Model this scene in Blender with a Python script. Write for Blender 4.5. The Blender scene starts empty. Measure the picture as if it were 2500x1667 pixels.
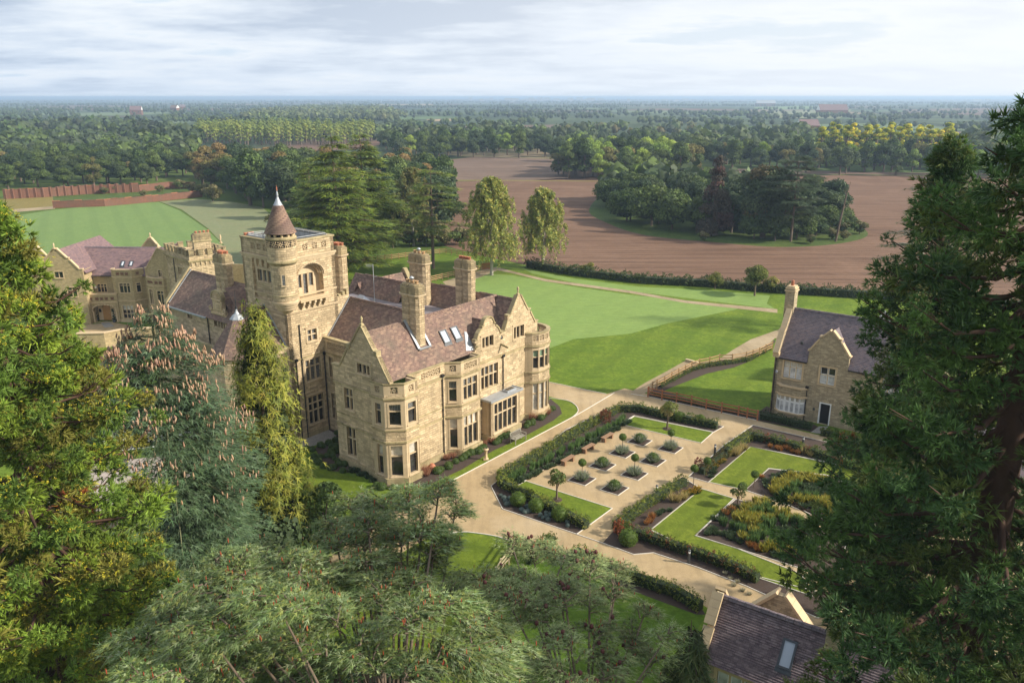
import bpy, bmesh, math, random
import numpy as np
from mathutils import Vector, Matrix
from mathutils.geometry import delaunay_2d_cdt

# ---------------------------------------------------------------- camera, sky, sun
scn = bpy.context.scene
COL = scn.collection
FPX, CAMH = 1944.0, 28.0
PITCH = math.atan(596.0 / FPX)
cd = bpy.data.cameras.new('camera')
cd.sensor_width = 36.0
cd.lens = 36.0 * FPX / 2500.0
cd.clip_start = 0.5
cd.clip_end = 60000
cam = bpy.data.objects.new('camera', cd)
COL.objects.link(cam)
cam.location = (0, 0, CAMH)
cam.rotation_euler = (math.pi / 2 - PITCH, 0, 0)
scn.camera = cam

SUN_EL, SUN_AZ = math.radians(31), math.radians(101)     # azimuth clockwise from +Y
sdir = Vector((math.sin(SUN_AZ) * math.cos(SUN_EL), math.cos(SUN_AZ) * math.cos(SUN_EL), math.sin(SUN_EL)))
sd = bpy.data.lights.new('sun', 'SUN')
sd.energy = 4.9
sd.angle = math.radians(2.5)
sd.color = (1.0, 0.92, 0.79)
sun = bpy.data.objects.new('sun', sd)
COL.objects.link(sun)
sun.rotation_euler = sdir.to_track_quat('Z', 'Y').to_euler()

world = bpy.data.worlds.new('World')
scn.world = world
world.use_nodes = True
wn, wl = world.node_tree.nodes, world.node_tree.links
wn.clear()
wout = wn.new('ShaderNodeOutputWorld')
wbg = wn.new('ShaderNodeBackground')
sky = wn.new('ShaderNodeTexSky')
sky.sky_type = 'NISHITA'
sky.sun_disc = False
sky.sun_elevation = SUN_EL
sky.sun_rotation = SUN_AZ
sky.air_density = 1.0
sky.dust_density = 2.0
wtc = wn.new('ShaderNodeTexCoord')
wsep = wn.new('ShaderNodeSeparateXYZ')
wl.new(wtc.outputs['Generated'], wsep.inputs[0])
# project the view direction on a cloud plane
def wmath(op, a, b=None, c=None):
    n = wn.new('ShaderNodeMath'); n.operation = op
    for i, v in enumerate((a, b, c)):
        if v is None: continue
        if isinstance(v, (int, float)): n.inputs[i].default_value = v
        else: wl.new(v, n.inputs[i])
    return n.outputs[0]
zc = wmath('MAXIMUM', wmath('ADD', wsep.outputs[2], 0.11), 0.05)
cx = wmath('DIVIDE', wsep.outputs[0], zc)
cy = wmath('DIVIDE', wsep.outputs[1], zc)
comb = wn.new('ShaderNodeCombineXYZ')
wl.new(cx, comb.inputs[0]); wl.new(cy, comb.inputs[1])
def wnoise(scale, detail, rough, off, sx=1.0, sy=1.0, dist=0.0):
    mp = wn.new('ShaderNodeMapping')
    mp.inputs['Scale'].default_value = (sx, sy, 1)
    mp.inputs['Location'].default_value = off
    wl.new(comb.outputs[0], mp.inputs[0])
    n = wn.new('ShaderNodeTexNoise')
    n.inputs['Scale'].default_value = scale
    n.inputs['Detail'].default_value = detail
    n.inputs['Roughness'].default_value = rough
    n.inputs['Distortion'].default_value = dist
    wl.new(mp.outputs[0], n.inputs['Vector'])
    return n.outputs['Fac']
def wramp(fac, stops):
    r = wn.new('ShaderNodeValToRGB')
    els = r.color_ramp.elements
    while len(els) < len(stops): els.new(0.5)
    for e, (p, c) in zip(els, stops): e.position = p; e.color = (c, c, c, 1) if isinstance(c, (int, float)) else tuple(c) + (1,)
    wl.new(fac, r.inputs[0])
    return r.outputs[0]
def wmix(f, a, b):
    m = wn.new('ShaderNodeMix'); m.data_type = 'RGBA'
    if isinstance(f, (int, float)): m.inputs[0].default_value = f
    else: wl.new(f, m.inputs[0])
    for i, v in ((6, a), (7, b)):
        if isinstance(v, tuple): m.inputs[i].default_value = v + (1,)
        else: wl.new(v, m.inputs[i])
    return m.outputs[2]
# broad cloud deck with soft streaks, a few blue-grey gaps, brighter to the right
big = wnoise(0.55, 6, 0.5, (3.1, 0.4, 0), 0.8, 1.1, 0.15)
fine = wnoise(2.1, 8, 0.6, (7.7, 2.2, 0), 0.8, 1.0, 0.1)
den = wmath('ADD', wmath('MULTIPLY', big, 0.68), wmath('MULTIPLY', fine, 0.32))
cover = wramp(den, [(0.36, 0.8), (0.50, 1.0)])
shade = wramp(den, [(0.36, (5.0, 6.3, 7.8)), (0.42, (7.2, 7.6, 8.1)), (0.49, (5.3, 6.0, 6.9)), (0.58, (3.2, 4.0, 5.2))])
# brightness towards +X (the sun's side): smooth, all round the sky
sx_ = wmath('MULTIPLY_ADD', wsep.outputs[0], 0.5, 0.5)
glow = wramp(sx_, [(0.2, 0.0), (0.85, 1.0)])
gl = wmath('MULTIPLY', glow, 0.74)
bright = wmix(gl, shade, (8.3, 8.4, 8.5))
clouded = wmix(cover, sky.outputs[0], bright)
# low band of haze close to the horizon
hz = wramp(wsep.outputs[2], [(0.0, 1.0), (0.10, 0.0)])
hcol = wmix(glow, (5.2, 6.1, 7.3), (7.6, 8.0, 8.4))
hz2 = wmath('MULTIPLY', hz, 0.55)
final = wmix(hz2, clouded, hcol)
wl.new(final, wbg.inputs[0])
wbg.inputs[1].default_value = 0.094
wl.new(wbg.outputs[0], wout.inputs[0])

vs = scn.view_settings
vs.view_transform = 'Standard'
vs.look = 'None'
vs.exposure = 0.5
vs.gamma = 1.0
vs.use_curve_mapping = False
scn.render.engine = 'CYCLES'

R = math.radians
PI = math.pi
rnd = random.Random(7)

def G(x, y, h=0.0):
    """The point at height h that the survey picture (2500 px wide) shows at x, y."""
    dx = (x - 1250) / FPX; dy = -(y - 833.5) / FPX
    d = (dx, math.cos(PITCH) + dy * math.sin(PITCH), -math.sin(PITCH) + dy * math.cos(PITCH))
    t = (h - CAMH) / d[2]
    return Vector((d[0] * t, d[1] * t, h))
def S4(x, y): return (1180 + x * 620 / 2315, 960 + y * 620 / 2315)
def S5(x, y): return (1540 + x * 700 / 2111, 680 + y * 700 / 2111)
def S10(x, y): return (1600 + x * 900 / 2116, 1000 + y * 900 / 2116)
def S6(x, y): return (x * 1250 / 2352, 200 + y * 1250 / 2352)
def S7(x, y): return (1250 + x * 1250 / 2352, 200 + y * 1250 / 2352)
def S9(x, y): return (400 + x * 1300 / 2352, 1100 + y * 1300 / 2352)
def SL(x, y): return (60 + x * 380 / 1986, 560 + y * 380 / 1986)
def gp(f, *pts): return [tuple(G(*f(*p))[:2]) for p in pts]

# ---------------------------------------------------------------- tags and object helpers
def tag(o, label=None, cat=None, group=None, kind=None):
    if label: o['label'] = label
    if cat: o['category'] = cat
    if group: o['group'] = group
    if kind: o['kind'] = kind
    return o
def empty(name, loc=(0, 0, 0), rz=0.0, label=None, cat=None, group=None):
    o = bpy.data.objects.new(name, None)
    COL.objects.link(o)
    o.location = loc; o.rotation_euler = (0, 0, rz)
    o.empty_display_size = 0.3
    return tag(o, label, cat, group)
def children(o): return [c for c in bpy.data.objects if c.parent == o]
def copy_tree(o, kids, loc=None, rz=None, scale=None, label=None, group=None):
    c = o.copy(); COL.objects.link(c)
    if loc is not None: c.location = loc
    if rz is not None: c.rotation_euler = (0, 0, rz)
    if scale is not None: c.scale = scale if hasattr(scale, '__len__') else (scale,) * 3
    if label: c['label'] = label
    if group: c['group'] = group
    for k, subs in kids:
        d = k.copy(); COL.objects.link(d); d.parent = c
        for s in subs:
            e = s.copy(); COL.objects.link(e); e.parent = d
    return c
def tree_of(o):
    ch = children(o)
    return [(k, children(k)) for k in ch]

class MB:
    """Collects faces; build() links them as one mesh object."""
    def __init__(s): s.v = []; s.f = []; s.uv = {}; s.sm = []
    def add(s, verts, faces, smooth=False, uvs=None):
        b = len(s.v); s.v += [tuple(p) for p in verts]
        for i, f in enumerate(faces):
            s.f.append([b + k for k in f]); s.sm.append(smooth)
            if uvs: s.uv[len(s.f) - 1] = uvs[i]
        return s
    def quad(s, a, b, c, d): return s.add([a, b, c, d], [(0, 1, 2, 3)])
    def box(s, x0, x1, y0, y1, z0, z1):
        v = [(x0, y0, z0), (x1, y0, z0), (x1, y1, z0), (x0, y1, z0), (x0, y0, z1), (x1, y0, z1), (x1, y1, z1), (x0, y1, z1)]
        return s.add(v, [(3, 2, 1, 0), (4, 5, 6, 7), (0, 1, 5, 4), (1, 2, 6, 5), (2, 3, 7, 6), (3, 0, 4, 7)])
    def bar(s, p, q, w, h, up=(0, 0, 1)):
        p = Vector(p); q = Vector(q); d = (q - p).normalized(); up = Vector(up)
        a = d.cross(up)
        if a.length < 1e-4: a = d.cross(Vector((0, 1, 0)))
        a.normalize(); b = a.cross(d).normalized()
        v = []
        for c in (p, q):
            for i, j in ((-1, -1), (1, -1), (1, 1), (-1, 1)): v.append(c + a * (w / 2 * i) + b * (h / 2 * j))
        return s.add(v, [(3, 2, 1, 0), (4, 5, 6, 7), (0, 1, 5, 4), (1, 2, 6, 5), (2, 3, 7, 6), (3, 0, 4, 7)])
    def prism(s, poly, z0, z1, caps=True):
        n = len(poly)
        v = [(x, y, z0) for x, y in poly] + [(x, y, z1) for x, y in poly]
        f = [(i, (i + 1) % n, n + (i + 1) % n, n + i) for i in range(n)]
        if caps: f += [tuple(range(n))[::-1], tuple(range(n, 2 * n))]
        return s.add(v, f)
    def lathe(s, prof, cx=0, cy=0, n=16, a0=0.0, smooth=True, caps=True):
        """prof: list of (r, z) from bottom to top"""
        m = len(prof)
        v = [(cx + r * math.cos(a0 + 2 * PI * k / n), cy + r * math.sin(a0 + 2 * PI * k / n), z) for r, z in prof for k in range(n)]
        f = []; uv = []
        rr = max(r for r, z in prof)
        L = 0
        for i in range(m - 1):
            dl = math.hypot(prof[i + 1][0] - prof[i][0], prof[i + 1][1] - prof[i][1])
            for k in range(n):
                k2 = (k + 1) % n
                f.append((i * n + k, i * n + k2, (i + 1) * n + k2, (i + 1) * n + k))
                u0, u1 = 2 * PI * rr * k / n, 2 * PI * rr * (k + 1) / n
                uv.append([(u0, L), (u1, L), (u1, L + dl), (u0, L + dl)])
            L += dl
        s.add(v, f, smooth, uv)
        if caps:
            if prof[0][0] > 1e-3: s.add(v[:n], [tuple(range(n))[::-1]])
            if prof[-1][0] > 1e-3: s.add(v[-n:], [tuple(range(n))])
        return s
    def tube(s, pts, r, n=6, smooth=True):
        pts = [Vector(p) for p in pts]
        rs = r if hasattr(r, '__len__') else [r] * len(pts)
        rings = []
        a = None
        for i, p in enumerate(pts):
            d = (pts[min(i + 1, len(pts) - 1)] - pts[max(i - 1, 0)])
            if d.length < 1e-6: d = Vector((0, 0, 1))
            d.normalize()
            if a is None:
                a = d.cross(Vector((0, 0, 1)))
                if a.length < 1e-3: a = d.cross(Vector((0, 1, 0)))
            a = (a - d * a.dot(d)).normalized(); b = d.cross(a)
            rings.append([p + (a * math.cos(2 * PI * k / n) + b * math.sin(2 * PI * k / n)) * rs[i] for k in range(n)])
        v = [q for rg in rings for q in rg]
        f = [(i * n + k, i * n + (k + 1) % n, (i + 1) * n + (k + 1) % n, (i + 1) * n + k) for i in range(len(pts) - 1) for k in range(n)]
        s.add(v, f, smooth)
        s.add(rings[0], [tuple(range(n))[::-1]]); s.add(rings[-1], [tuple(range(n))])
        return s
    def build(s, name, mat, parent=None, label=None, cat=None, group=None, kind=None, jitter=0):
        me = bpy.data.meshes.new(name)
        me.from_pydata(s.v, [], s.f)
        me.validate()
        me.materials.append(mat)
        uvl = me.uv_layers.new(name='UVMap')
        exact = len(me.polygons) == len(s.f)
        for pi, p in enumerate(me.polygons):
            if exact:
                p.use_smooth = s.sm[pi]
                if pi in s.uv:
                    for li, c in zip(p.loop_indices, s.uv[pi]): uvl.data[li].uv = c
                    continue
            n = p.normal
            if abs(n.z) > 0.97: t = Vector((1, 0, 0)); w = Vector((0, 1, 0))
            else:
                t = Vector((0, 0, 1)).cross(n).normalized(); w = n.cross(t)
            for li in p.loop_indices:
                co = me.vertices[me.loops[li].vertex_index].co
                uvl.data[li].uv = (co.dot(t), co.dot(w))
        o = bpy.data.objects.new(name, me)
        COL.objects.link(o)
        if parent is not None: o.parent = parent
        return tag(o, label, cat, group, kind)

def offset_line(pts, d, closed=False):
    """offset to the right-hand side of the travel direction, mitred"""
    n = len(pts); out = []
    for i in range(n):
        if closed or 0 < i < n - 1:
            a = Vector(pts[i]) - Vector(pts[i - 1]); b = Vector(pts[(i + 1) % n]) - Vector(pts[i])
            a.normalize(); b.normalize()
            na = Vector((a.y, -a.x)); nb = Vector((b.y, -b.x))
            m = na + nb
            if m.length < 1e-3: m = na
            m.normalize(); k = d / max(0.35, m.dot(na))
            out.append((pts[i][0] + m.x * k, pts[i][1] + m.y * k))
        else:
            a = Vector(pts[1]) - Vector(pts[0]) if i == 0 else Vector(pts[-1]) - Vector(pts[-2])
            a.normalize()
            out.append((pts[i][0] + a.y * d, pts[i][1] - a.x * d))
    return out
def strip(mb, pts, d0, d1, z0, z1, closed=False):
    """solid strip following a plan polyline between right-hand offsets d0 and d1"""
    pts = [tuple(p[:2]) for p in pts]
    A = offset_line(pts, d0, closed); B = offset_line(pts, d1, closed)
    n = len(pts)
    v = [(x, y, z0) for x, y in A] + [(x, y, z0) for x, y in B] + [(x, y, z1) for x, y in A] + [(x, y, z1) for x, y in B]
    f = []
    for i in range(n if closed else n - 1):
        j = (i + 1) % n
        f += [(i, j, n + j, n + i), (2 * n + i, 3 * n + i, 3 * n + j, 2 * n + j), (n + i, n + j, 3 * n + j, 3 * n + i), (i, 2 * n + i, 2 * n + j, j)]
    if not closed: f += [(0, n, 3 * n, 2 * n), (n - 1, 3 * n - 1, 4 * n - 1, 2 * n - 1)][:0] + [(0, n, 3 * n, 2 * n), (2 * n - 1, n - 1, 3 * n - 1, 4 * n - 1)]
    return mb.add(v, f)

class PL:
    """vertical wall plane from p to q (plan points); outward is the right-hand side"""
    def __init__(s, p, q, z=0.0):
        p = Vector((p[0], p[1], 0)); q = Vector((q[0], q[1], 0))
        s.o = p + Vector((0, 0, z)); s.len = (q - p).length
        s.t = (q - p).normalized(); s.n = Vector((s.t.y, -s.t.x, 0))
    def P(s, a, z, d=0.0): return s.o + s.t * a + s.n * d + Vector((0, 0, z))
def rect(s0, s1, z0, z1): return [(s0, z0), (s1, z0), (s1, z1), (s0, z1)]
def wall(mb, pl, outline, holes=(), thick=0.3, depth=None, back=True, d=0.0):
    """wall sheet with cut openings, reveals and thickness"""
    loops = [list(outline)] + [list(h) for h in holes]
    verts = []; edges = []
    for lp in loops:
        b = len(verts); m = len(lp)
        verts += [Vector(p) for p in lp]
        edges += [(b + i, b + (i + 1) % m) for i in range(m)]
    vo, eo, fo, _, _, _ = delaunay_2d_cdt(verts, edges, [], 0, 1e-5)
    def inside(pt, poly):
        c = False; x, y = pt; n = len(poly)
        for i in range(n):
            x0, y0 = poly[i]; x1, y1 = poly[(i + 1) % n]
            if (y0 > y) != (y1 > y) and x < (x1 - x0) * (y - y0) / (y1 - y0) + x0: c = not c
        return c
    tris = []
    for f in fo:
        cxx = sum(vo[i].x for i in f) / len(f); cyy = sum(vo[i].y for i in f) / len(f)
        if inside((cxx, cyy), outline) and not any(inside((cxx, cyy), h) for h in holes): tris.append(f)
    mb.add([pl.P(v.x, v.y, d) for v in vo], [tuple(f) for f in tris])
    if back: mb.add([pl.P(v.x, v.y, d - thick) for v in vo], [tuple(f)[::-1] for f in tris])
    n = len(outline)
    mb.add([pl.P(a, z, d) for a, z in outline] + [pl.P(a, z, d - thick) for a, z in outline], [((i + 1) % n, i, n + i, n + (i + 1) % n) for i in range(n)])
    for h in holes:
        m = len(h)
        mb.add([pl.P(a, z, d) for a, z in h] + [pl.P(a, z, d - thick) for a, z in h], [(i, (i + 1) % m, m + (i + 1) % m, m + i) for i in range(m)])
def pbox(mb, pl, s0, s1, z0, z1, d0, d1):
    v = [pl.P(a, z, d) for d in (d0, d1) for a, z in ((s0, z0), (s1, z0), (s1, z1), (s0, z1))]
    return mb.add(v, [(3, 2, 1, 0), (4, 5, 6, 7), (0, 1, 5, 4), (1, 2, 6, 5), (2, 3, 7, 6), (3, 0, 4, 7)])
def ppath(mb, pl, pts, w, d0, d1):
    """flat bars along a path lying in the wall plane: w is the width measured inwards (left of travel)"""
    for (a, b) in zip(pts[:-1], pts[1:]):
        ta = Vector((b[0] - a[0], b[1] - a[1]))
        if ta.length < 1e-4: continue
        ta.normalize(); nn = Vector((-ta.y, ta.x)) * w; e = ta * (w * 0.25)
        q = [(a[0] - e.x, a[1] - e.y), (b[0] + e.x, b[1] + e.y), (b[0] + e.x + nn.x, b[1] + e.y + nn.y), (a[0] - e.x + nn.x, a[1] - e.y + nn.y)]
        v = [pl.P(x, z, d) for d in (d0, d1) for x, z in q]
        mb.add(v, [(3, 2, 1, 0), (4, 5, 6, 7), (0, 1, 5, 4), (1, 2, 6, 5), (2, 3, 7, 6), (3, 0, 4, 7)])

# ---------------------------------------------------------------- materials
def new_mat(name):
    m = bpy.data.materials.new(name); m.use_nodes = True
    nt = m.node_tree; nt.nodes.clear()
    out = nt.nodes.new('ShaderNodeOutputMaterial')
    bs = nt.nodes.new('ShaderNodeBsdfPrincipled')
    nt.links.new(bs.outputs[0], out.inputs[0])
    return m, nt, bs
class NT:
    def __init__(s, nt): s.nt = nt
    def n(s, t, **kw):
        x = s.nt.nodes.new(t)
        for k, v in kw.items(): setattr(x, k, v)
        return x
    def set(s, sock, v):
        if v is None: return
        if isinstance(v, (int, float)): sock.default_value = v
        elif isinstance(v, tuple): sock.default_value = v + (1,) if (len(v) == 3 and sock.type == 'RGBA') else v
        else: s.nt.links.new(v, sock)
    def coord(s, which='Object', scale=(1, 1, 1), loc=(0, 0, 0), rot=(0, 0, 0)):
        tc = s.n('ShaderNodeTexCoord'); mp = s.n('ShaderNodeMapping')
        mp.inputs['Scale'].default_value = scale; mp.inputs['Location'].default_value = loc; mp.inputs['Rotation'].default_value = rot
        s.nt.links.new(tc.outputs[which], mp.inputs[0]); return mp.outputs[0]
    def world(s, scale=(1, 1, 1), loc=(0, 0, 0), rot=(0, 0, 0)):
        g = s.n('ShaderNodeNewGeometry'); mp = s.n('ShaderNodeMapping')
        mp.inputs['Scale'].default_value = scale; mp.inputs['Location'].default_value = loc; mp.inputs['Rotation'].default_value = rot
        s.nt.links.new(g.outputs['Position'], mp.inputs[0]); return mp.outputs[0]
    def noise(s, vec, scale, detail=4, rough=0.55, dist=0.0):
        x = s.n('ShaderNodeTexNoise')
        s.set(x.inputs['Vector'], vec); s.set(x.inputs['Scale'], scale); s.set(x.inputs['Detail'], detail); s.set(x.inputs['Roughness'], rough); s.set(x.inputs['Distortion'], dist)
        return x.outputs['Fac']
    def ramp(s, fac, stops, interp='LINEAR'):
        r = s.n('ShaderNodeValToRGB'); r.color_ramp.interpolation = interp
        els = r.color_ramp.elements
        while len(els) < len(stops): els.new(0.5)
        for e, (p, c) in zip(els, stops): e.position = p; e.color = (c, c, c, 1) if isinstance(c, (int, float)) else tuple(c) + (1,)
        s.set(r.inputs[0], fac); return r.outputs[0]
    def mix(s, f, a, b, blend='MIX'):
        m = s.n('ShaderNodeMix', data_type='RGBA', blend_type=blend)
        s.set(m.inputs[0], f); s.set(m.inputs[6], a); s.set(m.inputs[7], b); return m.outputs[2]
    def math(s, op, a, b=None, c=None):
        m = s.n('ShaderNodeMath', operation=op)
        s.set(m.inputs[0], a); s.set(m.inputs[1], b); s.set(m.inputs[2], c); return m.outputs[0]
    def bump(s, h, strength=0.5, dist=0.02):
        b = s.n('ShaderNodeBump'); s.set(b.inputs['Strength'], strength); s.set(b.inputs['Distance'], dist); s.set(b.inputs['Height'], h); return b.outputs[0]
    def attr(s, name):
        a = s.n('ShaderNodeAttribute'); a.attribute_name = name; return a
def simple(name, col, rough=0.7, var=0.0, scale=3.0, metal=0.0, bump=0.0, spec=None):
    m, nt, bs = new_mat(name); k = NT(nt)
    if var:
        f = k.noise(k.coord(), scale, 5, 0.6)
        c = k.mix(f, tuple(x * (1 - var) for x in col), tuple(min(1, x * (1 + var)) for x in col))
        nt.links.new(c, bs.inputs['Base Color'])
        if bump: nt.links.new(k.bump(f, bump, 0.02), bs.inputs['Normal'])
    else: bs.inputs['Base Color'].default_value = col + (1,)
    bs.inputs['Roughness'].default_value = rough; bs.inputs['Metallic'].default_value = metal
    if spec is not None: bs.inputs['Specular IOR Level'].default_value = spec
    return m
def masonry(name, c1, c2, mortar, bw, rh, msize=0.012, var=0.35, bump=0.6, stain=(0.12, 0.10, 0.07), stain_amt=0.35, rock=0.5, offset=0.5):
    m, nt, bs = new_mat(name); k = NT(nt)
    tc = k.n('ShaderNodeTexCoord').outputs['UV']
    wob = k.noise(tc, 1.1, 3, 0.5)
    vec = k.n('ShaderNodeVectorMath', operation='ADD'); 
    cmb = k.n('ShaderNodeCombineXYZ'); k.set(cmb.inputs[0], k.math('MULTIPLY', wob, 0.5)); k.set(cmb.inputs[1], k.math('MULTIPLY', wob, 0.05))
    nt.links.new(tc, vec.inputs[0]); nt.links.new(cmb.outputs[0], vec.inputs[1])
    def br(w, h, off, sq, sf):
        b = k.n('ShaderNodeTexBrick'); b.offset = off; b.squash = sq; b.squash_frequency = sf
        nt.links.new(vec.outputs[0], b.inputs['Vector'])
        b.inputs['Scale'].default_value = 1.0; b.inputs['Mortar Size'].default_value = msize; b.inputs['Mortar Smooth'].default_value = 0.3
        b.inputs['Brick Width'].default_value = w; b.inputs['Row Height'].default_value = h; b.inputs['Bias'].default_value = 0.0
        b.inputs['Color1'].default_value = c1 + (1,); b.inputs['Color2'].default_value = c2 + (1,); b.inputs['Mortar'].default_value = mortar + (1,)
        return b
    b = br(bw, rh, offset, 0.7, 2)
    spx = k.n('ShaderNodeSeparateXYZ'); nt.links.new(vec.outputs[0], spx.inputs[0])
    row_ = k.math('FLOOR', k.math('DIVIDE', spx.outputs[1], rh))
    cl_ = k.math('FLOOR', k.math('ADD', k.math('DIVIDE', spx.outputs[0], bw), k.math('MULTIPLY', k.math('MODULO', row_, 2.0), 0.5)))
    wn1 = k.n('ShaderNodeTexWhiteNoise', noise_dimensions='2D'); cb1 = k.n('ShaderNodeCombineXYZ'); k.set(cb1.inputs[0], cl_); k.set(cb1.inputs[1], row_); nt.links.new(cb1.outputs[0], wn1.inputs['Vector'])
    big = k.noise(k.coord('Object'), 0.45, 5, 0.6)
    med = k.noise(k.coord('Object'), 5.0, 4, 0.6)
    col = k.mix(k.ramp(med, [(0.3, 0.0), (0.7, var)]), b.outputs['Color'], tuple(x * 0.62 for x in c1))
    col = k.mix(k.ramp(wn1.outputs['Value'], [(0.0, 0.75 * rock), (0.4, 0.0)]), col, tuple(x * 0.55 for x in c1))
    col = k.mix(k.ramp(wn1.outputs['Value'], [(0.6, 0.0), (1.0, 0.6 * rock)]), col, tuple(min(.8, x * 1.28) for x in c1))
    strk = k.noise(k.coord('Object', scale=(2.2, 2.2, 0.16)), 1.0, 5, 0.65)
    col = k.mix(k.ramp(strk, [(0.54, 0.0), (0.72, stain_amt * 0.9)]), col, tuple(x * 0.8 for x in stain))
    col = k.mix(k.ramp(big, [(0.45, 0.0), (0.72, stain_amt)]), col, stain)
    nt.links.new(col, bs.inputs['Base Color'])
    bs.inputs['Roughness'].default_value = 0.88
    hgt = k.math('SUBTRACT', k.math('ADD', k.math('MULTIPLY', k.noise(tc, 7.0, 3, 0.6), rock * 1.5), k.math('MULTIPLY', wn1.outputs['Value'], rock * .8)), b.outputs['Fac'])
    nt.links.new(k.bump(hgt, bump, 0.03), bs.inputs['Normal'])
    return m
M = {}
M['stone'] = masonry('rubble_limestone', (0.62, 0.475, 0.29), (0.51, 0.385, 0.225), (0.36, 0.265, 0.16), 0.44, 0.19, 0.016, 0.35, 1.0, (0.25, 0.19, 0.105), 0.4, 1.0)
M['stone_new'] = masonry('new_limestone_walling', (0.50, 0.385, 0.205), (0.41, 0.31, 0.16), (0.34, 0.27, 0.16), 0.30, 0.11, 0.008, 0.3, 0.6, (0.22, 0.17, 0.09), 0.3, 0.6)
M['stone_cottage'] = masonry('cottage_limestone', (0.52, 0.42, 0.265), (0.40, 0.32, 0.20), (0.28, 0.22, 0.145), 0.32, 0.12, 0.012, 0.4, 0.9, (0.20, 0.16, 0.09), 0.3, 0.9)
M['ashlar'] = masonry('dressed_limestone', (0.585, 0.455, 0.29), (0.53, 0.405, 0.25), (0.44, 0.33, 0.2), 0.8, 0.42, 0.006, 0.25, 0.15, (0.23, 0.18, 0.09), 0.4, 0.15)
M['ashlar_pale'] = masonry('pale_dressed_limestone', (0.60, 0.45, 0.27), (0.56, 0.42, 0.25), (0.46, 0.35, 0.21), 0.9, 0.5, 0.005, 0.15, 0.12, (0.3, 0.23, 0.13), 0.2, 0.1)
M['coping'] = masonry('lichened_coping', (0.46, 0.37, 0.20), (0.39, 0.31, 0.165), (0.22, 0.17, 0.09), 0.7, 3.0, 0.01, 0.5, 0.4, (0.13, 0.105, 0.045), 0.75, 0.5)
M['chimney_old'] = masonry('weathered_chimney_stone', (0.45, 0.35, 0.19), (0.35, 0.27, 0.14), (0.2, 0.16, 0.1), 0.34, 0.2, 0.012, 0.6, 0.9, (0.07, 0.06, 0.045), 0.85, 0.8)
def tiles(name, c1, c2, c3, bw=0.17, rh=0.115, moss=0.25):
    m, nt, bs = new_mat(name); k = NT(nt)
    tc = k.n('ShaderNodeTexCoord').outputs['UV']
    b = k.n('ShaderNodeTexBrick'); b.offset = 0.5
    nt.links.new(tc, b.inputs['Vector'])
    b.inputs['Scale'].default_value = 1; b.inputs['Mortar Size'].default_value = 0.006; b.inputs['Mortar Smooth'].default_value = 0.2
    b.inputs['Brick Width'].default_value = bw; b.inputs['Row Height'].default_value = rh
    b.inputs['Color1'].default_value = c1 + (1,); b.inputs['Color2'].default_value = c2 + (1,); b.inputs['Mortar'].default_value = tuple(x * 0.35 for x in c1) + (1,)
    # a random tint per tile
    wn_ = k.n('ShaderNodeTexWhiteNoise', noise_dimensions='2D')
    sp = k.n('ShaderNodeSeparateXYZ'); nt.links.new(tc, sp.inputs[0])
    row = k.math('FLOOR', k.math('DIVIDE', sp.outputs[1], rh))
    sh = k.math('MULTIPLY', k.math('MODULO', row, 2.0), bw * 0.5)
    cl = k.math('FLOOR', k.math('DIVIDE', k.math('ADD', sp.outputs[0], sh), bw))
    cb = k.n('ShaderNodeCombineXYZ'); k.set(cb.inputs[0], cl); k.set(cb.inputs[1], row)
    nt.links.new(cb.outputs[0], wn_.inputs['Vector'])
    col = k.mix(k.ramp(wn_.outputs['Value'], [(0.55, 0.0), (1.0, 0.85)]), b.outputs['Color'], c3)
    col = k.mix(k.ramp(wn_.outputs['Value'], [(0.0, 0.55), (0.3, 0.0)]), col, tuple(x * 0.55 for x in c1))
    big = k.noise(k.coord('Object'), 0.7, 5, 0.65)
    col = k.mix(k.ramp(big, [(0.42, 0.0), (0.75, moss)]), col, (0.12, 0.10, 0.07))
    nt.links.new(col, bs.inputs['Base Color'])
    bs.inputs['Roughness'].default_value = 0.8
    fr = k.math('FRACT', k.math('DIVIDE', sp.outputs[1], rh))
    hgt = k.math('SUBTRACT', k.math('ADD', k.math('MULTIPLY', fr, -0.8), k.math('MULTIPLY', wn_.outputs['Value'], 0.35)), b.outputs['Fac'])
    nt.links.new(k.bump(hgt, 0.8, 0.02), bs.inputs['Normal'])
    return m
M['tile_old'] = tiles('old_clay_tiles', (0.165, 0.098, 0.078), (0.215, 0.130, 0.098), (0.31, 0.20, 0.135), 0.24, 0.15, moss=0.6)
M['tile_new'] = tiles('new_purple_tiles', (0.165, 0.105, 0.112), (0.195, 0.125, 0.125), (0.24, 0.145, 0.13), 0.3, 0.18, 0.15)
M['tile_grey'] = tiles('grey_purple_tiles', (0.155, 0.125, 0.14), (0.19, 0.155, 0.17), (0.23, 0.165, 0.16), 0.22, 0.14, 0.15)
M['lead'] = simple('lead_sheet', (0.36, 0.38, 0.40), 0.45, 0.25, 2.0, 0.3)
M['lead_dark'] = simple('flat_roof_membrane', (0.20, 0.175, 0.185), 0.5, 0.15, 0.6)
M['white'] = simple('white_paint', (0.78, 0.78, 0.76), 0.4)
M['black'] = simple('black_iron', (0.02, 0.02, 0.022), 0.4)
M['darkgrey'] = simple('dark_grey_metal', (0.07, 0.075, 0.08), 0.4, 0.1, 2, 0.4)
M['terracotta'] = simple('terracotta', (0.40, 0.15, 0.08), 0.8, 0.3, 6)
M['pot_buff'] = simple('buff_clay', (0.42, 0.26, 0.13), 0.8, 0.3, 6)
M['oak'] = simple('oak_door', (0.42, 0.22, 0.07), 0.6, 0.25, 5)
M['timber'] = simple('treated_timber', (0.36, 0.22, 0.10), 0.8, 0.35, 4, bump=0.3)
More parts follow.
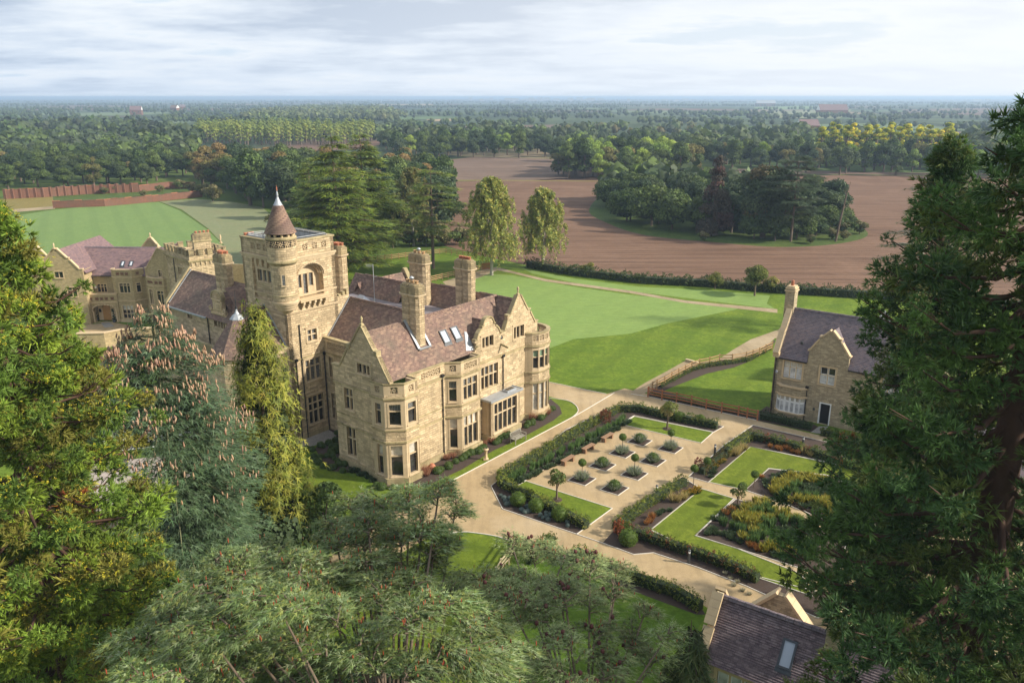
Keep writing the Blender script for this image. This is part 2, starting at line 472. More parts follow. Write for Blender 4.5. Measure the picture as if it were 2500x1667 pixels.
M['timber_red'] = simple('orange_stained_timber', (0.33, 0.13, 0.055), 0.75, 0.3, 4, bump=0.3)
M['timber_pale'] = simple('pale_sleeper', (0.52, 0.42, 0.26), 0.85, 0.3, 4, bump=0.3)
M['bench_wood'] = simple('bench_hardwood', (0.25, 0.145, 0.08), 0.65, 0.35, 5, bump=0.2)
M['teak_grey'] = simple('weathered_teak', (0.26, 0.24, 0.19), 0.8, 0.3, 6)
M['edge'] = simple('pale_stone_edging', (0.62, 0.57, 0.49), 0.85, 0.15, 5)
M['brick_red'] = masonry('red_brick', (0.22, 0.09, 0.052), (0.16, 0.07, 0.045), (0.2, 0.13, 0.09), 0.45, 0.15, 0.014, 0.5, 0.4, (0.12, 0.09, 0.06), 0.5, 0.3)
def glass(name, col, leaded=0.0, cell=0.12, line=(0.4, 0.4, 0.38), curtain=0.0):
    m, nt, bs = new_mat(name); k = NT(nt)
    c = k.mix(k.ramp(k.noise(k.coord('Object'), 1.3, 3, 0.6), [(0.35, 0.0), (0.65, 1.0)]), col, tuple(x * 2.2 + 0.01 for x in col))
    if leaded:
        b = k.n('ShaderNodeTexBrick'); b.offset = 0.0
        nt.links.new(k.n('ShaderNodeTexCoord').outputs['UV'], b.inputs['Vector'])
        b.inputs['Scale'].default_value = 1; b.inputs['Mortar Size'].default_value = 0.012
        b.inputs['Brick Width'].default_value = cell; b.inputs['Row Height'].default_value = cell
        c = k.mix(k.math('MULTIPLY', b.outputs['Fac'], leaded), c, line)
    nt.links.new(c, bs.inputs['Base Color'])
    bs.inputs['Roughness'].default_value = 0.06
    bs.inputs['Specular IOR Level'].default_value = 0.6
    nz = k.noise(k.coord('Object'), 2.0, 2, 0.5)
    nt.links.new(k.bump(nz, 0.05, 0.02), bs.inputs['Normal'])
    return m
M['glass'] = glass('dark_window_glass', (0.016, 0.016, 0.016))
M['glass_lead'] = glass('leaded_window_glass', (0.018, 0.018, 0.018), 0.8)
M['glass_curtain'] = glass('curtained_glass', (0.30, 0.28, 0.24))
M['glass_pale'] = glass('pale_blind_glass', (0.30, 0.30, 0.30))
M['glass_green'] = glass('green_leaded_glass', (0.07, 0.14, 0.07), 0.8)
M['glass_sky'] = simple('roof_window_glass', (0.42, 0.46, 0.52), 0.08, 0.1, 1.0)
M['niche'] = simple('opening_shade', (0.03, 0.025, 0.02), 0.9)  # near-black colour standing in for the shade inside niche and openings
M['bark'] = simple('grey_brown_bark', (0.13, 0.095, 0.065), 0.95, 0.4, 3, bump=0.6)
M['bark_red'] = simple('reddish_bark', (0.075, 0.038, 0.024), 0.95, 0.45, 2, bump=0.8)
M['bark_pale'] = simple('pale_bark', (0.36, 0.33, 0.27), 0.9, 0.4, 2)
M['bark_green'] = simple('green_grey_bark', (0.19, 0.19, 0.10), 0.9, 0.4, 2)
M['yard'] = masonry('pink_paving_slabs', (0.40,0.335,0.29),(0.36,0.31,0.27),(0.25,0.21,0.18),0.6,0.45,0.014,0.15,0.1,(0.4,0.35,0.3),0.15,0.1)
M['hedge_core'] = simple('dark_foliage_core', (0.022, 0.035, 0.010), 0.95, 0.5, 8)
M['tile_low'] = tiles('purple_roof_tiles', (0.135,0.098,0.108),(0.17,0.12,0.125),(0.25,0.19,0.19),0.2,0.097,0.15)
M['soil'] = simple('dark_bark_mulch', (0.055, 0.035, 0.025), 0.95, 0.6, 30, bump=0.8)
# ---------------------------------------------------------------- ground materials
def grass_mat(name, c1, c2, stripe=0.0, sdir=0.0, swid=1.2, fine=40.0, patch=0.25, dew=None, pc=(0.16, 0.17, 0.03)):
    m, nt, bs = new_mat(name); k = NT(nt)
    w = k.world()
    f = k.noise(w, 0.28, 8, 0.72, 0.4); g = k.noise(w, fine / 14, 8, 0.8)
    col = k.mix(k.ramp(f, [(0.35, 0.0), (0.65, 1.0)]), c1, c2)
    col = k.mix(k.ramp(g, [(0.34, 0.75), (0.6, 0.0)]), col, tuple(x * 0.5 for x in c1))
    col = k.mix(k.ramp(k.noise(w, 0.12, 4, 0.6), [(0.5, 0.0), (0.75, patch)]), col, pc)
    md = k.noise(w, 1.1, 7, 0.75)
    col = k.mix(k.ramp(md, [(0.36, 0.55), (0.52, 0.0), (0.66, 0.0)]), col, tuple(x * 0.55 for x in c1))
    col = k.mix(k.ramp(md, [(0.55, 0.0), (0.75, 0.5)]), col, (c2[0] * 1.5, c2[1] * 1.25, c2[2] * 1.6))
    if stripe:
        r = k.world(rot=(0, 0, sdir))
        sp = k.n('ShaderNodeSeparateXYZ'); nt.links.new(r, sp.inputs[0])
        wob = k.math('MULTIPLY', k.noise(w, 0.5, 3, 0.5), 0.35)
        s = k.math('SINE', k.math('ADD', k.math('MULTIPLY', sp.outputs[1], PI / swid), wob))
        col = k.mix(k.ramp(s, [(0.35, 0.0), (0.65, stripe)]), col, tuple(x * 0.62 for x in c1))
    if dew: 
        ln = k.noise(k.world(scale=(0.35, 2.0, 1), rot=(0, 0, 0.5)), 1.2, 5, 0.7)
        col = k.mix(k.ramp(ln, [(0.3, dew[3] * 0.4), (0.7, dew[3])]), col, dew[:3])
    nt.links.new(col, bs.inputs['Base Color'])
    bs.inputs['Roughness'].default_value = 0.9; bs.inputs['Specular IOR Level'].default_value = 0.15
    nt.links.new(k.bump(k.noise(w, fine / 2, 4, 0.7), 0.7, 0.05), bs.inputs['Normal'])
    return m
M['lawn'] = grass_mat('mown_lawn', (0.125, 0.185, 0.018), (0.175, 0.225, 0.022), 0.0)
M['lawn_stripe'] = grass_mat('striped_lawn', (0.135, 0.185, 0.018), (0.185, 0.225, 0.024), 0.42, R(-52), 1.0)
M['lawn_stripe2'] = grass_mat('striped_side_lawn', (0.11, 0.165, 0.014), (0.16, 0.21, 0.02), 0.5, R(25), 0.95)
M['lawn_deep'] = grass_mat('deep_green_lawn', (0.085, 0.16, 0.014), (0.125, 0.20, 0.018), 0.2, R(-40), 1.1)  # deeper green than the other lawns, faint stripes
M['lawn_main'] = grass_mat('park_grass', (0.105, 0.175, 0.016), (0.175, 0.245, 0.024), 0.3, R(-62), 2.4, patch=0.35, pc=(0.22, 0.24, 0.03))
M['dewy'] = grass_mat('dewy_grass', (0.13, 0.21, 0.035), (0.18, 0.25, 0.045), 0.25, R(-62), 2.2, patch=0.2, dew=(0.27, 0.38, 0.12, 0.6))
M['crop'] = grass_mat('winter_crop', (0.125, 0.19, 0.045), (0.175, 0.235, 0.055), 0.35, R(62), 2.6, 20, 0.3, dew=(0.20, 0.31, 0.12, 0.5), pc=(0.20, 0.23, 0.06))
M['rough'] = grass_mat('rough_pasture', (0.13, 0.16, 0.075), (0.20, 0.20, 0.10), 0, 0, 1, 18, 0.5, dew=(0.25, 0.27, 0.14, 0.6), pc=(0.20, 0.12, 0.07))
M['rough_green'] = grass_mat('rough_green_grass', (0.06, 0.10, 0.02), (0.10, 0.14, 0.03), 0, 0, 1, 30, 0.4)
M['dry_grass'] = grass_mat('dry_yellow_grass', (0.26, 0.20, 0.06), (0.20, 0.17, 0.05), 0, 0, 1, 30, 0.3)
def plough_mat(name, c1, c2, ang, per):
    m, nt, bs = new_mat(name); k = NT(nt)
    w = k.world()
    r = k.world(rot=(0, 0, ang)); sp = k.n('ShaderNodeSeparateXYZ'); nt.links.new(r, sp.inputs[0])
    wob = k.math('MULTIPLY', k.noise(w, 0.02, 3, 0.5), 6.0)
    s = k.math('SINE', k.math('ADD', k.math('MULTIPLY', sp.outputs[1], 2 * PI / per), wob))
    s2 = k.noise(k.world(rot=(0, 0, ang), scale=(0.05, 1.0, 1)), 0.55, 6, 0.7)
    col = k.mix(k.ramp(k.noise(w, 0.02, 6, 0.6), [(0.35, 0.0), (0.65, 1.0)]), c1, c2)
    col = k.mix(k.ramp(s2, [(0.38, 0.75), (0.56, 0.0)]), col, tuple(x * 0.5 for x in c1))
    col = k.mix(k.ramp(k.noise(w, 0.045, 7, 0.7, 1.0), [(0.5, 0.0), (0.68, 0.45)]), col, tuple(x * 1.35 for x in c2))
    col = k.mix(k.ramp(k.noise(k.world(rot=(0, 0, ang), scale=(0.01, 0.25, 1)), 1.0, 3, 0.5), [(0.62, 0.0), (0.66, 0.35)]), col, tuple(x * 0.55 for x in c1))
    col = k.mix(k.ramp(s, [(0.6, 0.0), (0.95, 0.25)]), col, tuple(x * 0.55 for x in c1))
    col = k.mix(k.ramp(k.noise(w, 0.9, 6, 0.75), [(0.3, 0.4), (0.6, 0.0)]), col, tuple(x * 0.6 for x in c1))
    nt.links.new(col, bs.inputs['Base Color']); bs.inputs['Roughness'].default_value = 0.95
    bs.inputs['Specular IOR Level'].default_value = 0.1
    nt.links.new(k.bump(k.math('ADD', k.math('MULTIPLY', s, 0.3), k.noise(w, 1.5, 5, 0.7)), 0.8, 0.15), bs.inputs['Normal'])
    return m
M['plough'] = plough_mat('red_ploughed_soil', (0.175, 0.102, 0.066), (0.215, 0.132, 0.088), R(4), 1.9)
M['plough2'] = plough_mat('pale_ploughed_soil', (0.17, 0.118, 0.088), (0.20, 0.14, 0.105), R(-12), 2.2)
M['stubble'] = plough_mat('stubble', (0.36, 0.27, 0.16), (0.40, 0.31, 0.2), R(10), 3)
def gravel_mat(name, c1, c2):
    m, nt, bs = new_mat(name); k = NT(nt)
    w = k.world()
    col = k.mix(k.ramp(k.noise(w, 0.4, 6, 0.6), [(0.3, 0.0), (0.7, 1.0)]), c1, c2)
    sp = k.noise(w, 38.0, 3, 0.8)
    col = k.mix(k.ramp(sp, [(0.35, 0.55), (0.5, 0.0), (0.62, 0.0)]), col, tuple(x * 0.45 for x in c1))
    col = k.mix(k.ramp(k.noise(k.world(scale=(1, 0.12, 1), rot=(0, 0, R(-38))), 1.6, 5, 0.65), [(0.48, 0.0), (0.66, 0.5)]), col, tuple(x * 0.66 for x in c1))
    col = k.mix(k.ramp(k.noise(w, 1.7, 7, 0.75), [(0.36, 0.4), (0.5, 0.0)]), col, tuple(x * 0.6 for x in c1))
    col = k.mix(k.ramp(k.noise(w, 0.16, 5, 0.6), [(0.5, 0.0), (0.7, 0.35)]), col, (0.55, 0.44, 0.30))
    nt.links.new(col, bs.inputs['Base Color']); bs.inputs['Roughness'].default_value = 0.9
    nt.links.new(k.bump(sp, 0.5, 0.01), bs.inputs['Normal'])
    return m
M['gravel'] = gravel_mat('buff_resin_gravel', (0.375, 0.268, 0.138), (0.44, 0.322, 0.175))
M['track'] = gravel_mat('pale_earth_track', (0.29, 0.215, 0.12), (0.35, 0.265, 0.15))
M['paving'] = masonry('grey_paving', (0.36, 0.33, 0.29), (0.30, 0.28, 0.25), (0.18, 0.17, 0.15), 0.3, 0.2, 0.014, 0.4, 0.3, (0.15, 0.14, 0.12), 0.3, 0.3)
# far patchwork country
def country_mat():
    m, nt, bs = new_mat('farmland'); k = NT(nt)
    w = k.world()
    def vor(feature, sc):
        v = k.n('ShaderNodeTexVoronoi', feature=feature); v.inputs['Scale'].default_value = 1
        vv = k.world(scale=(sc, sc * 0.75, 0), rot=(0, 0, 0.35)); nt.links.new(vv, v.inputs['Vector'])
        v.inputs['Randomness'].default_value = 0.75
        return v
    v = vor('F1', 0.0042); e = vor('DISTANCE_TO_EDGE', 0.0042)
    rc = k.n('ShaderNodeSeparateColor'); nt.links.new(v.outputs['Color'], rc.inputs[0])
    far = k.ramp(rc.outputs[0], [(0.0, (0.075, 0.10, 0.04)), (0.30, (0.10, 0.15, 0.06)), (0.46, (0.15, 0.09, 0.065)), (0.62, (0.13, 0.17, 0.08)), (0.74, (0.24, 0.18, 0.115)), (0.84, (0.055, 0.08, 0.035))], 'CONSTANT')
    far = k.mix(k.ramp(k.noise(k.world(scale=(1, 0.4, 1)), 0.006, 5, 0.6), [(0.42, 1.0), (0.52, 0.0)]), far, (0.035, 0.055, 0.022))
    far = k.mix(k.ramp(e.outputs['Distance'], [(0.0, 1.0), (0.035, 1.0), (0.05, 0.0)]), far, (0.03, 0.045, 0.018))
    near = k.mix(k.ramp(k.noise(w, 0.05, 5, 0.6), [(0.35, 0.0), (0.65, 1.0)]), (0.075, 0.12, 0.022), (0.115, 0.155, 0.03))
    near = k.mix(k.ramp(k.noise(w, 3.0, 5, 0.7), [(0.3, 0.5), (0.6, 0.0)]), near, (0.04, 0.06, 0.015))
    ln = k.n('ShaderNodeVectorMath', operation='LENGTH'); nt.links.new(k.world(), ln.inputs[0])
    f = k.ramp(k.math('DIVIDE', ln.outputs['Value'], 1000.0), [(0.30, 0.0), (0.42, 1.0)])
    nt.links.new(k.mix(f, near, far), bs.inputs['Base Color'])
    bs.inputs['Roughness'].default_value = 0.95; bs.inputs['Specular IOR Level'].default_value = 0.1
    return m
M['country'] = country_mat()

# ---------------------------------------------------------------- ground sheets
def sheet(name, pts, mat, z, kind='structure', parent=None):
    me = bpy.data.meshes.new(name)
    vs_, es_ = [Vector((p[0], p[1])) for p in pts], [(i, (i + 1) % len(pts)) for i in range(len(pts))]
    vo, eo, fo, _, _, _ = delaunay_2d_cdt(vs_, es_, [], 1, 1e-5)
    me.from_pydata([(v.x, v.y, z) for v in vo], [], [tuple(f) for f in fo])
    me.update()
    for p in me.polygons:
        if p.normal.z < 0: p.flip()
    me.materials.append(mat)
    uvl = me.uv_layers.new(name='UVMap')
    for l in me.loops: uvl.data[l.index].uv = me.vertices[l.vertex_index].co[:2]
    o = bpy.data.objects.new(name, me); COL.objects.link(o)
    if parent: o.parent = parent
    return tag(o, kind=kind)
def smooth_line(pts, n=6, closed=False):
    """Catmull-Rom through the points"""
    P_ = [Vector(p[:2]) for p in pts]; out = []
    m = len(P_)
    for i in range(m if closed else m - 1):
        p0 = P_[(i - 1) % m] if closed or i > 0 else P_[0]; p1 = P_[i]; p2 = P_[(i + 1) % m]
        p3 = P_[(i + 2) % m] if closed or i + 2 < m else P_[-1]
        for j in range(n):
            t = j / n
            q = 0.5 * ((2 * p1) + (p2 - p0) * t + (2 * p0 - 5 * p1 + 4 * p2 - p3) * t * t + (3 * p1 - p0 - 3 * p2 + p3) * t ** 3)
            out.append((q.x, q.y))
    if not closed: out.append(tuple(P_[-1]))
    return out
Z1 = 0.004
sheet('ground', [(-26000, -3000), (26000, -3000), (26000, 40000), (-26000, 40000)], M['country'], -0.02)
def site(*pts): return [tuple(G(*p)[:2]) for p in pts]
# park grass all round the house
sheet('park_lawn', site((-1500, 1300), (-600, 800), (-60, 640), (420, 640), (700, 640), (820, 640), (1160, 612), (1290, 645), (1400, 668), (1560, 688), (1728, 697), (1900, 712), (2207, 731), (2600, 760), (3200, 900), (4200, 1300), (4600, 1667), (3500, 3600), (1250, 9000), (-1500, 3600)), M['lawn_main'], 0.0)
dew = site((1105, 705), (1180, 668), (1250, 672), (1400, 700), (1540, 720), S5(640, 190), S5(790, 225), S5(560, 272), S5(270, 330), S5(0, 405), (1400, 828), (1342, 850), (1250, 850), (1180, 780))
sheet('dewy_grass', dew, M['dewy'], 2 * Z1)
sheet('dewy_verge', site((1275, 656), (1400, 680), (1560, 700), (1728, 708), (1880, 722), S5(1000, 185), S5(1060, 222), S5(700, 180), S5(300, 130), S5(0, 95), (1400, 690), (1300, 668)), M['dewy'], 2 * Z1)
sheet('green_crop_field', site((18, 530), (120, 514), (250, 500), (386, 493), (440, 515), (505, 560), (545, 600), (560, 645), (420, 660), (200, 700), (20, 700)), M['crop'], 3 * Z1)
sheet('rough_field', site((388, 492), (480, 486), (560, 492), (640, 506), (700, 560), (760, 640), (600, 660), (566, 650), (548, 600), (508, 558), (444, 512)), M['rough'], 3 * Z1)
sheet('field_path', site((1080, 688), (1190, 655), (1215, 652), (1250, 662), (1330, 681), (1540, 710), (1675, 734), (1898, 755), (1898, 764), (1675, 740), (1540, 716), (1330, 687), (1250, 667), (1215, 660), (1195, 668), (1100, 705)), M['track'], 3 * Z1)
sheet('ploughed_field', site((1050, 444), (1300, 440), (1500, 428), (1700, 424), (2050, 428), (2500, 432), (2900, 450), (3200, 700), (2600, 742), (2207, 731), (1728, 697), (1400, 662), (1290, 648), (1180, 625), (1085, 600)), M['plough'], Z1)
sheet('upper_ploughed_field', site((1080, 392), (1160, 383), (1330, 388), (1500, 405), (2100, 420), (2700, 428), (2500, 430), (1700, 423), (1330, 440), (1060, 441)), M['plough2'], Z1)
sheet('copse_verge', smooth_line(site((1438, 512), (1490, 548), (1580, 575), (1750, 592), (1900, 603), (2040, 596), (2118, 575), (2080, 545), (1950, 500), (1700, 470), (1500, 470)), 6, True), M['rough_green'], 3 * Z1)
sheet('field_verge', site((1060, 439.2), (1260, 440), (1460, 441.8), (1460, 443.4), (1260, 442), (1050, 441.5)), M['dry_grass'], 4 * Z1)
sheet('walled_garden_grass', site((0, 480), (150, 462), (350, 450), (470, 446), (520, 470), (350, 490), (120, 505), (-40, 515)), M['rough_green'], 2 * Z1)
sheet('dry_grass_strip', site((-20, 486), (128, 474), (132, 506), (-20, 516)), M['dry_grass'], 3 * Z1)
sheet('farm_track', site((-30, 516), (130, 504), (135, 510), (-30, 524)), M['track'], 4 * Z1)
for i, (pts, mt) in enumerate([(((920, 312), (1165, 308), (1180, 314), (1120, 322), (1000, 326)), 'plough2'), (((960, 324), (1110, 318), (1120, 326), (980, 336)), 'stubble'), (((1280, 306), (1500, 302), (1480, 322), (1300, 326), (1250, 322)), 'plough2'), (((2330, 322), (2600, 320), (2600, 345), (2340, 352)), 'plough2'), (((210, 316), (480, 315), (470, 332), (220, 330)), 'plough2'), (((395, 334), (475, 333), (475, 342), (405, 345)), 'stubble'), (((205, 302), (360, 298), (340, 312), (210, 312)), 'crop'), (((1725, 314), (1870, 312), (1870, 330), (1740, 332)), 'crop'), (((1870, 272), (2080, 268), (2050, 290), (1860, 288)), 'rough'), (((2200, 268), (2480, 262), (2470, 276), (2240, 280)), 'plough2'), (((1840, 262), (2060, 258), (2060, 264), (1850, 268)), 'crop'), (((900, 256), (1050, 254), (1060, 258), (910, 260)), 'stubble'), (((1040, 292), (1110, 290), (1100, 296), (1050, 297)), 'stubble')]):
    sheet('far_field', site(*pts), M[mt], 5 * Z1)

# ---------------------------------------------------------------- drive, garden paths, lawns and beds
drive = site((1091, 1180), (1397, 1019)) + smooth_line(site((1397, 1019), (1411, 1005), (1406, 990), (1385, 978), (1342, 972)), 5)[1:] + site((1330, 930), (1372, 938), (1480, 962), (1525, 948), (1583, 962), (1850, 1027), (1990, 1060), (2300, 1110), (2800, 1230), (3400, 1700), (2300, 1900), (1900, 1640), (1745, 1495), (1700, 1465), (1478, 1393), (1400, 1352), (1262, 1327)) + smooth_line(site((1252, 1324), (1215, 1310), (1160, 1301), (1118, 1299), (1050, 1310), (960, 1360), (850, 1400)), 4) + site((640, 1420), (600, 1360), (720, 1262), (860, 1262), (1000, 1222))
sheet('drive', drive, M['gravel'], 2 * Z1)
trk = gp(S5, (0, 835), (100, 770), (250, 690), (415, 598), (520, 620), (640, 598), (760, 520), (880, 450), (1060, 385), (1200, 340), (1200, 420), (1060, 440), (1010, 490), (940, 530), (850, 575), (660, 610), (510, 650), (300, 745), (130, 830), (60, 862))
sheet('track', trk, M['track'], 2 * Z1 + 0.002)
def edging(pts, w=0.06, closed=False, off=0.0, name='edging_kerb'):
    mb = MB(); strip(mb, pts, off - w / 2, off + w / 2, 0.0, 0.05, closed)
    return mb.build(name, M['edge'], kind='structure')
edging(site((1091, 1180), (1397, 1019)) + smooth_line(site((1397, 1019), (1411, 1005), (1406, 990), (1385, 978), (1342, 972)), 5)[1:])
edging(site((1262, 1327)) + smooth_line(site((1252, 1324), (1215, 1310), (1160, 1301), (1118, 1299), (1050, 1310)), 4))
edging(site((1400, 1018), (1500, 959))); edging(site((1480, 962), (1330, 931)))
edging(gp(S5, (0, 850), (130, 870), (930, 1045)))
edging(gp(S4, (850, 1285), (1085, 1365)), 0.05)
# strip of grass and border beside the house
house_lawn = site((1091, 1180), (1397, 1019), (1411, 1005), (1406, 990), (1385, 978), (1342, 968), (1300, 960), (1050, 1100), (900, 1200), (960, 1240))
sheet('house_side_lawn', house_lawn, M['lawn'], 3 * Z1)
border = gp(lambda x, y: (800 + x * .3827, 640 + y * .3827), (600, 1300), (760, 1230), (1000, 1090), (1260, 985), (1400, 900), (1420, 870), (1480, 920), (1495, 965), (1440, 1010), (1240, 1120), (1060, 1200), (860, 1320), (640, 1425), (480, 1440), (310, 1425), (230, 1350), (0, 1330), (-80, 1190), (0, 1060), (80, 1060), (300, 1350))
sheet('border_soil', border, M['soil'], 4 * Z1)
sheet('house_front_lawn', site((670, 1130), (800, 1145), (860, 1165), (905, 1200), (960, 1235), (860, 1258), (720, 1262), (640, 1300), (560, 1250)), M['lawn_stripe2'], 3 * Z1)
sheet('paved_terrace', site((740, 1062), (800, 1048), (822, 1060), (818, 1075), (735, 1096), (700, 1100)), M['paving'], 5 * Z1)
sheet('left_lawn', site((-200, 1350), (330, 1180), (640, 1180), (640, 1300), (600, 1480), (-200, 1560)), M['lawn'], 1 * Z1)
sheet('lower_lawn', site((1262, 1332), (1252, 1326), (1215, 1312), (1160, 1303), (1118, 1301), (1050, 1312), (960, 1362), (850, 1480), (900, 1700), (1500, 1800), (1240, 1400)), M['lawn_stripe2'], 1 * Z1 + 0.002)
sheet('hedge_side_lawn', site((1262, 1332), (1400, 1358), (1478, 1400), (1700, 1475), (1720, 1510), (1640, 1620), (1500, 1800), (1200, 1800), (1240, 1400)), M['lawn_deep'], 3 * Z1 + 0.001)
# parterre
def bed(pts, name='planting_bed', mat='soil', z=3, closed=True, kerb=True):
    o = sheet(name, pts, M[mat], z * Z1)
    if kerb: edging(pts + ([pts[0]] if False else []), 0.05, closed)
    return o
bed(gp(S4, (70, 845), (175, 1055), (850, 1285), (985, 1190), (300, 845), (1375, 205), (2100, 355), (2190, 305), (1400, 110), (1180, 130), (760, 330)), 'parterre_bed')
bed(gp(S4, (1262, 285), (1375, 212), (2095, 357), (1985, 455)), 'parterre_far_lawn', 'lawn', 4)
bed(gp(S4, (385, 800), (1175, 1050), (985, 1188), (300, 850)), 'parterre_near_lawn', 'lawn', 4)
# right hand garden
bed(gp(S4, (1085, 1365), (1370, 1470), (1550, 1455), (1960, 1590), (2400, 1760), (3050, 2050), (3400, 1900), (2320, 1625), (1525, 1248), (1985, 872), (1870, 800), (1300, 1130)), 'right_bed', closed=False)
bed(gp(S10, (190, 385), (305, 418), (545, 212), (1000, 305), (1700, 440), (1700, 340), (1000, 190), (560, 90), (400, 200)), 'right_far_bed')
bed(gp(S10, (545, 212), (1020, 312), (1700, 460), (1900, 700), (1500, 560), (980, 375), (650, 338), (515, 462), (305, 416)), 'right_far_lawn', 'lawn_stripe', 4)
bed(gp(S4, (1985, 870), (2300, 965), (1932, 1298), (2320, 1418), (2900, 1650), (3000, 1850), (2320, 1620), (1525, 1245)), 'right_near_lawn', 'lawn_stripe', 4)
bed(gp(S10, (515, 462), (650, 340), (980, 378), (1500, 570), (1150, 700), (700, 525)), 'right_inner_bed', 'soil', 4)
bed(gp(S10, (450, 512), (650, 560), (1100, 740), (1050, 980), (640, 850), (230, 722)), 'right_near_inner_bed', 'soil', 5)
sheet('hedge_strip_soil', site((1478, 1393), (1700, 1465), (1722, 1500), (1700, 1500), (1470, 1415), (1400, 1365)), M['soil'], 5 * Z1)
sheet('fence_strip_soil', gp(S5, (130, 830), (300, 740), (520, 640), (660, 600), (850, 590), (960, 520), (1060, 450), (1060, 470), (900, 600), (760, 655), (560, 700), (280, 810), (240, 830), (930, 1015), (925, 1045), (130, 872)), M['soil'], 4 * Z1)
sheet('cottage_bed', gp(S5, (930, 1045), (1330, 1130), (1380, 1090), (1300, 1050), (1000, 940), (940, 980)), M['soil'], 4 * Z1)
bed_c = [(1425, 440), (1705, 505), (1265, 545), (1545, 620), (1085, 660), (1375, 740), (898, 787), (1195, 872)]
BEDS = []
au, av = R(51.4), R(-35.0)
eu, ev = Vector((math.cos(au), math.sin(au))), Vector((math.cos(av), math.sin(av)))
names_bed = ['back left', 'back right']
for i, c in enumerate(bed_c):
    g = G(*S4(*c)); g = Vector((g.x, g.y))
    h = 0.76
    q = [g - eu * h - ev * h, g - eu * h + ev * h, g + eu * h + ev * h, g + eu * h - ev * h]
    q = [tuple(p) for p in q]
    sheet('square_bed', q, M['soil'], 3 * Z1)
    edging(q, 0.05, True)
    BEDS.append((g, i))
# ---------------------------------------------------------------- building helpers
def subtree_pane(win, pl, s0, s1, z0, z1, d, mat, th=0.02):
    mb = MB(); pbox(mb, pl, s0, s1, z0, z1, d - th, d); return mb.build('pane', mat, win)
def window(bld, pl, s0, s1, z0, z1, cols=2, trans=(), fm=None, gm=None, top_gm=None, border=0.16, mull=0.1, depth=0.24, proud=0.03, sill=True, head=True, wall_d=0.0, casement=None, mats=None):
    """stone surround, mullions and transoms; every light is a pane of its own"""
    fm = fm or M['ashlar']; gm = gm or M['glass']
    mb = MB(); D = wall_d
    if border:
        pbox(mb, pl, s0 - border, s0, z0 - 0.02, z1 + border, D - 0.1, D + proud)
        pbox(mb, pl, s1, s1 + border, z0 - 0.02, z1 + border, D - 0.1, D + proud)
        pbox(mb, pl, s0 + 0.001, s1 - 0.001, z1, z1 + border * 0.98, D - 0.1, D + proud - 0.004)
        if head: pbox(mb, pl, s0 - border - 0.06, s1 + border + 0.06, z1 + border, z1 + border + 0.07, D - 0.05, D + proud + 0.07)
    if sill: # sloping sill
        a, b = s0 - border, s1 + border
        v = [pl.P(a, z0 - 0.14, D - 0.2), pl.P(b, z0 - 0.14, D - 0.2), pl.P(b, z0 - 0.14, D + proud + 0.05), pl.P(a, z0 - 0.14, D + proud + 0.05),
             pl.P(a, z0 - 0.002, D - 0.2), pl.P(b, z0 - 0.002, D - 0.2), pl.P(b, z0 - 0.07, D + proud + 0.05), pl.P(a, z0 - 0.07, D + proud + 0.05)]
        mb.add(v, [(0, 1, 2, 3), (7, 6, 5, 4), (3, 2, 6, 7), (2, 1, 5, 6), (1, 0, 4, 5), (0, 3, 7, 4)])
    W = (s1 - s0 - mull * (cols - 1)) / cols
    for i in range(1, cols):
        x = s0 + i * (W + mull) - mull
        pbox(mb, pl, x, x + mull, z0 - 0.03, z1 + 0.01, D - depth - 0.03, D - 0.07)
    for t in trans: pbox(mb, pl, s0 - 0.01, s1 + 0.01, t - mull * 0.45, t + mull * 0.45, D - depth - 0.02, D - 0.085)
    w = mb.build('window', fm, bld)
    zz = [z0] + list(trans) + [z1]
    for i in range(cols):
        x = s0 + i * (W + mull)
        for j in range(len(zz) - 1):
            top = j == len(zz) - 2 and len(zz) > 2
            m = top_gm if (top and top_gm) else gm
            if isinstance(m, (list, tuple)): m = m[(i * 3 + j * 2) % len(m)]
            subtree_pane(w, pl, x - 0.01, x + W + 0.01, zz[j] + (mull * .4 if j else 0), zz[j + 1] - (mull * .4 if j < len(zz) - 2 else 0), D - depth, m)
            if casement:
                cm = MB(); a0, a1, b0, b1 = x, x + W, zz[j] + (mull * .45 if j else 0), zz[j + 1] - (mull * .45 if j < len(zz) - 2 else 0)
                cw = 0.045
                for q in ((a0, a0 + cw, b0, b1), (a1 - cw, a1, b0, b1), (a0 + cw, a1 - cw, b0, b0 + cw), (a0 + cw, a1 - cw, b1 - cw, b1)): pbox(cm, pl, *q, D - depth, D - depth + 0.03)
                cm.build('casement', casement, w)
    return w
def H(s0, s1, z0, z1): return rect(s0, s1, z0, z1)
def lattice(bld, pl, s0, s1, z0, z1, n, d0, d1, mat, name='pierced_panel'):
    """n interlocking square pierced units"""
    w = (s1 - s0) / n
    for i in range(n):
        mb = MB(); a = s0 + i * w; c = a + w / 2; m = (z0 + z1) / 2; hz = (z1 - z0) / 2; hw = w / 2
        def bx(x0, x1, y0, y1): pbox(mb, pl, c + x0 * hw, c + x1 * hw, m + y0 * hz, m + y1 * hz, d0, d1)
        r, t = 0.42, 0.19
        bx(-r, r, r - t, r); bx(-r, r, -r, -r + t); bx(-r, -r + t, -r + t, r - t); bx(r - t, r, -r + t, r - t)
        bx(-0.1, 0.1, r, 1.0); bx(-0.1, 0.1, -1.0, -r); bx(r, 1.0, -0.1, 0.1); bx(-1.0, -r, -0.1, 0.1)
        bx(0.62, 0.8, 0.35, 1.0); bx(-0.8, -0.62, -1.0, -0.35); bx(-1.0, -0.35, 0.62, 0.8); bx(0.35, 1.0, -0.8, -0.62)
        if i: bx(-1.08, -0.92, -1, 1)
        mb.build(name, mat, bld)
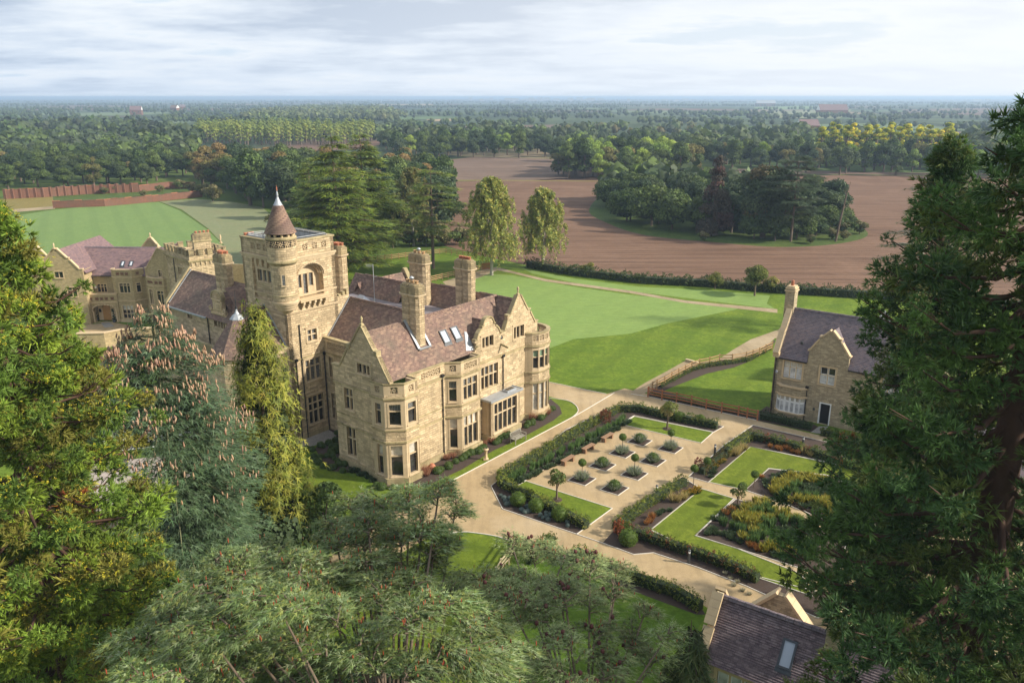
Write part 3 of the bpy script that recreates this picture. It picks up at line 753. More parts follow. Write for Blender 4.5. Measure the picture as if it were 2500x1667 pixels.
def chimney(bld, u, v, z0, z1, lu=0.95, lv=1.75, pots=4, pm='terracotta', along='v', sm='stone', cowl=False):
    """two conjoined shafts with canted corners, cornice, cap and pots"""
    c = empty('chimney', (u, v, 0)); c.parent = bld
    sh = MB(); zc = z1 - 0.95
    a, b = (lu / 2, lv / 2)
    def shaft(mb, gx, gy, z0_, z1_, ch=0.2, notch=0.12):
        # plan outline: rectangle with canted corners and a groove in the middle of the long sides
        if along == 'v':
            p = [(-gx, -gy + ch), (-gx + ch, -gy), (gx - ch, -gy), (gx, -gy + ch), (gx, -notch), (gx - notch, 0), (gx, notch), (gx, gy - ch), (gx - ch, gy), (-gx + ch, gy), (-gx, gy - ch), (-gx, notch), (-gx + notch, 0), (-gx, -notch)]
        else:
            p = [(-gx, -gy + ch), (-gx + ch, -gy), (-notch, -gy), (0, -gy + notch), (notch, -gy), (gx - ch, -gy), (gx, -gy + ch), (gx, gy - ch), (gx - ch, gy), (notch, gy), (0, gy - notch), (-notch, gy), (-gx + ch, gy), (-gx, gy - ch)]
        mb.prism(p, z0_, z1_)
    shaft(sh, a, b, z0, zc)
    sh.build('shaft', M[sm], c)
    k = MB()
    shaft(k, a + 0.06, b + 0.06, zc, zc + 0.07); shaft(k, a + 0.13, b + 0.13, zc + 0.07, zc + 0.16)
    k.build('cornice', M['ashlar'], c)
    k = MB(); shaft(k, a + 0.05, b + 0.05, zc + 0.16, z1 - 0.18); 
    shaft(k, a - 0.02, b - 0.02, z1 - 0.18, z1 - 0.06, 0.25); shaft(k, a - 0.1, b - 0.1, z1 - 0.06, z1, 0.25)
    k.build('cap', M['chimney_old'], c)
    # sunk panels on the faces
    k = MB()
    for sgn in (-1, 1):
        for q in (-0.5, 0.5):
            if along == 'v':
                for off in (-0.2, 0, 0.2): k.box(sgn * (a - 0.005), sgn * (a + 0.02), q * b + off * b - 0.035, q * b + off * b + 0.035, zc - 1.5, zc - 0.15) if sgn > 0 else k.box(-(a + 0.02), -(a - 0.005), q * b + off * b - 0.035, q * b + off * b + 0.035, zc - 1.5, zc - 0.15)
    for off in (-0.5, 0, 0.5): k.box(off * a - 0.035, off * a + 0.035, -(b + 0.02), -(b - 0.005), zc - 1.5, zc - 0.15)
    k.build('panel_rib', M[sm], c)
    for i in range(pots):
        t = (i + 0.5) / pots * 2 - 1
        x, y = (0, t * (b - 0.25)) if along == 'v' else (t * (a - 0.25), 0)
        if pots > 4: x, y = ((-0.15 if i % 2 else 0.15), t * (b - 0.3))
        k = MB(); k.lathe([(0.15, z1 - 0.03), (0.14, z1 + 0.16), (0.175, z1 + 0.19), (0.175, z1 + 0.24), (0.13, z1 + 0.24), (0.12, z1 + 0.1)], x, y, 10)
        k.build('chimney_pot', M[pm], c)
    if cowl:
        k = MB(); k.lathe([(0.1, z1), (0.1, z1 + 0.35), (0.2, z1 + 0.36), (0.2, z1 + 0.4), (0.06, z1 + 0.5)], 0.05, 0.1, 10); k.build('cowl', M['lead'], c)
    fl = MB()
    fl.box(-a - 0.14, a + 0.14, -b - 0.14, b + 0.14, z0 + 0.0, z0 + 0.02)
    return c
def roof_quad(mb, a, b, c, d, th=0.1):
    """sloping slab: a,b eave; c,d ridge"""
    a, b, c, d = (Vector(p) for p in (a, b, c, d))
    n = (b - a).cross(d - a).normalized()
    if n.z < 0: n = -n
    lo = [p - n * th for p in (a, b, c, d)]
    v = [a, b, c, d] + lo
    up = (b - a).cross(d - a).z > 0
    f = [(0, 1, 2, 3), (7, 6, 5, 4), (0, 4, 5, 1), (1, 5, 6, 2), (2, 6, 7, 3), (3, 7, 4, 0)]
    if not up: f = [x[::-1] for x in f]
    mb.add(v, f)
def ridge_tiles(bld, p, q, mat, n=None, r=0.12, name='ridge_tile', each=0.45, solo=True):
    p = Vector(p); q = Vector(q); L = (q - p).length; n = n or max(2, int(L / each))
    d = (q - p) / n; one = MB()
    for i in range(n):
        mb = MB() if solo else one
        a, b = p + d * (i + 0.02), p + d * (i + 0.98)
        w = Vector((d.y, -d.x, 0)).normalized() * r
        h = Vector((0, 0, 0.03 + 0.012 * (i % 2)))
        v = [a - w + Vector((0, 0, -0.1)), a - w * 0.4 + h, a + w * 0.4 + h, a + w + Vector((0, 0, -0.1)), b - w + Vector((0, 0, -0.1)), b - w * 0.4 + h, b + w * 0.4 + h, b + w + Vector((0, 0, -0.1))]
        mb.add(v, [(0, 1, 5, 4), (1, 2, 6, 5), (2, 3, 7, 6), (0, 3, 2, 1), (4, 5, 6, 7)])
        if solo: mb.build(name, mat, bld)
    if not solo: one.build(name, mat, bld)
def rainpipe(bld, pl, s, z0, z1, r=0.045, hopper=True, d=0.08):
    mb = MB(); mb.tube([pl.P(s, z0, d), pl.P(s, z1, d)], r, 8)
    z = z0 + 0.4
    while z < z1 - 0.2: mb.lathe([(r + .02, z), (r + .02, z + .06)], pl.P(s, 0, d).x, pl.P(s, 0, d).y, 8); z += 1.25
    if hopper: pbox(mb, pl, s - 0.13, s + 0.13, z1 - 0.02, z1 + 0.2, 0.01, 0.2)
    return mb.build('drainpipe', M['black'], bld)
def finial(bld, x, y, z, h=0.65, mat='coping', fancy=True):
    mb = MB()
    mb.prism([(x - .13, y - .13), (x + .13, y - .13), (x + .13, y + .13), (x - .13, y + .13)], z - 0.1, z + 0.1)
    mb.lathe([(0.1, z + .1), (0.06, z + .14), (0.05, z + .24), (0.1, z + .28), (0.05, z + .31), (0.12, z + h * .7), (0.07, z + h * .85), (0.005, z + h)], x, y, 8)
    return mb.build('finial', M[mat], bld)
def gable_coping(bld, pl, pts, mat='coping', w=0.12, d0=-0.34, d1=0.07, name='coping_stone', each=0.8):
    """coping stones along the raking outline; each stone is a part"""
    for (a, b) in zip(pts[:-1], pts[1:]):
        L = math.hypot(b[0] - a[0], b[1] - a[1]); n = max(1, round(L / each))
        for i in range(n):
            p = (a[0] + (b[0] - a[0]) * i / n, a[1] + (b[1] - a[1]) * i / n); q = (a[0] + (b[0] - a[0]) * (i + 1) / n, a[1] + (b[1] - a[1]) * (i + 1) / n)
            t = Vector((q[0] - p[0], q[1] - p[1])).normalized()
            q2 = (q[0] - t.x * 0.01, q[1] - t.y * 0.01)
            mb = MB(); nn = Vector((-t.y, t.x)) * w
            e = t * (0.03 if i == n - 1 else 0)
            qq = [(p[0], p[1]), (q2[0] + e.x, q2[1] + e.y), (q2[0] + nn.x + e.x, q2[1] + nn.y + e.y), (p[0] + nn.x, p[1] + nn.y)]
            v = [pl.P(x, z, d) for d in (d0, d1 + (0.004 if i % 2 else 0)) for x, z in qq]
            mb.add(v, [(3, 2, 1, 0), (4, 5, 6, 7), (0, 1, 5, 4), (1, 2, 6, 5), (2, 3, 7, 6), (3, 0, 4, 7)])
            mb.build(name, M[mat], bld)
def skylight(bld, o, tx, ty, w, h, fr='darkgrey', gl='glass_sky', bars=1, name='roof_window'):
    """o: lower left corner on the slope, tx / ty unit vectors along and up the slope"""
    o, tx, ty = Vector(o), Vector(tx).normalized(), Vector(ty).normalized(); n = tx.cross(ty).normalized()
    if n.z < 0: n = -n
    def B(mb, a0, a1, b0, b1, d0, d1):
        v = [o + tx * a + ty * b + n * d for d in (d0, d1) for a, b in ((a0, b0), (a1, b0), (a1, b1), (a0, b1))]
        mb.add(v, [(3, 2, 1, 0), (4, 5, 6, 7), (0, 1, 5, 4), (1, 2, 6, 5), (2, 3, 7, 6), (3, 0, 4, 7)])
    mb = MB(); c = 0.09
    B(mb, 0, c, 0, h, -.05, .1); B(mb, w - c, w, 0, h, -.05, .1); B(mb, c, w - c, 0, c, -.05, .09); B(mb, c, w - c, h - c, h, -.05, .09); B(mb, -.04, w + .04, -.2, 0, -.03, .03)
    f = mb.build(name, M[fr], bld)
    mb = MB(); B(mb, c, w - c, c, h - c, 0, .05); mb.build('pane', M[gl], f)
    if bars:
        mb = MB(); B(mb, w / 2 - .02, w / 2 + .02, c, h - c, .05, .075); mb.build('glazing_bar', M['white'], f)
    return f
def band(bld, pts, z0, z1, out, inn=-0.05, name='string_course', mat='coping', closed=False):
    mb = MB(); strip(mb, pts, inn, out, z0, z1, closed)
    strip(mb, pts, inn, out * 0.5, z0 - 0.06, z0, closed)
    return mb.build(name, M[mat], bld)

# ---------------------------------------------------------------- the manor
MANG = R(51.0)
mo = Vector((math.cos(MANG), math.sin(MANG))) * 36.7 + Vector((-math.sin(MANG), math.cos(MANG))) * 41.5
man = empty('manor_house', (mo.x, mo.y, 0), MANG, 'large old limestone manor with tall square tower, conical turret and clay tile roofs', 'house')
walls = MB()
TR = ('glass', 'glass', 'glass_curtain')
Gs = [M['glass'], M['glass'], M['glass'], M['glass']]
Gc = [M['glass'], M['glass_curtain'], M['glass'], M['glass']]
GV = 6.02
gpl = PL((0, GV), (0, 0))                     # gable facade, s = 6.02 - v
def gs(v): return GV - v
gab = [(0, 0), (GV, 0), (GV, 8.0), (gs(-0.35), 8.05), (gs(-0.35), 8.2), (gs(0.8), 9.9), (gs(1.05), 10.15), (gs(1.3), 10.42), (gs(2.42), 11.95), (gs(2.7), 11.95), (gs(3.8), 10.42), (gs(4.05), 10.15), (gs(4.3), 9.9), (gs(5.3), 8.35), (gs(6.12), 8.35), (gs(6.12), 7.0), (0, 7.0)]
wins_g = [(3.92, 4.92, 4.9, 6.62, 2, (5.92,)), (3.87, 4.9, 0.97, 3.38, 2, (2.43,)), (1.78, 3.18, 8.22, 8.98, 3, ())]
wall(walls, gpl, gab, [H(gs(b), gs(a), c, d) for a, b, c, d, _, _ in wins_g], 0.34)
for a, b, c, d, n, t in wins_g:
    window(man, gpl, gs(b), gs(a), c, d, n, t, gm=Gc if c > 4 else Gs, top_gm=M['glass_lead'] if c > 4 else None)
gable_coping(man, gpl, [(gs(6.15), 8.35), (gs(5.3), 8.37)][::-1]); gable_coping(man, gpl, [(gs(-0.35), 8.2), (gs(0.8), 9.9)]); gable_coping(man, gpl, [(gs(1.0), 10.15), (gs(1.3), 10.42), (gs(2.42), 11.95)])
gable_coping(man, gpl, [(gs(2.7), 11.95), (gs(3.8), 10.42), (gs(4.1), 10.15)]); gable_coping(man, gpl, [(gs(4.3), 9.9), (gs(5.3), 8.35)])
finial(man, 0.13, 2.56, 12.0, 0.7)
for v in (1.02, 4.08):
    mb = MB(); pbox(mb, gpl, gs(v) - 0.18, gs(v) + 0.18, 9.95, 10.3, -0.36, 0.09); mb.build('kneeler', M['coping'], man)
# long facade, s = u
fpl = PL((0, 0), (18.15, 0))
top = [(2.1, 0), (18.15, 0), (18.15, 8.85), (17.75, 8.85), (17.05, 9.9), (17.05, 10.2), (16.7, 10.2), (15.7, 11.7), (15.35, 11.7), (14.3, 10.15), (13.95, 10.15), (13.95, 9.75), (13.55, 8.92), (12.95, 8.85), (12.85, 9.15), (12.7, 9.42), (12.45, 9.65), (12.28, 9.7), (12.28, 9.92), (12.1, 9.95)]
arch = [(11.45 + 0.62 * math.cos(t), 9.98 + 0.62 * math.sin(t)) for t in [PI * k / 12 for k in range(0, 13)]]
lefts = [(10.62, 9.92), (10.62, 9.7), (10.45, 9.65), (10.2, 9.42), (10.05, 9.15), (9.97, 8.95), (9.72, 8.95), (9.72, 8.78), (9.9, 8.68), (9.95, 8.5), (9.85, 8.25), (9.72, 8.15), (9.72, 8.02), (9.3, 8.0), (9.3, 6.98), (2.1, 6.98)]
top = top + arch + lefts
wl_ = [(10.42, 12.62, 4.45, 6.42, 4, (5.58,)), (10.62, 12.05, 8.08, 9.0, 3, ()), (14.78, 16.2, 7.92, 8.98, 3, ())]
wall(walls, fpl, top, [H(a, b, c, d) for a, b, c, d, _, _ in wl_] + [[(12.98, 8.3), (13.34, 8.3), (13.3, 8.5), (13.16, 8.72), (13.02, 8.5)]], 0.34)
for a, b, c, d, n, t in wl_: window(man, fpl, a, b, c, d, n, t, gm=Gs, top_gm=M['glass_lead'] if t else None)
mb = MB(); pbox(mb, fpl, 12.9, 13.4, 8.2, 8.8, -0.33, -0.28); mb.build('niche', M['niche'], man)
mb = MB(); mb.lathe([(0.06, 8.3), (0.14, 8.34), (0.11, 8.5), (0.04, 8.56), (0, 8.6)], 13.16, 0.1, 8); mb.build('bell', M['darkgrey'], man)
mb = MB(); mb.bar((13.05, 0.0, 7.9), (13.1, -0.75, 7.72), 0.12, 0.14); mb.build('lead_spout', M['coping'], man)
gable_coping(man, fpl, [(9.72, 8.95), (9.97, 8.95), (10.05, 9.15), (10.2, 9.42), (10.45, 9.65), (10.62, 9.72)], each=0.5)
gable_coping(man, fpl, [(10.62, 9.92), (10.85, 9.95)][:2]); gable_coping(man, fpl, [(q[0], q[1]) for q in arch[::-1]], each=0.5)
gable_coping(man, fpl, [(12.1, 9.95), (12.28, 9.92)]); gable_coping(man, fpl, [(12.28, 9.72), (12.45, 9.65), (12.7, 9.42), (12.85, 9.15), (12.95, 8.87), (13.55, 8.92), (13.95, 9.75)])
gable_coping(man, fpl, [(13.9, 10.17), (14.3, 10.17), (15.35, 11.7)]); gable_coping(man, fpl, [(15.7, 11.7), (16.7, 10.2), (17.1, 10.17)]); gable_coping(man, fpl, [(17.05, 9.95), (17.75, 8.87), (18.2, 8.87)])
mb = MB(); mb.tube([fpl.P(9.74 + 0.12 + 0.13 * math.cos(t), 8.42 + 0.13 * math.sin(t), 0.05) for t in np.linspace(0, 5.5, 14)], 0.05, 5); mb.build('scroll', M['coping'], man)
finial(man, 15.52, 0.13, 11.75, 0.75)
# other sides of the body
def plainwall(p, q, z1, z0=0.0): 
    pl = PL(p, q); wall(walls, pl, rect(0, pl.len, z0, z1), [], 0.3)
plainwall((18.15, 0), (18.15, 19), 7.9)
plainwall((0.0, GV + 0.0), (3.71, GV), 0.1)
walls_back = PL((3.71, 6.02), (0.34, 6.02)); wall(walls, walls_back, rect(0, walls_back.len, 0, 8.0), [], 0.3)
# W2 recessed wing between gable and tower
w2 = PL((3.71, 11.9), (3.71, 6.02))
def w2s(v): return 11.9 - v
wl2 = [(10.92 - 0.1, 11.36, 5.05, 6.82, 2, (6.2,)), (10.9 - 0.1, 11.36, 1.2, 3.52, 2, (2.9, 2.25)), (7.2, 9.0, 5.0, 6.8, 3, (6.2,))]
sq2 = [(11.44 - 0.5 * k, 11.44 - 0.5 * k - 0.45) for k in range(5)]
wall(walls, w2, rect(0, w2.len, 0, 8.42), [H(w2s(b), w2s(a), c, d) for a, b, c, d, _, _ in wl2] + [H(w2s(11.48), w2s(8.87), 7.48, 8.12)], 0.3)
for a, b, c, d, n, t in wl2: window(man, w2, w2s(b), w2s(a), c, d, n, t, gm=Gs)
lattice(man, w2, w2s(11.48), w2s(8.87), 7.48, 8.12, 5, -0.25, -0.06, M['ashlar'])
gable_coping(man, w2, [(-0.0, 8.42), (5.9, 8.42)], each=0.75, w=0.1, d0=-0.36)
# bay A wraps the corner
def bay(poly, zt, name, faces, strings, par_holes, mat='ashlar'):
    """polygonal stone bay: faces = list of windows per facet"""
    bw = MB(); sw = MB()
    for i in range(len(poly) - 1):
        pl = PL(poly[i], poly[i + 1]); ws = faces[i]
        hs = [H(pl.len * a, pl.len * b, c, d) for a, b, c, d, n, t in ws]
        ph = par_holes[i]
        wall(bw, pl, rect(0, pl.len, 0, zt), hs + [H(pl.len / 2 - w / 2 + off, pl.len / 2 + w / 2 + off, zt - 0.72, zt - 0.2) for w, n, off in ph], 0.26)
        for a, b, c, d, n, t in ws:
            window(man, pl, pl.len * a, pl.len * b, c, d, n, t, gm=Gc if c > 4 else [M['glass'], M['glass'], M['glass_curtain']], top_gm=M['glass_lead'] if c > 4 else None, border=0.13, head=False, proud=0.02, depth=0.2)
        for w, n, off in ph: lattice(man, pl, pl.len / 2 - w / 2 + off, pl.len / 2 + w / 2 + off, zt - 0.72, zt - 0.2, n, -0.22, -0.05, M['ashlar'])
        # rubble infill bands between the window zones
        for z0, z1 in ((3.5, 4.32),) if zt > 5 else ():
            pbox(sw, pl, 0.02, pl.len - 0.02, z0, z1, -0.01, 0.012); sw.build('rubble_panel', M['stone'], man); sw = MB()
        if zt > 5: pbox(sw, pl, 0.02, pl.len - 0.02, zt - 1.05, zt - 0.78, -0.01, 0.01); sw.build('rubble_panel', M['stone'], man); sw = MB()
    bw.build(name, M[mat], man)
    if sw.v: sw.build('rubble_panel', M['stone'], man)
    for z0, z1, o in strings: band(man, poly, z0, z1, o)
A = [(0, 1.42), (-0.33, 1.42), (-0.28, 0.05), (0.8, -1.0), (2.15, -1.0), (2.15, 0)]
bay(A, 7.98, 'corner_bay', [[], [(.3, .72, 4.78, 6.42, 1, (5.85,)), (.3, .72, 0.72, 3.12, 1, (2.2,))], [(.22, .78, 4.78, 6.42, 1, (5.85,)), (.22, .78, 0.66, 3.12, 1, (2.25,))], [(.2, .8, 4.78, 6.42, 1, (5.85,)), (.2, .8, 0.66, 3.12, 1, (2.25,))], []],
    [(7.98, 8.08, 0.06), (6.82, 6.96, 0.1), (4.32, 4.42, 0.07), (3.36, 3.5, 0.1), (0.0, 0.5, 0.14)], [[], [(0.5, 1, 0)], [(0.52, 1, 0)], [(0.5, 1, 0)], []])
B_ = [(6.1, 0), (7.05, -0.88), (9.3, -0.88), (9.3, 0)]
bay(B_, 7.98, 'middle_bay', [[(.25, .7, 4.75, 6.45, 1, (5.8,)), (.25, .7, 0.72, 3.25, 1, (2.35,))], [(.1, .84, 4.72, 6.5, 3, (5.85,)), (.1, .84, 0.68, 3.3, 3, (2.38,))], []],
    [(7.98, 8.08, 0.06), (6.82, 6.96, 0.1), (4.32, 4.42, 0.07), (3.36, 3.5, 0.1), (0.0, 0.5, 0.14)], [[(0.5, 1, 0)], [(1.5, 3, 0.0)], []])
# flat parapet between the bays with four pierced squares
pp = PL((2.15, 0.0), (6.1, 0.0)); pw = MB()
wall(pw, pp, rect(0, pp.len, 6.98, 7.98), [H(1.35, 3.45, 7.3, 7.82)], 0.3, d=0.0)
pw.build('parapet', M['stone'], man); lattice(man, pp, 1.35, 3.45, 7.3, 7.82, 4, -0.25, -0.05, M['ashlar'])
gable_coping(man, pp, [(0, 7.98), (3.95, 7.98)], each=0.8, w=0.1, d1=0.06)
band(man, [(2.15, 0), (6.1, 0)], 6.84, 6.97, 0.1); band(man, [(9.3, 0), (16.3, 0)], 6.84, 6.97, 0.1)
for z0, z1, o in ((4.36, 4.44, 0.05), (3.44, 3.56, 0.08), (0.0, 0.5, 0.1)):
    band(man, [(2.15, 0), (6.1, 0)], z0, z1, o); band(man, [(9.3, 0), (16.3, 0)], z0, z1, o)
    band(man, [(0, GV), (0, 1.42)], z0, z1, o)
band(man, [(0, GV), (0, 1.42)], 6.84, 6.97, 0.1)
band(man, [(3.71, 11.9), (3.71, 6.02)], 7.06, 7.18, 0.08)
# porch-like single storey window bay
pc = MB(); C_ = [(10.5, 0), (10.5, -1.0), (14.4, -1.0), (14.4, 0)]
l1, l2, l3 = PL(C_[0], C_[1]), PL(C_[1], C_[2]), PL(C_[2], C_[3])
wall(pc, l1, rect(0, 1.0, 0, 3.6), [], 0.25); wall(pc, l3, rect(0, 1.0, 0, 3.6), [], 0.25)
wall(pc, l2, rect(0, 3.9, 0, 3.6), [H(0.42, 3.45, 0.68, 3.28)], 0.25)
pc.build('window_porch', M['ashlar'], man)
window(man, l2, 0.42, 3.45, 0.68, 3.28, 5, (2.25,), gm=[M['glass'], M['glass_curtain'], M['glass']], border=0.13, head=False, depth=0.2)
mb = MB(); mb.prism([(10.3, 0.02), (10.3, -1.22), (14.62, -1.22), (14.62, 0.02)], 3.6, 3.72); mb.prism([(10.3, -0.0), (10.3, -1.22), (14.62, -1.22), (14.62, 0.0), (14.54, 0.0), (14.54, -1.12), (10.4, -1.12), (10.4, 0.0)], 3.72, 3.78)
mb.box(12.9, 14.1, -0.85, -0.25, 3.72, 3.86); mb.build('lead_roof', M['lead'], man)
mb = MB(); mb.box(13.0, 14.0, -0.75, -0.35, 3.86, 3.88); mb.build('roof_light', M['glass'], man)
band(man, C_, 0.0, 0.5, 0.12)
# round corner bay
rc = Vector((18.0, 0.75)); rr = 1.82; NF = 18
ring = [(rc.x + rr * math.cos(2 * PI * k / NF + 0.1), rc.y + rr * math.sin(2 * PI * k / NF + 0.1)) for k in range(NF)]
ring = ring[::-1]
rb = MB(); rs = MB()
def facet_dir(k):
    a, b = Vector(ring[k]), Vector(ring[(k + 1) % NF]); m = (a + b) / 2 - rc
    return math.degrees(math.atan2(m.y, m.x))
for k in range(NF):
    pl = PL(ring[(k + 1) % NF], ring[k]); 
    if (Vector(pl.P(0, 0, 1)[:2]) - rc).length < (Vector(pl.P(0, 0, 0)[:2]) - rc).length: pl = PL(ring[k], ring[(k + 1) % NF])
    an = facet_dir(k); lit = -145 < an < -20
    win = -135 < an < -55 or -40 < an < 0
    L_ = pl.len; hs = [H(0.07, L_ - 0.07, 4.82, 6.5), H(0.07, L_ - 0.07, 0.85, 3.35)] if win else []
    ph = [H(0.06, L_ - 0.06, 7.36, 7.86)] if win or an > 100 or abs(an) < 30 else []
    wall(rb, pl, rect(0, L_, 0, 8.02), hs + ph, 0.22)
    if win:
        for z0, z1, t, gm, tg in ((4.82, 6.5, 5.85, M['glass'], M['glass_green'] if an < -75 else M['glass_lead']), (0.85, 3.35, 2.4, M['glass_curtain'] if an < -75 else M['glass'], None)):
            window(man, pl, 0.07, L_ - 0.07, z0, z1, 1, (t,), gm=gm, top_gm=tg, border=0.05, sill=False, head=False, depth=0.16, proud=0.015)
    if ph: lattice(man, pl, 0.06, L_ - 0.06, 7.36, 7.86, 1, -0.18, -0.04, M['ashlar'])
    pbox(rs, pl, 0.0, L_, 3.58, 4.38, -0.01, 0.012); pbox(rs, pl, 0, L_, 7.0, 7.28, -0.01, 0.01)
rb.build('round_bay', M['ashlar'], man); rs.build('rubble_panel', M['stone'], man)
ccw = ring
for z0, z1, o, nm in ((8.02, 8.14, 0.07, 'coping'), (6.84, 6.98, 0.12, 'string_course'), (4.4, 4.52, 0.1, 'string_course'), (3.42, 3.56, 0.12, 'string_course'), (0, 0.5, 0.14, 'plinth')):
    mb = MB(); strip(mb, ring, 0.2 if False else -0.0, 0, z0, z1, True) if False else None
    q = [(rc.x + (rr + o) * math.cos(2 * PI * k / NF + 0.1), rc.y + (rr + o) * math.sin(2 * PI * k / NF + 0.1)) for k in range(NF)]
    qi = [(rc.x + (rr - 0.3) * math.cos(2 * PI * k / NF + 0.1), rc.y + (rr - 0.3) * math.sin(2 * PI * k / NF + 0.1)) for k in range(NF)]
    v = [(x, y, z0) for x, y in q] + [(x, y, z1) for x, y in q] + [(x, y, z0) for x, y in qi] + [(x, y, z1) for x, y in qi]
    f = []
    for k in range(NF):
        j = (k + 1) % NF; f += [(k, j, NF + j, NF + k), (NF + k, NF + j, 3 * NF + j, 3 * NF + k), (2 * NF + k, 3 * NF + k, 3 * NF + j, 2 * NF + j), (j, k, 2 * NF + k, 2 * NF + j)]
    mb.add(v, f); mb.build(nm, M['coping'], man)
mb = MB(); mb.prism([(rc.x + 1.6 * math.cos(2 * PI * k / NF), rc.y + 1.6 * math.sin(2 * PI * k / NF)) for k in range(NF)], 7.05, 7.1); mb.build('bay_roof', M['lead_dark'], man)
# drainpipes on the long side
rainpipe(man, fpl, 5.75, 0, 7.0); rainpipe(man, fpl, 13.25, 3.75, 6.75)
# ----- roofs of the main block
rf = MB()
roof_quad(rf, (0.3, 0.12, 7.95), (13.2, 0.12, 7.95), (15.2, 2.55, 11.35), (0.3, 2.55, 11.35))
roof_quad(rf, (15.2, 5.0, 7.95), (0.3, 5.0, 7.95), (0.3, 2.55, 11.35), (15.2, 2.55, 11.35))
rf.build('main_roof', M['tile_old'], man)
rf = MB(); gr = 15.5
roof_quad(rf, (13.05, 12.5, 7.95), (13.05, 0.3, 7.95), (gr, 0.3, 11.3), (gr, 12.5, 11.3))
roof_quad(rf, (17.95, 0.3, 7.95), (17.95, 12.5, 7.95), (gr, 12.5, 11.3), (gr, 0.3, 11.3))
rf.build('cross_roof', M['tile_old'], man)
rf = MB(); c0 = 13.9
roof_quad(rf, (11.6, 19.5, 8.1), (11.6, 12.2, 8.1), (c0, 12.2, 11.35), (c0, 19.5, 11.35)); roof_quad(rf, (16.2, 12.2, 8.1), (16.2, 19.5, 8.1), (c0, 19.5, 11.35), (c0, 12.2, 11.35))
roof_quad(rf, (12.8, 16.5, 8.4), (19.0, 16.5, 8.4), (19.0, 18.0, 10.7), (12.8, 18.0, 10.7)); roof_quad(rf, (19.0, 19.5, 8.4), (12.8, 19.5, 8.4), (12.8, 18.0, 10.7), (19.0, 18.0, 10.7))
rf.build('rear_roof', M['tile_old'], man)
bg = PL((19.0, 19.6), (19.0, 16.4)); mb = MB(); wall(mb, bg, [(0, 0), (3.2, 0), (3.2, 8.6), (1.6, 11.1), (0, 8.6)], [], 0.35, d=-0.0); mb.build('rear_gable', M['stone'], man)
gable_coping(man, bg, [(3.2, 8.6), (1.6, 11.1), (0, 8.6)][::-1], d0=-0.4)
rf = MB()
roof_quad(rf, (3.95, 11.85, 8.2), (3.95, 4.0, 8.2), (6.75, 4.0, 11.4), (6.75, 11.85, 11.4)); roof_quad(rf, (9.55, 4.0, 8.2), (9.55, 11.85, 8.2), (6.75, 11.85, 11.4), (6.75, 4.0, 11.4))
rf.build('wing_roof', M['tile_old'], man)
rf = MB()
roof_quad(rf, (12.98, 0.1, 8.2), (12.98, 3.6, 8.2), (11.45, 3.6, 10.25), (11.45, 0.1, 10.25)); roof_quad(rf, (9.92, 3.6, 8.2), (9.92, 0.1, 8.2), (11.45, 0.1, 10.25), (11.45, 3.6, 10.25))
rf.build('dormer_roof', M['tile_old'], man)
mb = MB(); roof_quad(mb, (9.0, 0.3, 8.26), (9.93, 0.15, 8.1), (9.93, 1.1, 9.5), (9.8, 1.2, 9.55), 0.05); mb.build('lead_valley', M['lead'], man)
mb = MB(); mb.prism([(9.4, 5.0), (13.6, 5.0), (14.3, 12.2), (12.6, 12.3), (12.6, 18.5), (5.5, 18.5), (5.5, 11.9), (9.4, 11.9)], 9.45, 9.6); mb.build('flat_roof', M['lead_dark'], man)
mb = MB(); mb.prism([(10.6, 14.6), (11.4, 14.6), (11.4, 16.0), (10.6, 16.0)], 9.6, 9.75); mb.build('lantern_kerb', M['white'], man)
mb = MB(); mb.add([(10.6, 14.6, 9.75), (11.4, 14.6, 9.75), (11.4, 16.0, 9.75), (10.6, 16.0, 9.75), (11.0, 15.0, 10.25), (11.0, 15.6, 10.25)], [(0, 1, 4), (1, 2, 5, 4), (2, 3, 5), (3, 0, 4, 5)]); mb.build('roof_lantern', M['glass_sky'], man)
for a, b in (((0.35, 2.55, 11.38), (3.7, 2.55, 11.38)), ((5.2, 2.55, 11.38), (gr, 2.55, 11.38)), ((gr, 0.35, 11.33), (gr, 4.5, 11.33)), ((gr, 6.3, 11.33), (gr, 9.4, 11.33)), ((c0, 12.3, 11.38), (c0, 18.0, 11.38)), ((6.75, 4.6, 11.43), (6.75, 11.85, 11.43)), ((11.45, 0.2, 10.28), (11.45, 1.8, 10.28)), ((13.9, 18.0, 10.73), (18.7, 18.0, 10.73))):
    ridge_tiles(man, a, b, M['tile_old'])
mb = MB()   # lead flashings
mb.bar((3.93, 11.82, 8.3), (6.75, 11.82, 11.5), 0.14, 0.05); mb.bar((9.5, 11.82, 8.3), (6.75, 11.82, 11.5), 0.14, 0.05)
mb.bar((4.4, 1.0, 9.42), (4.4, 2.55, 11.45), 0.22, 0.06); mb.bar((4.35, 1.02, 9.36), (5.65, 1.02, 9.36), 0.3, 0.06); mb.bar((5.6, 1.0, 9.4), (5.6, 2.55, 11.45), 0.2, 0.06)
mb.build('lead_flashing', M['lead'], man)
slope = Vector((0, 2.43, 3.4)).normalized()
for u in (7.15, 8.45):
    skylight(man, (u, 0.95, 9.13), (1, 0, 0), slope, 0.78, 1.15)
nsl = Vector((2.3, 0, 3.25)).normalized()
for v in (17.9, 17.0): skylight(man, (12.25, v, 9.05), (0, -1, 0), nsl, 0.5, 0.6, bars=0, name='small_roof_window')
chimney(man, 5.0, 2.15, 9.2, 14.35, 0.95, 1.9, 3, 'pot_buff', cowl=True)
chimney(man, 14.6, 5.4, 9.4, 14.35, 0.95, 1.9, 4)
chimney(man, 14.1, 10.6, 9.4, 14.3, 1.0, 2.1, 3, 'pot_buff', cowl=True)
chimney(man, 9.3, 16.3, 9.4, 15.1, 0.95, 1.7, 6)
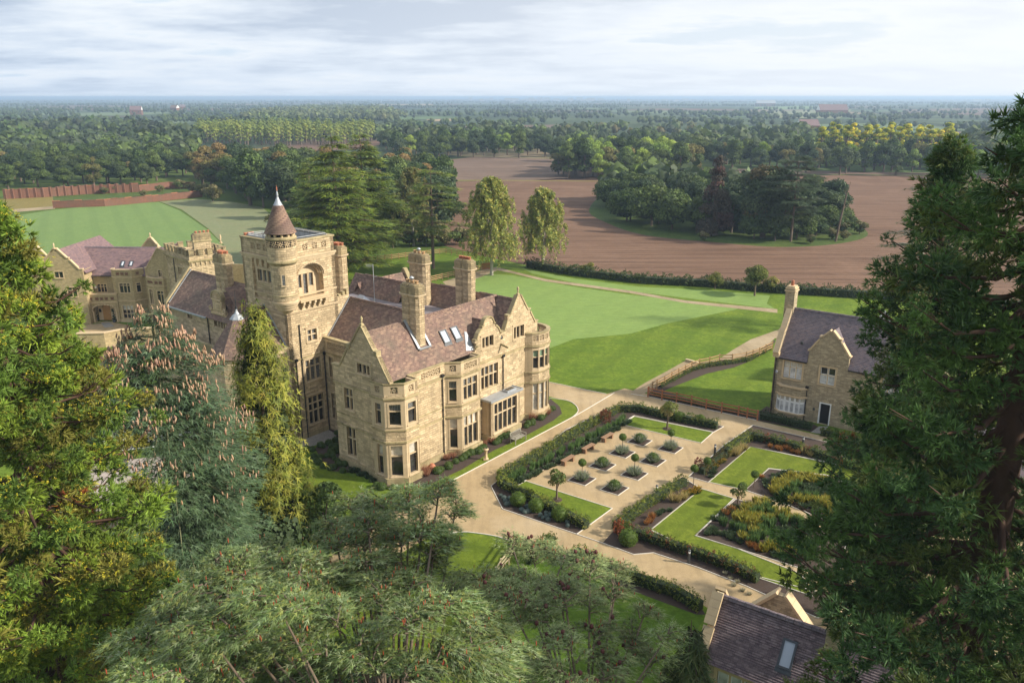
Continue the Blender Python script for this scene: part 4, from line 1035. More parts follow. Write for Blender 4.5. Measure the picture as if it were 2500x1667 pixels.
# television aerial
mb = MB(); mb.tube([(11.6, 14.2, 9.6), (11.6, 14.2, 13.2)], 0.035, 6); mb.tube([(11.6, 14.2, 13.1), (11.2, 14.7, 13.1)], 0.02, 5)
for i in range(6): mb.bar((11.55 - i * .07, 14.25 + i * .09, 13.1 - .18), (11.55 - i * .07, 14.25 + i * .09, 13.1 + .18), 0.015, 0.015)
mb.lathe([(0.14, 9.6), (0.1, 9.75), (0.04, 10.1)], 11.6, 14.2, 8); mb.tube([(11.6, 14.2, 12.0), (11.8, 13.9, 12.1)], 0.02, 5); mb.build('aerial', M['lead'], man)
# ----- tower
TU0, TU1, TV0, TV1 = 0.25, 5.42, 11.9, 17.5
tw = MB()
se = PL((TU0, TV0), (TU1, TV0)); sw = PL((TU0, TV1), (TU0, TV0))
def ss(u): return u - TU0
def sv(v): return TV1 - v
arch_o = [(ss(1.62), 12.22), (ss(4.12), 12.22), (ss(4.12), 14.0)] + [(ss(2.87) + 1.25 * math.cos(t) * (1 - 0.06 * math.sin(t)), 14.0 + 0.92 * math.sin(t) ** 0.9) for t in [PI * k / 14 for k in range(1, 14)]] + [(ss(1.62), 14.0)]
tse = [(2.1, 3.04, 8.44, 9.42, 2, (8.95,)), (1.65, 3.2, 5.0, 6.85, 3, (6.2,)), (1.65, 3.2, 1.08, 3.55, 3, (2.9, 2.24))]
sqs = [2.5, 3.45, 4.4]
wall(tw, se, [(0, 0), (3.46, 0), (3.46, 0.01), (5.17, 0.01), (5.17, 16.9), (0, 16.9)], [H(ss(a), ss(b), c, d) for a, b, c, d, _, _ in tse] + [arch_o] + [H(ss(u) - .25, ss(u) + .25, 16.12, 16.62) for u in sqs], 0.35)
recess = H(sv(16.15), sv(13.25), 12.0, 15.4)
sqv = [15.85, 14.98, 14.1]
wall(tw, sw, rect(0, 5.6, 0, 16.9), [recess] + [H(sv(v) - .25, sv(v) + .25, 16.1, 16.6) for v in sqv], 0.35)
wall(tw, PL((TU1, TV0), (TU1, TV1)), rect(0, 5.6, 0, 16.9), [], 0.3); wall(tw, PL((TU1, TV1), (TU0, TV1)), rect(0, 5.17, 0, 16.9), [], 0.3)
tw.build('tower_wall', M['stone'], man)
for u in sqs: lattice(man, se, ss(u) - .25, ss(u) + .25, 16.12, 16.62, 1, -0.25, -0.03, M['ashlar'])
for v in sqv: lattice(man, sw, sv(v) - .25, sv(v) + .25, 16.1, 16.6, 1, -0.25, -0.03, M['ashlar'])
for a, b, c, d, n, t in tse: window(man, se, ss(a), ss(b), c, d, n, t, gm=M['glass_lead'] if c > 4 else Gs, top_gm=M['glass_lead'] if c > 4 else None)
# sunk panel with four lights and corbel table
mb = MB(); wall(mb, sw, rect(sv(16.15) + .01, sv(13.25) - .01, 12.0, 15.4), [H(sv(15.75), sv(13.4), 13.45, 14.42)], 0.2, d=-0.2); mb.build('tower_panel', M['stone'], man)
window(man, sw, sv(15.75), sv(13.4), 13.45, 14.42, 4, (), gm=M['glass_lead'], border=0.15, wall_d=-0.2, mull=0.17, depth=0.2)
mb = MB()
for k in range(4): pbox(mb, sw, sv(15.85) + k * 0.72, sv(15.85) + k * 0.72 + 0.3, 14.85 + 0, 15.38, -0.2, -0.02); pbox(mb, sw, sv(15.85) + k * 0.72 + .05, sv(15.85) + k * 0.72 + 0.25, 14.7, 14.85, -0.2, -0.08)
mb.build('corbel', M['ashlar'], man)
# arched recess with balcony
mb = MB(); dd = -0.62
win3 = [(1.95, 2.35, 12.95, 14.05), (2.52, 2.95, 12.32, 14.05), (3.12, 3.52, 12.95, 14.05)]
wall(mb, se, [(a, b) for a, b in arch_o], [H(ss(a), ss(b), c, d) for a, b, c, d in win3], 0.2, d=dd)
mb.build('recess_wall', M['ashlar'], man)
mb = MB()
for i in range(len(arch_o)):
    a, b = arch_o[i], arch_o[(i + 1) % len(arch_o)]
    mb.quad(se.P(a[0], a[1], -0.34), se.P(b[0], b[1], -0.34), se.P(b[0], b[1], dd), se.P(a[0], a[1], dd))
mb.build('recess_reveal', M['ashlar'], man)
for a, b, c, d in win3: window(man, se, ss(a), ss(b), c, d, 1, (), gm=M['glass_lead'], border=0.06, wall_d=dd, depth=0.14, sill=False, head=False)
for k in range(4):  # receding orders of the arch
    mb = MB(); pts = [(ss(2.87) + (1.25 + .17 - k * .11) * math.cos(t) * (1 - 0.06 * math.sin(t)), 14.0 + (0.92 + .16 - k * .09) * math.sin(t) ** 0.9) for t in [PI * q / 18 for q in range(1, 18)]]
    pts = [(pts[0][0] + .02, 14.0)] + pts + [(pts[-1][0] - .02, 14.0)]
    ppath(mb, se, pts, 0.09, -0.5 if k else -0.02, 0.09 - k * 0.13); mb.build('arch_moulding', M['ashlar'], man)
mb = MB(); pbox(mb, se, ss(1.35), ss(4.45), 11.98, 12.2, -0.6, 0.5); pbox(mb, se, ss(1.3), ss(4.5), 12.14, 12.21, -0.0, 0.56); mb.build('balcony', M['ashlar_pale'], man)
for k in range(5):
    u = 1.75 + k * 0.56; mb = MB(); pbox(mb, se, ss(u) - .1, ss(u) + .1, 11.75, 11.98, 0, 0.44); pbox(mb, se, ss(u) - .09, ss(u) + .09, 11.55, 11.75, 0, 0.3); pbox(mb, se, ss(u) - .08, ss(u) + .08, 11.35, 11.55, 0, 0.16); mb.build('balcony_bracket', M['ashlar'], man)
tp = [(TU0, TV1), (TU0, TV0), (TU1, TV0), (TU1, TV1)]
mb = MB(); strip(mb, tp, -0.4, 0.07, 16.9, 17.02, True); mb.build('parapet_coping', M['coping'], man)
for z0, z1, o in ((15.55, 15.7, 0.13), (15.4, 15.5, 0.06), (12.5, 12.58, 0.05), (11.15, 11.25, 0.04)):
    mb = MB(); strip(mb, tp, 0.02, o, z0, z1, True); strip(mb, tp, 0.02, o * .5, z0 - .07, z0, True); mb.build('string_course', M['ashlar'], man)
band(man, [(-3.2, 11.9), (0.2, 11.9)], 7.08, 7.2, 0.09); band(man, [(0.25, 11.9), (3.7, 11.9)], 7.08, 7.2, 0.07); band(man, [(0.25, 11.9), (3.7, 11.9)], 0, 0.45, 0.09)
mb = MB(); mb.box(TU0 + .3, TU1 - .3, TV0 + .3, TV1 - .3, 15.85, 15.95); mb.build('tower_deck', M['paving'], man)
mb = MB(); a0 = 0.36
for q in ((TU0 + a0, TU1 - a0, TV1 - a0 - .04, TV1 - a0), (TU1 - a0 - .04, TU1 - a0, TV0 + a0, TV1 - a0 - .05), (TU0 + a0, TU0 + a0 + .04, TV0 + a0, TV1 - a0 - .05)): mb.box(*q, 15.95, 17.1)
mb.build('glass_screen', M['lead'], man)
mb = MB()
for i in range(7):
    x = TU0 + .5 + i * .68; mb.tube([(x, TV1 - .46, 15.95), (x, TV1 - .46, 17.2)], 0.018, 5); mb.tube([(TU1 - .46, TV0 + .5 + i * .72, 15.95), (TU1 - .46, TV0 + .5 + i * .72, 17.2)], 0.018, 5)
mb.tube([(TU0 + .45, TV1 - .46, 17.2), (TU1 - .46, TV1 - .46, 17.2), (TU1 - .46, TV0 + .45, 17.2)], 0.025, 6)
mb.tube([(TU0 + .45, TV0 + 1.2, 17.2), (TU0 + .45, TV1 - .46, 17.2)], 0.025, 6); mb.tube([(1.8, TV0 + .42, 17.15), (TU1 - .46, TV0 + .42, 17.15)], 0.025, 6); mb.build('handrail', M['lead'], man)
for k in range(3):
    mb = MB(); mb.lathe([(0.14, 16.95), (0.13, 17.15), (0.16, 17.18), (0.16, 17.23), (0.1, 17.23)], TU0 + 0.35 + k * .32, TV1 - .25, 10); mb.build('chimney_pot', M['terracotta'], man)
mb = MB(); wall(mb, PL((TU1 + 0, TV0 + 0.0), (TU1 + 1.2, TV0 + 0.0)), rect(0.02, 1.3, 8.4, 11.7), [], 0.3); mb.build('tower_return', M['stone'], man)
for k in range(3):
    mb = MB(); mb.box(5.55 + k * .42, 5.8 + k * .42, 11.82, 12.2, 11.7 - .0, 11.85 + .16 * k); mb.build('merlon', M['coping'], man)
# turret
TC = (0.45, 12.12); tr = MB()
tr.lathe([(0.12, 10.95), (0.4, 11.3), (0.62, 11.55)], *TC, 20); tr.build('turret_corbel', M['ashlar'], man)
tr = MB()
for i, (r0, z0, r1, z1) in enumerate([(0.62, 11.5, 0.78, 11.75), (0.82, 11.75, 0.9, 11.95), (0.94, 11.95, 1.0, 12.12), (1.06, 12.12, 1.08, 12.3)]): tr.lathe([(r0, z0), (r1, z0 + .07), (r1, z1)], *TC, 24)
tr.build('turret_corbel_rings', M['ashlar'], man)
tr = MB(); tr.lathe([(1.0, 12.25), (1.0, 15.4)], *TC, 28, smooth=True); tr.lathe([(1.14, 15.65), (1.14, 17.3)], *TC, 28); tr.build('turret_wall', M['stone'], man)
tr = MB(); tr.lathe([(1.0, 12.75), (1.05, 12.78), (1.05, 12.84), (1.0, 12.87)], *TC, 28, caps=False); tr.lathe([(1.0, 15.3), (1.1, 15.4), (1.22, 15.48), (1.22, 15.58), (1.14, 15.68)], *TC, 28, caps=False); tr.lathe([(1.14, 17.28), (1.22, 17.34), (1.22, 17.45), (1.1, 17.55)], *TC, 28)
tr.build('turret_moulding', M['coping'], man)
for k in range(14):   # pierced frieze
    a = 2 * PI * k / 14; p0 = (TC[0] + 1.17 * math.cos(a - .2), TC[1] + 1.17 * math.sin(a - .2)); p1 = (TC[0] + 1.17 * math.cos(a + .2), TC[1] + 1.17 * math.sin(a + .2))
    pl = PL(p0, p1) if True else None
    lattice(man, pl, 0.0, pl.len, 16.78, 17.25, 1, 0.0, 0.06, M['ashlar_pale'], 'frieze_unit')
mb = MB(); mb.lathe([(1.155, 16.76), (1.155, 17.27)], *TC, 28, caps=False); mb.build('frieze_shade', M['niche'], man)  # dark drum behind the units, painted as the shade in the piercings
mb = MB(); mb.lathe([(0.9, 17.5), (0.9, 17.85)], *TC, 20); mb.build('lantern_shade', M['niche'], man)  # solid dark drum painted as the shade between the lantern piers
for k in range(12):
    a = 2 * PI * k / 12; mb = MB(); x, y = TC[0] + math.cos(a), TC[1] + math.sin(a); mb.lathe([(0.11, 17.5), (0.11, 17.85)], x, y, 6, a0=a); mb.build('lantern_pier', M['ashlar_pale'], man)
mb = MB()
prev = None
for i in range(17):   # tile courses of the cone
    z = 17.78 + i * 0.127; r = 1.24 - (1.24 - 0.36) * (i / 17) ** 0.93; r2 = 1.24 - (1.24 - 0.36) * ((i + 1) / 17) ** 0.93
    mb.lathe([(r, z), (r + .012, z + 0.02), (r2 + .02, z + 0.13)], *TC, 28, caps=(i == 0))
mb.build('cone_roof', M['tile_old'], man)
mb = MB(); mb.lathe([(0.37, 19.93), (0.34, 19.98), (0.2, 20.25), (0.1, 20.5), (0.07, 20.65), (0.11, 20.72), (0.06, 20.78), (0.09, 20.85), (0.045, 20.92), (0.04, 21.05)], *TC, 16); mb.build('lead_cap', M['lead'], man)
mb = MB(); mb.lathe([(0.035, 21.05), (0.06, 21.1), (0.03, 21.18), (0.06, 21.25), (0.015, 21.35), (0.0, 21.55)], *TC, 8); mb.build('spike', M['terracotta'], man)
# narrow turret window (faces the camera side)
a = R(-110.0 + 0); wdir = Vector((math.cos(R(-128)), math.sin(R(-128))))
c2 = Vector(TC) + wdir * 0.995; tt = Vector((-wdir.y, wdir.x)) * 0.2
pl = PL(tuple(c2 - tt), tuple(c2 + tt))
if pl.n.x * wdir.x + pl.n.y * wdir.y < 0: pl = PL(tuple(c2 + tt), tuple(c2 - tt))
window(man, pl, 0.09, 0.31, 13.75, 14.55, 1, (), gm=M['glass_lead'], border=0.09, depth=-0.02, proud=0.04, head=False)
# ----- left wing beside the tower
lw = PL((-3.2, 11.9), (0.25, 11.9))
wlw = [(2.45, 3.1, 5.2, 6.85, 1, (6.1,)), (0.6, 1.9, 4.9, 6.8, 2, (6.1,)), (0.6, 1.9, 1.0, 3.5, 2, (2.3,)), (2.45, 3.1, 1.3, 3.4, 1, (2.4,))]
wall(walls, lw, rect(0, 3.4, 0, 8.3), [H(a, b, c, d) for a, b, c, d, _, _ in wlw] + [H(1.1, 3.15, 7.5, 8.05)], 0.3)
for a, b, c, d, n, t in wlw: window(man, lw, a, b, c, d, n, t, gm=M['glass_lead'] if c > 4 else Gs)
lattice(man, lw, 1.1, 3.15, 7.5, 8.05, 4, -0.25, -0.05, M['ashlar'])
gable_coping(man, lw, [(0, 8.3), (3.4, 8.3)], each=0.8, w=0.1, d1=0.06)
mb = MB(); strip(mb, [(-0.1, 11.9), (-0.9, 11.1), (-2.2, 11.1), (-3.0, 11.9)][::-1], -0.6, 0.0, 3.4, 4.3); mb.build('bay_cornice', M['stone'], man)
rainpipe(man, se, ss(1.3), 0, 10.1, hopper=False); rainpipe(man, se, ss(0.72), 0, 7.05); rainpipe(man, se, ss(3.58), 0, 7.0)
plainwall((-3.2, 17.6), (-3.2, 11.9), 8.0)
rf = MB()
roof_quad(rf, (-3.2, 12.2, 8.15), (TU0, 12.2, 8.15), (TU0, 14.88, 11.45), (-1.6, 14.88, 11.45)); roof_quad(rf, (TU0, 17.6, 8.15), (-3.2, 17.6, 8.15), (-1.6, 14.88, 11.45), (TU0, 14.88, 11.45))
rf.add([(-3.2, 17.6, 8.15), (-3.2, 12.2, 8.15), (-1.6, 14.88, 11.45)], [(0, 1, 2)])
rf.build('left_wing_roof', M['tile_old'], man)
mb = MB(); mb.bar((TU0 - .04, 12.2, 8.3), (TU0 - .04, 14.88, 11.55), 0.14, 0.06); mb.bar((TU0 - .04, 17.4, 8.3), (TU0 - .04, 14.88, 11.55), 0.14, 0.06); mb.build('lead_flashing', M['lead'], man)
# octagonal pavilion roof with lead cap and iron spire
oc = (-2.4, 14.9); mb = MB(); mb.lathe([(2.55, 8.1), (0.5, 10.95)], *oc, 8, a0=PI / 8, smooth=False); mb.build('pavilion_roof', M['tile_old'], man)
mb = MB(); mb.lathe([(2.35, 0), (2.35, 8.15)], *oc, 8, a0=PI / 8, smooth=False); mb.build('pavilion_wall', M['stone'], man)
mb = MB(); mb.lathe([(0.6, 10.86), (0.58, 10.94), (0.34, 11.2), (0.2, 11.28), (0.1, 11.5), (0.07, 11.7)], *oc, 8, a0=PI / 8, smooth=False); mb.build('lead_cap', M['lead'], man)
mb = MB(); mb.lathe([(0.07, 11.65), (0.1, 11.8), (0.04, 11.95), (0.035, 12.3), (0.06, 12.4), (0.02, 12.5), (0.015, 13.2), (0.0, 13.4)], *oc, 8); mb.build('iron_spire', M['black'], man)
# ----- wing with the shaped date gable
dt = PL((0.0, 30.6), (0.0, 17.6))
def dv(v): return 30.6 - v
dwin = [(20.85, 22.65, 8.35, 9.05, 4, ()), (26.2, 27.15, 8.35, 9.1, 3, ())]
cg = 21.8
dg = [(dv(23.2), 9.35), (dv(23.0), 9.5), (dv(22.9), 9.75), (dv(22.62), 9.95), (dv(22.55), 10.1), (dv(22.55), 10.95)] + [(dv(cg) + 0.8 * math.cos(t), 10.95 + 0.72 * math.sin(t)) for t in [PI * (12 - k) / 12 for k in range(1, 12)]] + [(dv(21.05), 10.95), (dv(21.05), 10.1), (dv(20.98), 9.95), (dv(20.7), 9.75), (dv(20.6), 9.5), (dv(20.4), 9.35)]
ol = [(0, 0), (13.0, 0), (13.0, 9.3)] + dg[::-1] + [(0, 9.35)]
wall(walls, dt, ol, [H(dv(b), dv(a), c, d) for a, b, c, d, _, _ in dwin], 0.34)
for a, b, c, d, n, t in dwin: window(man, dt, dv(b), dv(a), c, d, n, t, gm=M['glass_lead'])
gable_coping(man, dt, dg[5:-5], each=0.6)
mb = MB()
for v, z, s in ((22.85, 9.98, 1), (20.75, 9.98, -1)): mb.tube([dt.P(dv(v) + (0.24 - t * .028) * math.cos(t * s + 1.5), z + (0.24 - t * .028) * math.sin(t * s + 1.5), 0.05) for t in np.linspace(0, 7.5, 20)], 0.06, 5)
mb.build('scroll', M['ashlar'], man)
mb = MB(); pbox(mb, dt, dv(22.4), dv(21.2), 9.95, 10.65, 0, 0.05); pbox(mb, dt, dv(22.55), dv(21.05), 10.85, 10.97, 0, 0.12); pbox(mb, dt, dv(22.7), dv(20.9), 9.6, 9.7, 0, 0.1); mb.build('date_panel', M['ashlar_pale'], man)
mb = MB()
for k in range(5):
    t = PI * (k + 0.5) / 5; mb.bar(dt.P(dv(cg), 11.0, 0.03), dt.P(dv(cg) + 0.6 * math.cos(t), 11.0 + 0.5 * math.sin(t), 0.03), 0.07, 0.05)
for t in np.linspace(0.2, 2.9, 7): mb.lathe([(0.0, 0), (0.06, 0.01), (0, 0.09)], 0, 0, 5) if False else pbox(mb, dt, dv(cg) + .62 * math.cos(t) - .05, dv(cg) + .62 * math.cos(t) + .05, 11.0 + .5 * math.sin(t) - .05, 11.0 + .5 * math.sin(t) + .05, 0, 0.06)
mb.build('shell_carving', M['ashlar'], man)
# raised initials and numerals of the panel: E E B over a bar, built as strokes
def strokes(bld, pl, s, z, h, glyphs, mat, name='carved_letter', w=0.05, d0=0.0, d1=0.1, adv=0.3):
    G_ = {'E': [((0, 0), (0, 1)), ((0, 1), (.6, 1)), ((0, .5), (.5, .5)), ((0, 0), (.6, 0))], 'H': [((0, 0), (0, 1)), ((.6, 0), (.6, 1)), ((0, .5), (.6, .5))], 'I': [((.3, 0), (.3, 1))], 'B': [((0, 0), (0, 1)), ((0, 1), (.5, .9)), ((.5, .9), (.5, .6)), ((.5, .6), (0, .5)), ((0, .5), (.6, .4)), ((.6, .4), (.6, .1)), ((.6, .1), (0, 0))]}
    for i, g in enumerate(glyphs):
        mb = MB()
        for a, b in G_[g]: mb.bar(pl.P(s + i * adv + a[0] * h * .6, z + a[1] * h, (d0 + d1) / 2), pl.P(s + i * adv + b[0] * h * .6, z + b[1] * h, (d0 + d1) / 2), w, d1 - d0)
        mb.build(name, mat, bld)
strokes(man, dt, dv(22.25), 10.08, 0.42, 'EHB', M['ashlar'], adv=0.34)
rf = MB()
roof_quad(rf, (-0.35, 30.1, 9.1), (-0.35, 18.2, 9.1), (2.5, 18.2, 12.0), (2.5, 30.1, 12.0)); roof_quad(rf, (5.4, 18.2, 9.1), (5.4, 30.1, 9.1), (2.5, 30.1, 12.0), (2.5, 18.2, 12.0))
roof_quad(rf, (0.35, 20.1, 9.7), (2.4, 20.1, 9.7), (2.4, 21.8, 11.4), (0.35, 21.8, 11.4)); roof_quad(rf, (2.4, 23.5, 9.7), (0.35, 23.5, 9.7), (0.35, 21.8, 11.4), (2.4, 21.8, 11.4))
rf.build('date_wing_roof', M['tile_old'], man)
rf = MB(); roof_quad(rf, (0.2, 17.6, 9.2), (6, 17.6, 9.2), (6, 20.6, 12.1), (0.2, 20.6, 12.1)); rf.build('rear_link_roof', M['tile_old'], man)
ridge_tiles(man, (2.5, 24.2, 12.03), (2.5, 29.8, 12.03), M['tile_old'])
mb = MB(); mb.bar((-0.42, 30.0, 9.06), (-0.42, 23.3, 9.06), 0.16, 0.12); mb.build('gutter', M['lead'], man)
lg = PL((5.6, 30.35), (-0.3, 30.35)); mb = MB(); wall(mb, lg, [(0, 0), (5.9, 0), (5.9, 9.3), (3.1, 12.35), (0, 9.3)], [], 0.3, d=0.2); mb.build('end_gable', M['stone'], man)
gable_coping(man, lg, [(3.1, 12.35), (5.9, 9.3)], d0=-0.2, d1=0.24)
mb = MB(); mb.bar((-0.15, 30.1, 9.35), (2.5, 30.1, 12.15), 0.16, 0.06); mb.build('lead_flashing', M['lead'], man)
rainpipe(man, dt, dv(23.6), 6.5, 9.0)
chimney(man, 2.0, 23.5, 9.5, 14.55, 0.95, 1.8, 5)
mb = MB(); strip(mb, [(-1.6, 30.2), (-1.6, 19.5)], -0.15, 0.15, 0.0, 6.3); mb.build('loggia_wall', M['stone'], man)
mb = MB(); mb.box(-1.7, 0.0, 19.5, 30.2, 6.3, 6.45); mb.build('loggia_roof', M['lead'], man)
mb = MB(); mb.box(-1.78, -1.46, 19.5, 30.2, 7.15, 7.3); mb.box(-1.76, -1.5, 29.3, 30.2, 6.45, 7.15); mb.box(-1.76, -1.5, 19.5, 25.4, 6.45, 7.15); mb.build('balustrade_rail', M['coping'], man)
for k in range(14):
    mb = MB(); mb.lathe([(0.08, 6.45), (0.05, 6.55), (0.09, 6.7), (0.05, 6.95), (0.08, 7.15)], -1.63, 25.65 + k * 0.265, 8); mb.build('baluster', M['ashlar_pale'], man)
walls.build('walls', M['stone'], man)
# ---------------------------------------------------------------- new house on the left
nh = empty('new_stone_house', (0, 0, 0), 0, 'newer pale stone house with purple roof and oak door in an arch, far left', 'house')
hw = MB(); A3 = 'ashlar_pale'
def nwin(pl, a, b, c, d, n, t=(), gm=None): window(nh, pl, a, b, c, d, n, t, fm=M[A3], gm=gm or [M['glass'], M['glass_curtain'], M['glass']], border=0.1, mull=0.09, depth=0.14, head=False)
def flower(bld, pl, s, z, r=0.2):
    mb = MB()
    for a0, a1, b0, b1 in ((-1, 1, .78, 1), (-1, 1, -1, -.78), (-1, -.78, -.78, .78), (.78, 1, -.78, .78)): pbox(mb, pl, s + a0 * r, s + a1 * r, z + b0 * r, z + b1 * r, -0.02, 0.03)
    for k in range(4):
        t = PI / 4 + k * PI / 2; pbox(mb, pl, s + .42 * r * math.cos(t) - .3 * r, s + .42 * r * math.cos(t) + .3 * r, z + .42 * r * math.sin(t) - .3 * r, z + .42 * r * math.sin(t) + .3 * r, -0.02, 0.035 if k % 2 else 0.031)
    mb.build('carved_square', M['brick_red'], bld)
# gable block
g0 = PL((-60.4, 98.4), (-54.25, 98.8))
gk = lambda x: (x + 60.4)
ol = [(0, 0), (g0.len, 0), (g0.len, 7.2), (5.75, 7.2), (4.75, 8.4), (4.65, 8.65), (4.45, 8.65), (3.3, 9.9), (3.05, 9.9), (1.9, 8.6), (1.65, 8.4), (0.45, 7.0), (0, 6.9)]
wh = [(2.65, 3.7, 6.2, 6.95, 2, ()), (3.9, 5.05, 3.75, 4.9, 2, (4.5,)), (3.9, 5.05, 0.9, 2.2, 2, (1.8,)), (1.0, 2.0, 3.75, 4.9, 2, (4.5,)), (1.0, 2.0, 0.9, 2.2, 2, (1.8,))]
wall(hw, g0, ol, [H(a, b, c, d) for a, b, c, d, _, _ in wh], 0.3)
for a, b, c, d, n, t in wh: nwin(g0, a, b, c, d, n, t)
gable_coping(nh, g0, [(0, 6.9), (0.45, 7.0), (1.65, 8.4)], A3, each=1.0); gable_coping(nh, g0, [(1.6, 8.65), (1.9, 8.65), (3.05, 9.9)], A3, each=1.0)
gable_coping(nh, g0, [(3.3, 9.9), (4.45, 8.65), (4.7, 8.65)], A3, each=1.0); gable_coping(nh, g0, [(4.75, 8.4), (5.75, 7.2), (6.2, 7.2)], A3, each=1.0)
finial(nh, -57.2, 98.5, 9.95, 0.7, A3)
wall(hw, PL((-54.25, 98.8), (-54.3, 101.0)), rect(0, 2.2, 0, 7.1), [], 0.25)
# link wall with porch
lk = PL((-54.3, 101), (-51.6, 101.0))
wall(hw, lk, rect(0, 2.7, 0, 5.9), [H(0.45, 1.6, 3.78, 4.8), H(0.75, 1.7, 0.05, 2.1)], 0.25); nwin(lk, 0.45, 1.6, 3.78, 4.8, 3, (4.48,))
po = PL((-54.95, 99.5), (-50.95, 99.9))
arc = [(0.75, 0.05), (3.6, 0.05), (3.6, 1.5)] + [(2.18 + 1.42 * math.cos(t), 1.5 + 0.85 * math.sin(t) ** .8) for t in [PI * k / 12 for k in range(1, 12)]] + [(0.75, 1.5)]
wall(hw, po, rect(0.2, 4.02, 0, 3.75), [arc], 0.35)
mb = MB(); ppath(mb, po, [(0.75, 0.0), (0.75, 1.5)][::-1], 0.16, -0.1, 0.08); ppath(mb, po, arc[2:-1] + [(0.75, 1.5)], -0.16, -0.1, 0.08); ppath(mb, po, [(3.6, 0), (3.6, 1.5)], -0.16, -0.1, 0.08); mb.build('porch_arch', M[A3], nh)
gable_coping(nh, po, [(0.15, 3.75), (4.02, 3.75)], A3, d0=-0.4, w=0.1, each=1.2)
mb = MB(); pbox(mb, po, 0.2, 4.0, 2.62, 2.74, 0, 0.08); pbox(mb, po, 0.2, 4.0, 3.64, 3.74, 0, 0.05); mb.build('string_course', M[A3], nh)
for s in (0.72, 1.5, 2.08, 2.66, 3.4): flower(nh, po, s, 3.18)
dr = MB(); pl = PL((-53.6, 100.7), (-52.4, 100.7)); 
dd_ = [(0.1, 0.05), (1.1, 0.05), (1.1, 1.7)] + [(0.6 + .5 * math.cos(t), 1.7 + .42 * math.sin(t)) for t in [PI * k / 8 for k in range(1, 8)]] + [(0.1, 1.7)]
wall(dr, pl, dd_, [], 0.08); 
for k in range(1, 5): pbox(dr, pl, 0.1 + k * .2 - .01, 0.1 + k * .2 + .01, 0.1, 1.75, 0.0, 0.015)
door = dr.build('front_door', M['oak'], nh)
mb = MB(); mb.tube([pl.P(0.95, 0.95, 0.05), pl.P(0.95, 1.1, 0.05)], 0.02, 6); mb.build('handle', M['lead'], door)
mb = MB(); pbox(mb, pl, -0.5, 0.08, 0.05, 2.3, -0.12, -0.02); pbox(mb, pl, 1.12, 1.75, 0.05, 2.3, -0.12, -0.02); mb.build('door_surround', M[A3], nh)
for a in (-0.38, 1.25): window(nh, pl, a, a + .32, 1.15, 1.6, 1, (), fm=M[A3], border=0.04, depth=0.0, wall_d=0.02, head=False, sill=False)
# canted front projection
cp = [(-51.6, 101.0), (-51.45, 100.3), (-50.9, 100.0), (-48.7, 99.9), (-47.6, 101.0)]
cw = [[], [], [(0.45, 1.78, 3.95, 5.12, 3, (4.85,)), (0.45, 1.8, 0.55, 2.2, 3, (1.65, 1.1))], [(0.45, 0.95, 3.95, 5.1, 1, (4.85,))]]
for i in range(4):
    pl = PL(cp[i], cp[i + 1])
    wall(hw, pl, rect(0, pl.len, 0, 6.85), [H(a, b, c, d) for a, b, c, d, _, _ in cw[i]], 0.25)
    for a, b, c, d, n, t in cw[i]: nwin(pl, a, b, c, d, n, t)
    gable_coping(nh, pl, [(0, 6.85), (pl.len, 6.85)], A3, w=0.1, each=1.0)
for s in (0.42, 1.0, 1.58): flower(nh, PL(cp[2], cp[3]), s, 6.4)
flower(nh, PL(cp[3], cp[4]), 0.75, 6.4)
mb = MB()
for z0, z1, o in ((5.88, 6.0, .07), (2.8, 2.92, .07), (0, .35, .06)): strip(mb, cp, -.02, o, z0, z1)
mb.build('string_course', M[A3], nh)
# recess and second canted bay, right gable
lk2 = PL((-47.6, 101.0), (-46.9, 101.0)); wall(hw, lk2, rect(0, 0.7, 0, 5.9), [], 0.25)
rg = PL((-46.9, 99.9), (-43.2, 98.2)); wall(hw, PL((-46.95, 101.4), (-46.9, 99.9)), rect(0, 1.5, 0, 7.0), [], .25)
ol = [(0, 0), (rg.len, 0), (rg.len, 9.6), (2.95, 9.9), (2.7, 9.9), (1.6, 8.6), (1.35, 8.35), (0.4, 7.2), (0, 7.2)]
wall(hw, rg, ol, [H(2.35, 2.95, 6.3, 7.1)], 0.3); nwin(rg, 2.35, 2.95, 6.3, 7.1, 2, (6.85,))
gable_coping(nh, rg, [(0, 7.2), (0.4, 7.2), (1.35, 8.35)], A3, each=1.0); gable_coping(nh, rg, [(1.35, 8.6), (1.6, 8.6), (2.7, 9.9)], A3, each=1.0); finial(nh, -44.35, 98.75, 9.95, 0.65, A3)
cp2 = [(-46.7, 99.9), (-46.45, 99.1), (-45.4, 98.5), (-43.95, 98.25), (-43.3, 98.9)]
cw2 = [[], [(0.25, 0.95, 2.75, 4.6, 3, (4.2,)), (0.25, 0.95, 0.5, 1.6, 2, ())], [(0.4, 1.2, 2.75, 4.5, 2, (4.1,)), (0.35, 1.15, 0.3, 1.5, 2, (1.1,))], []]
for i in range(4):
    pl = PL(cp2[i], cp2[i + 1]); wall(hw, pl, rect(0, pl.len, 0, 6.1), [H(a, b, c, d) for a, b, c, d, _, _ in cw2[i]], 0.25)
    for a, b, c, d, n, t in cw2[i]: nwin(pl, a, b, c, d, n, t)
    gable_coping(nh, pl, [(0, 6.1), (pl.len, 6.1)], A3, w=0.1, each=1.0)
for s in (0.3, 0.62, 0.94): flower(nh, PL(cp2[1], cp2[2]), s, 5.6, 0.15)
for s in (0.42, 1.0): flower(nh, PL(cp2[2], cp2[3]), s, 5.6)
mb = MB()
for z0, z1, o in ((5.1, 5.2, .06), (2.15, 2.27, .07)): strip(mb, cp2, -.02, o, z0, z1)
mb.build('string_course', M[A3], nh)
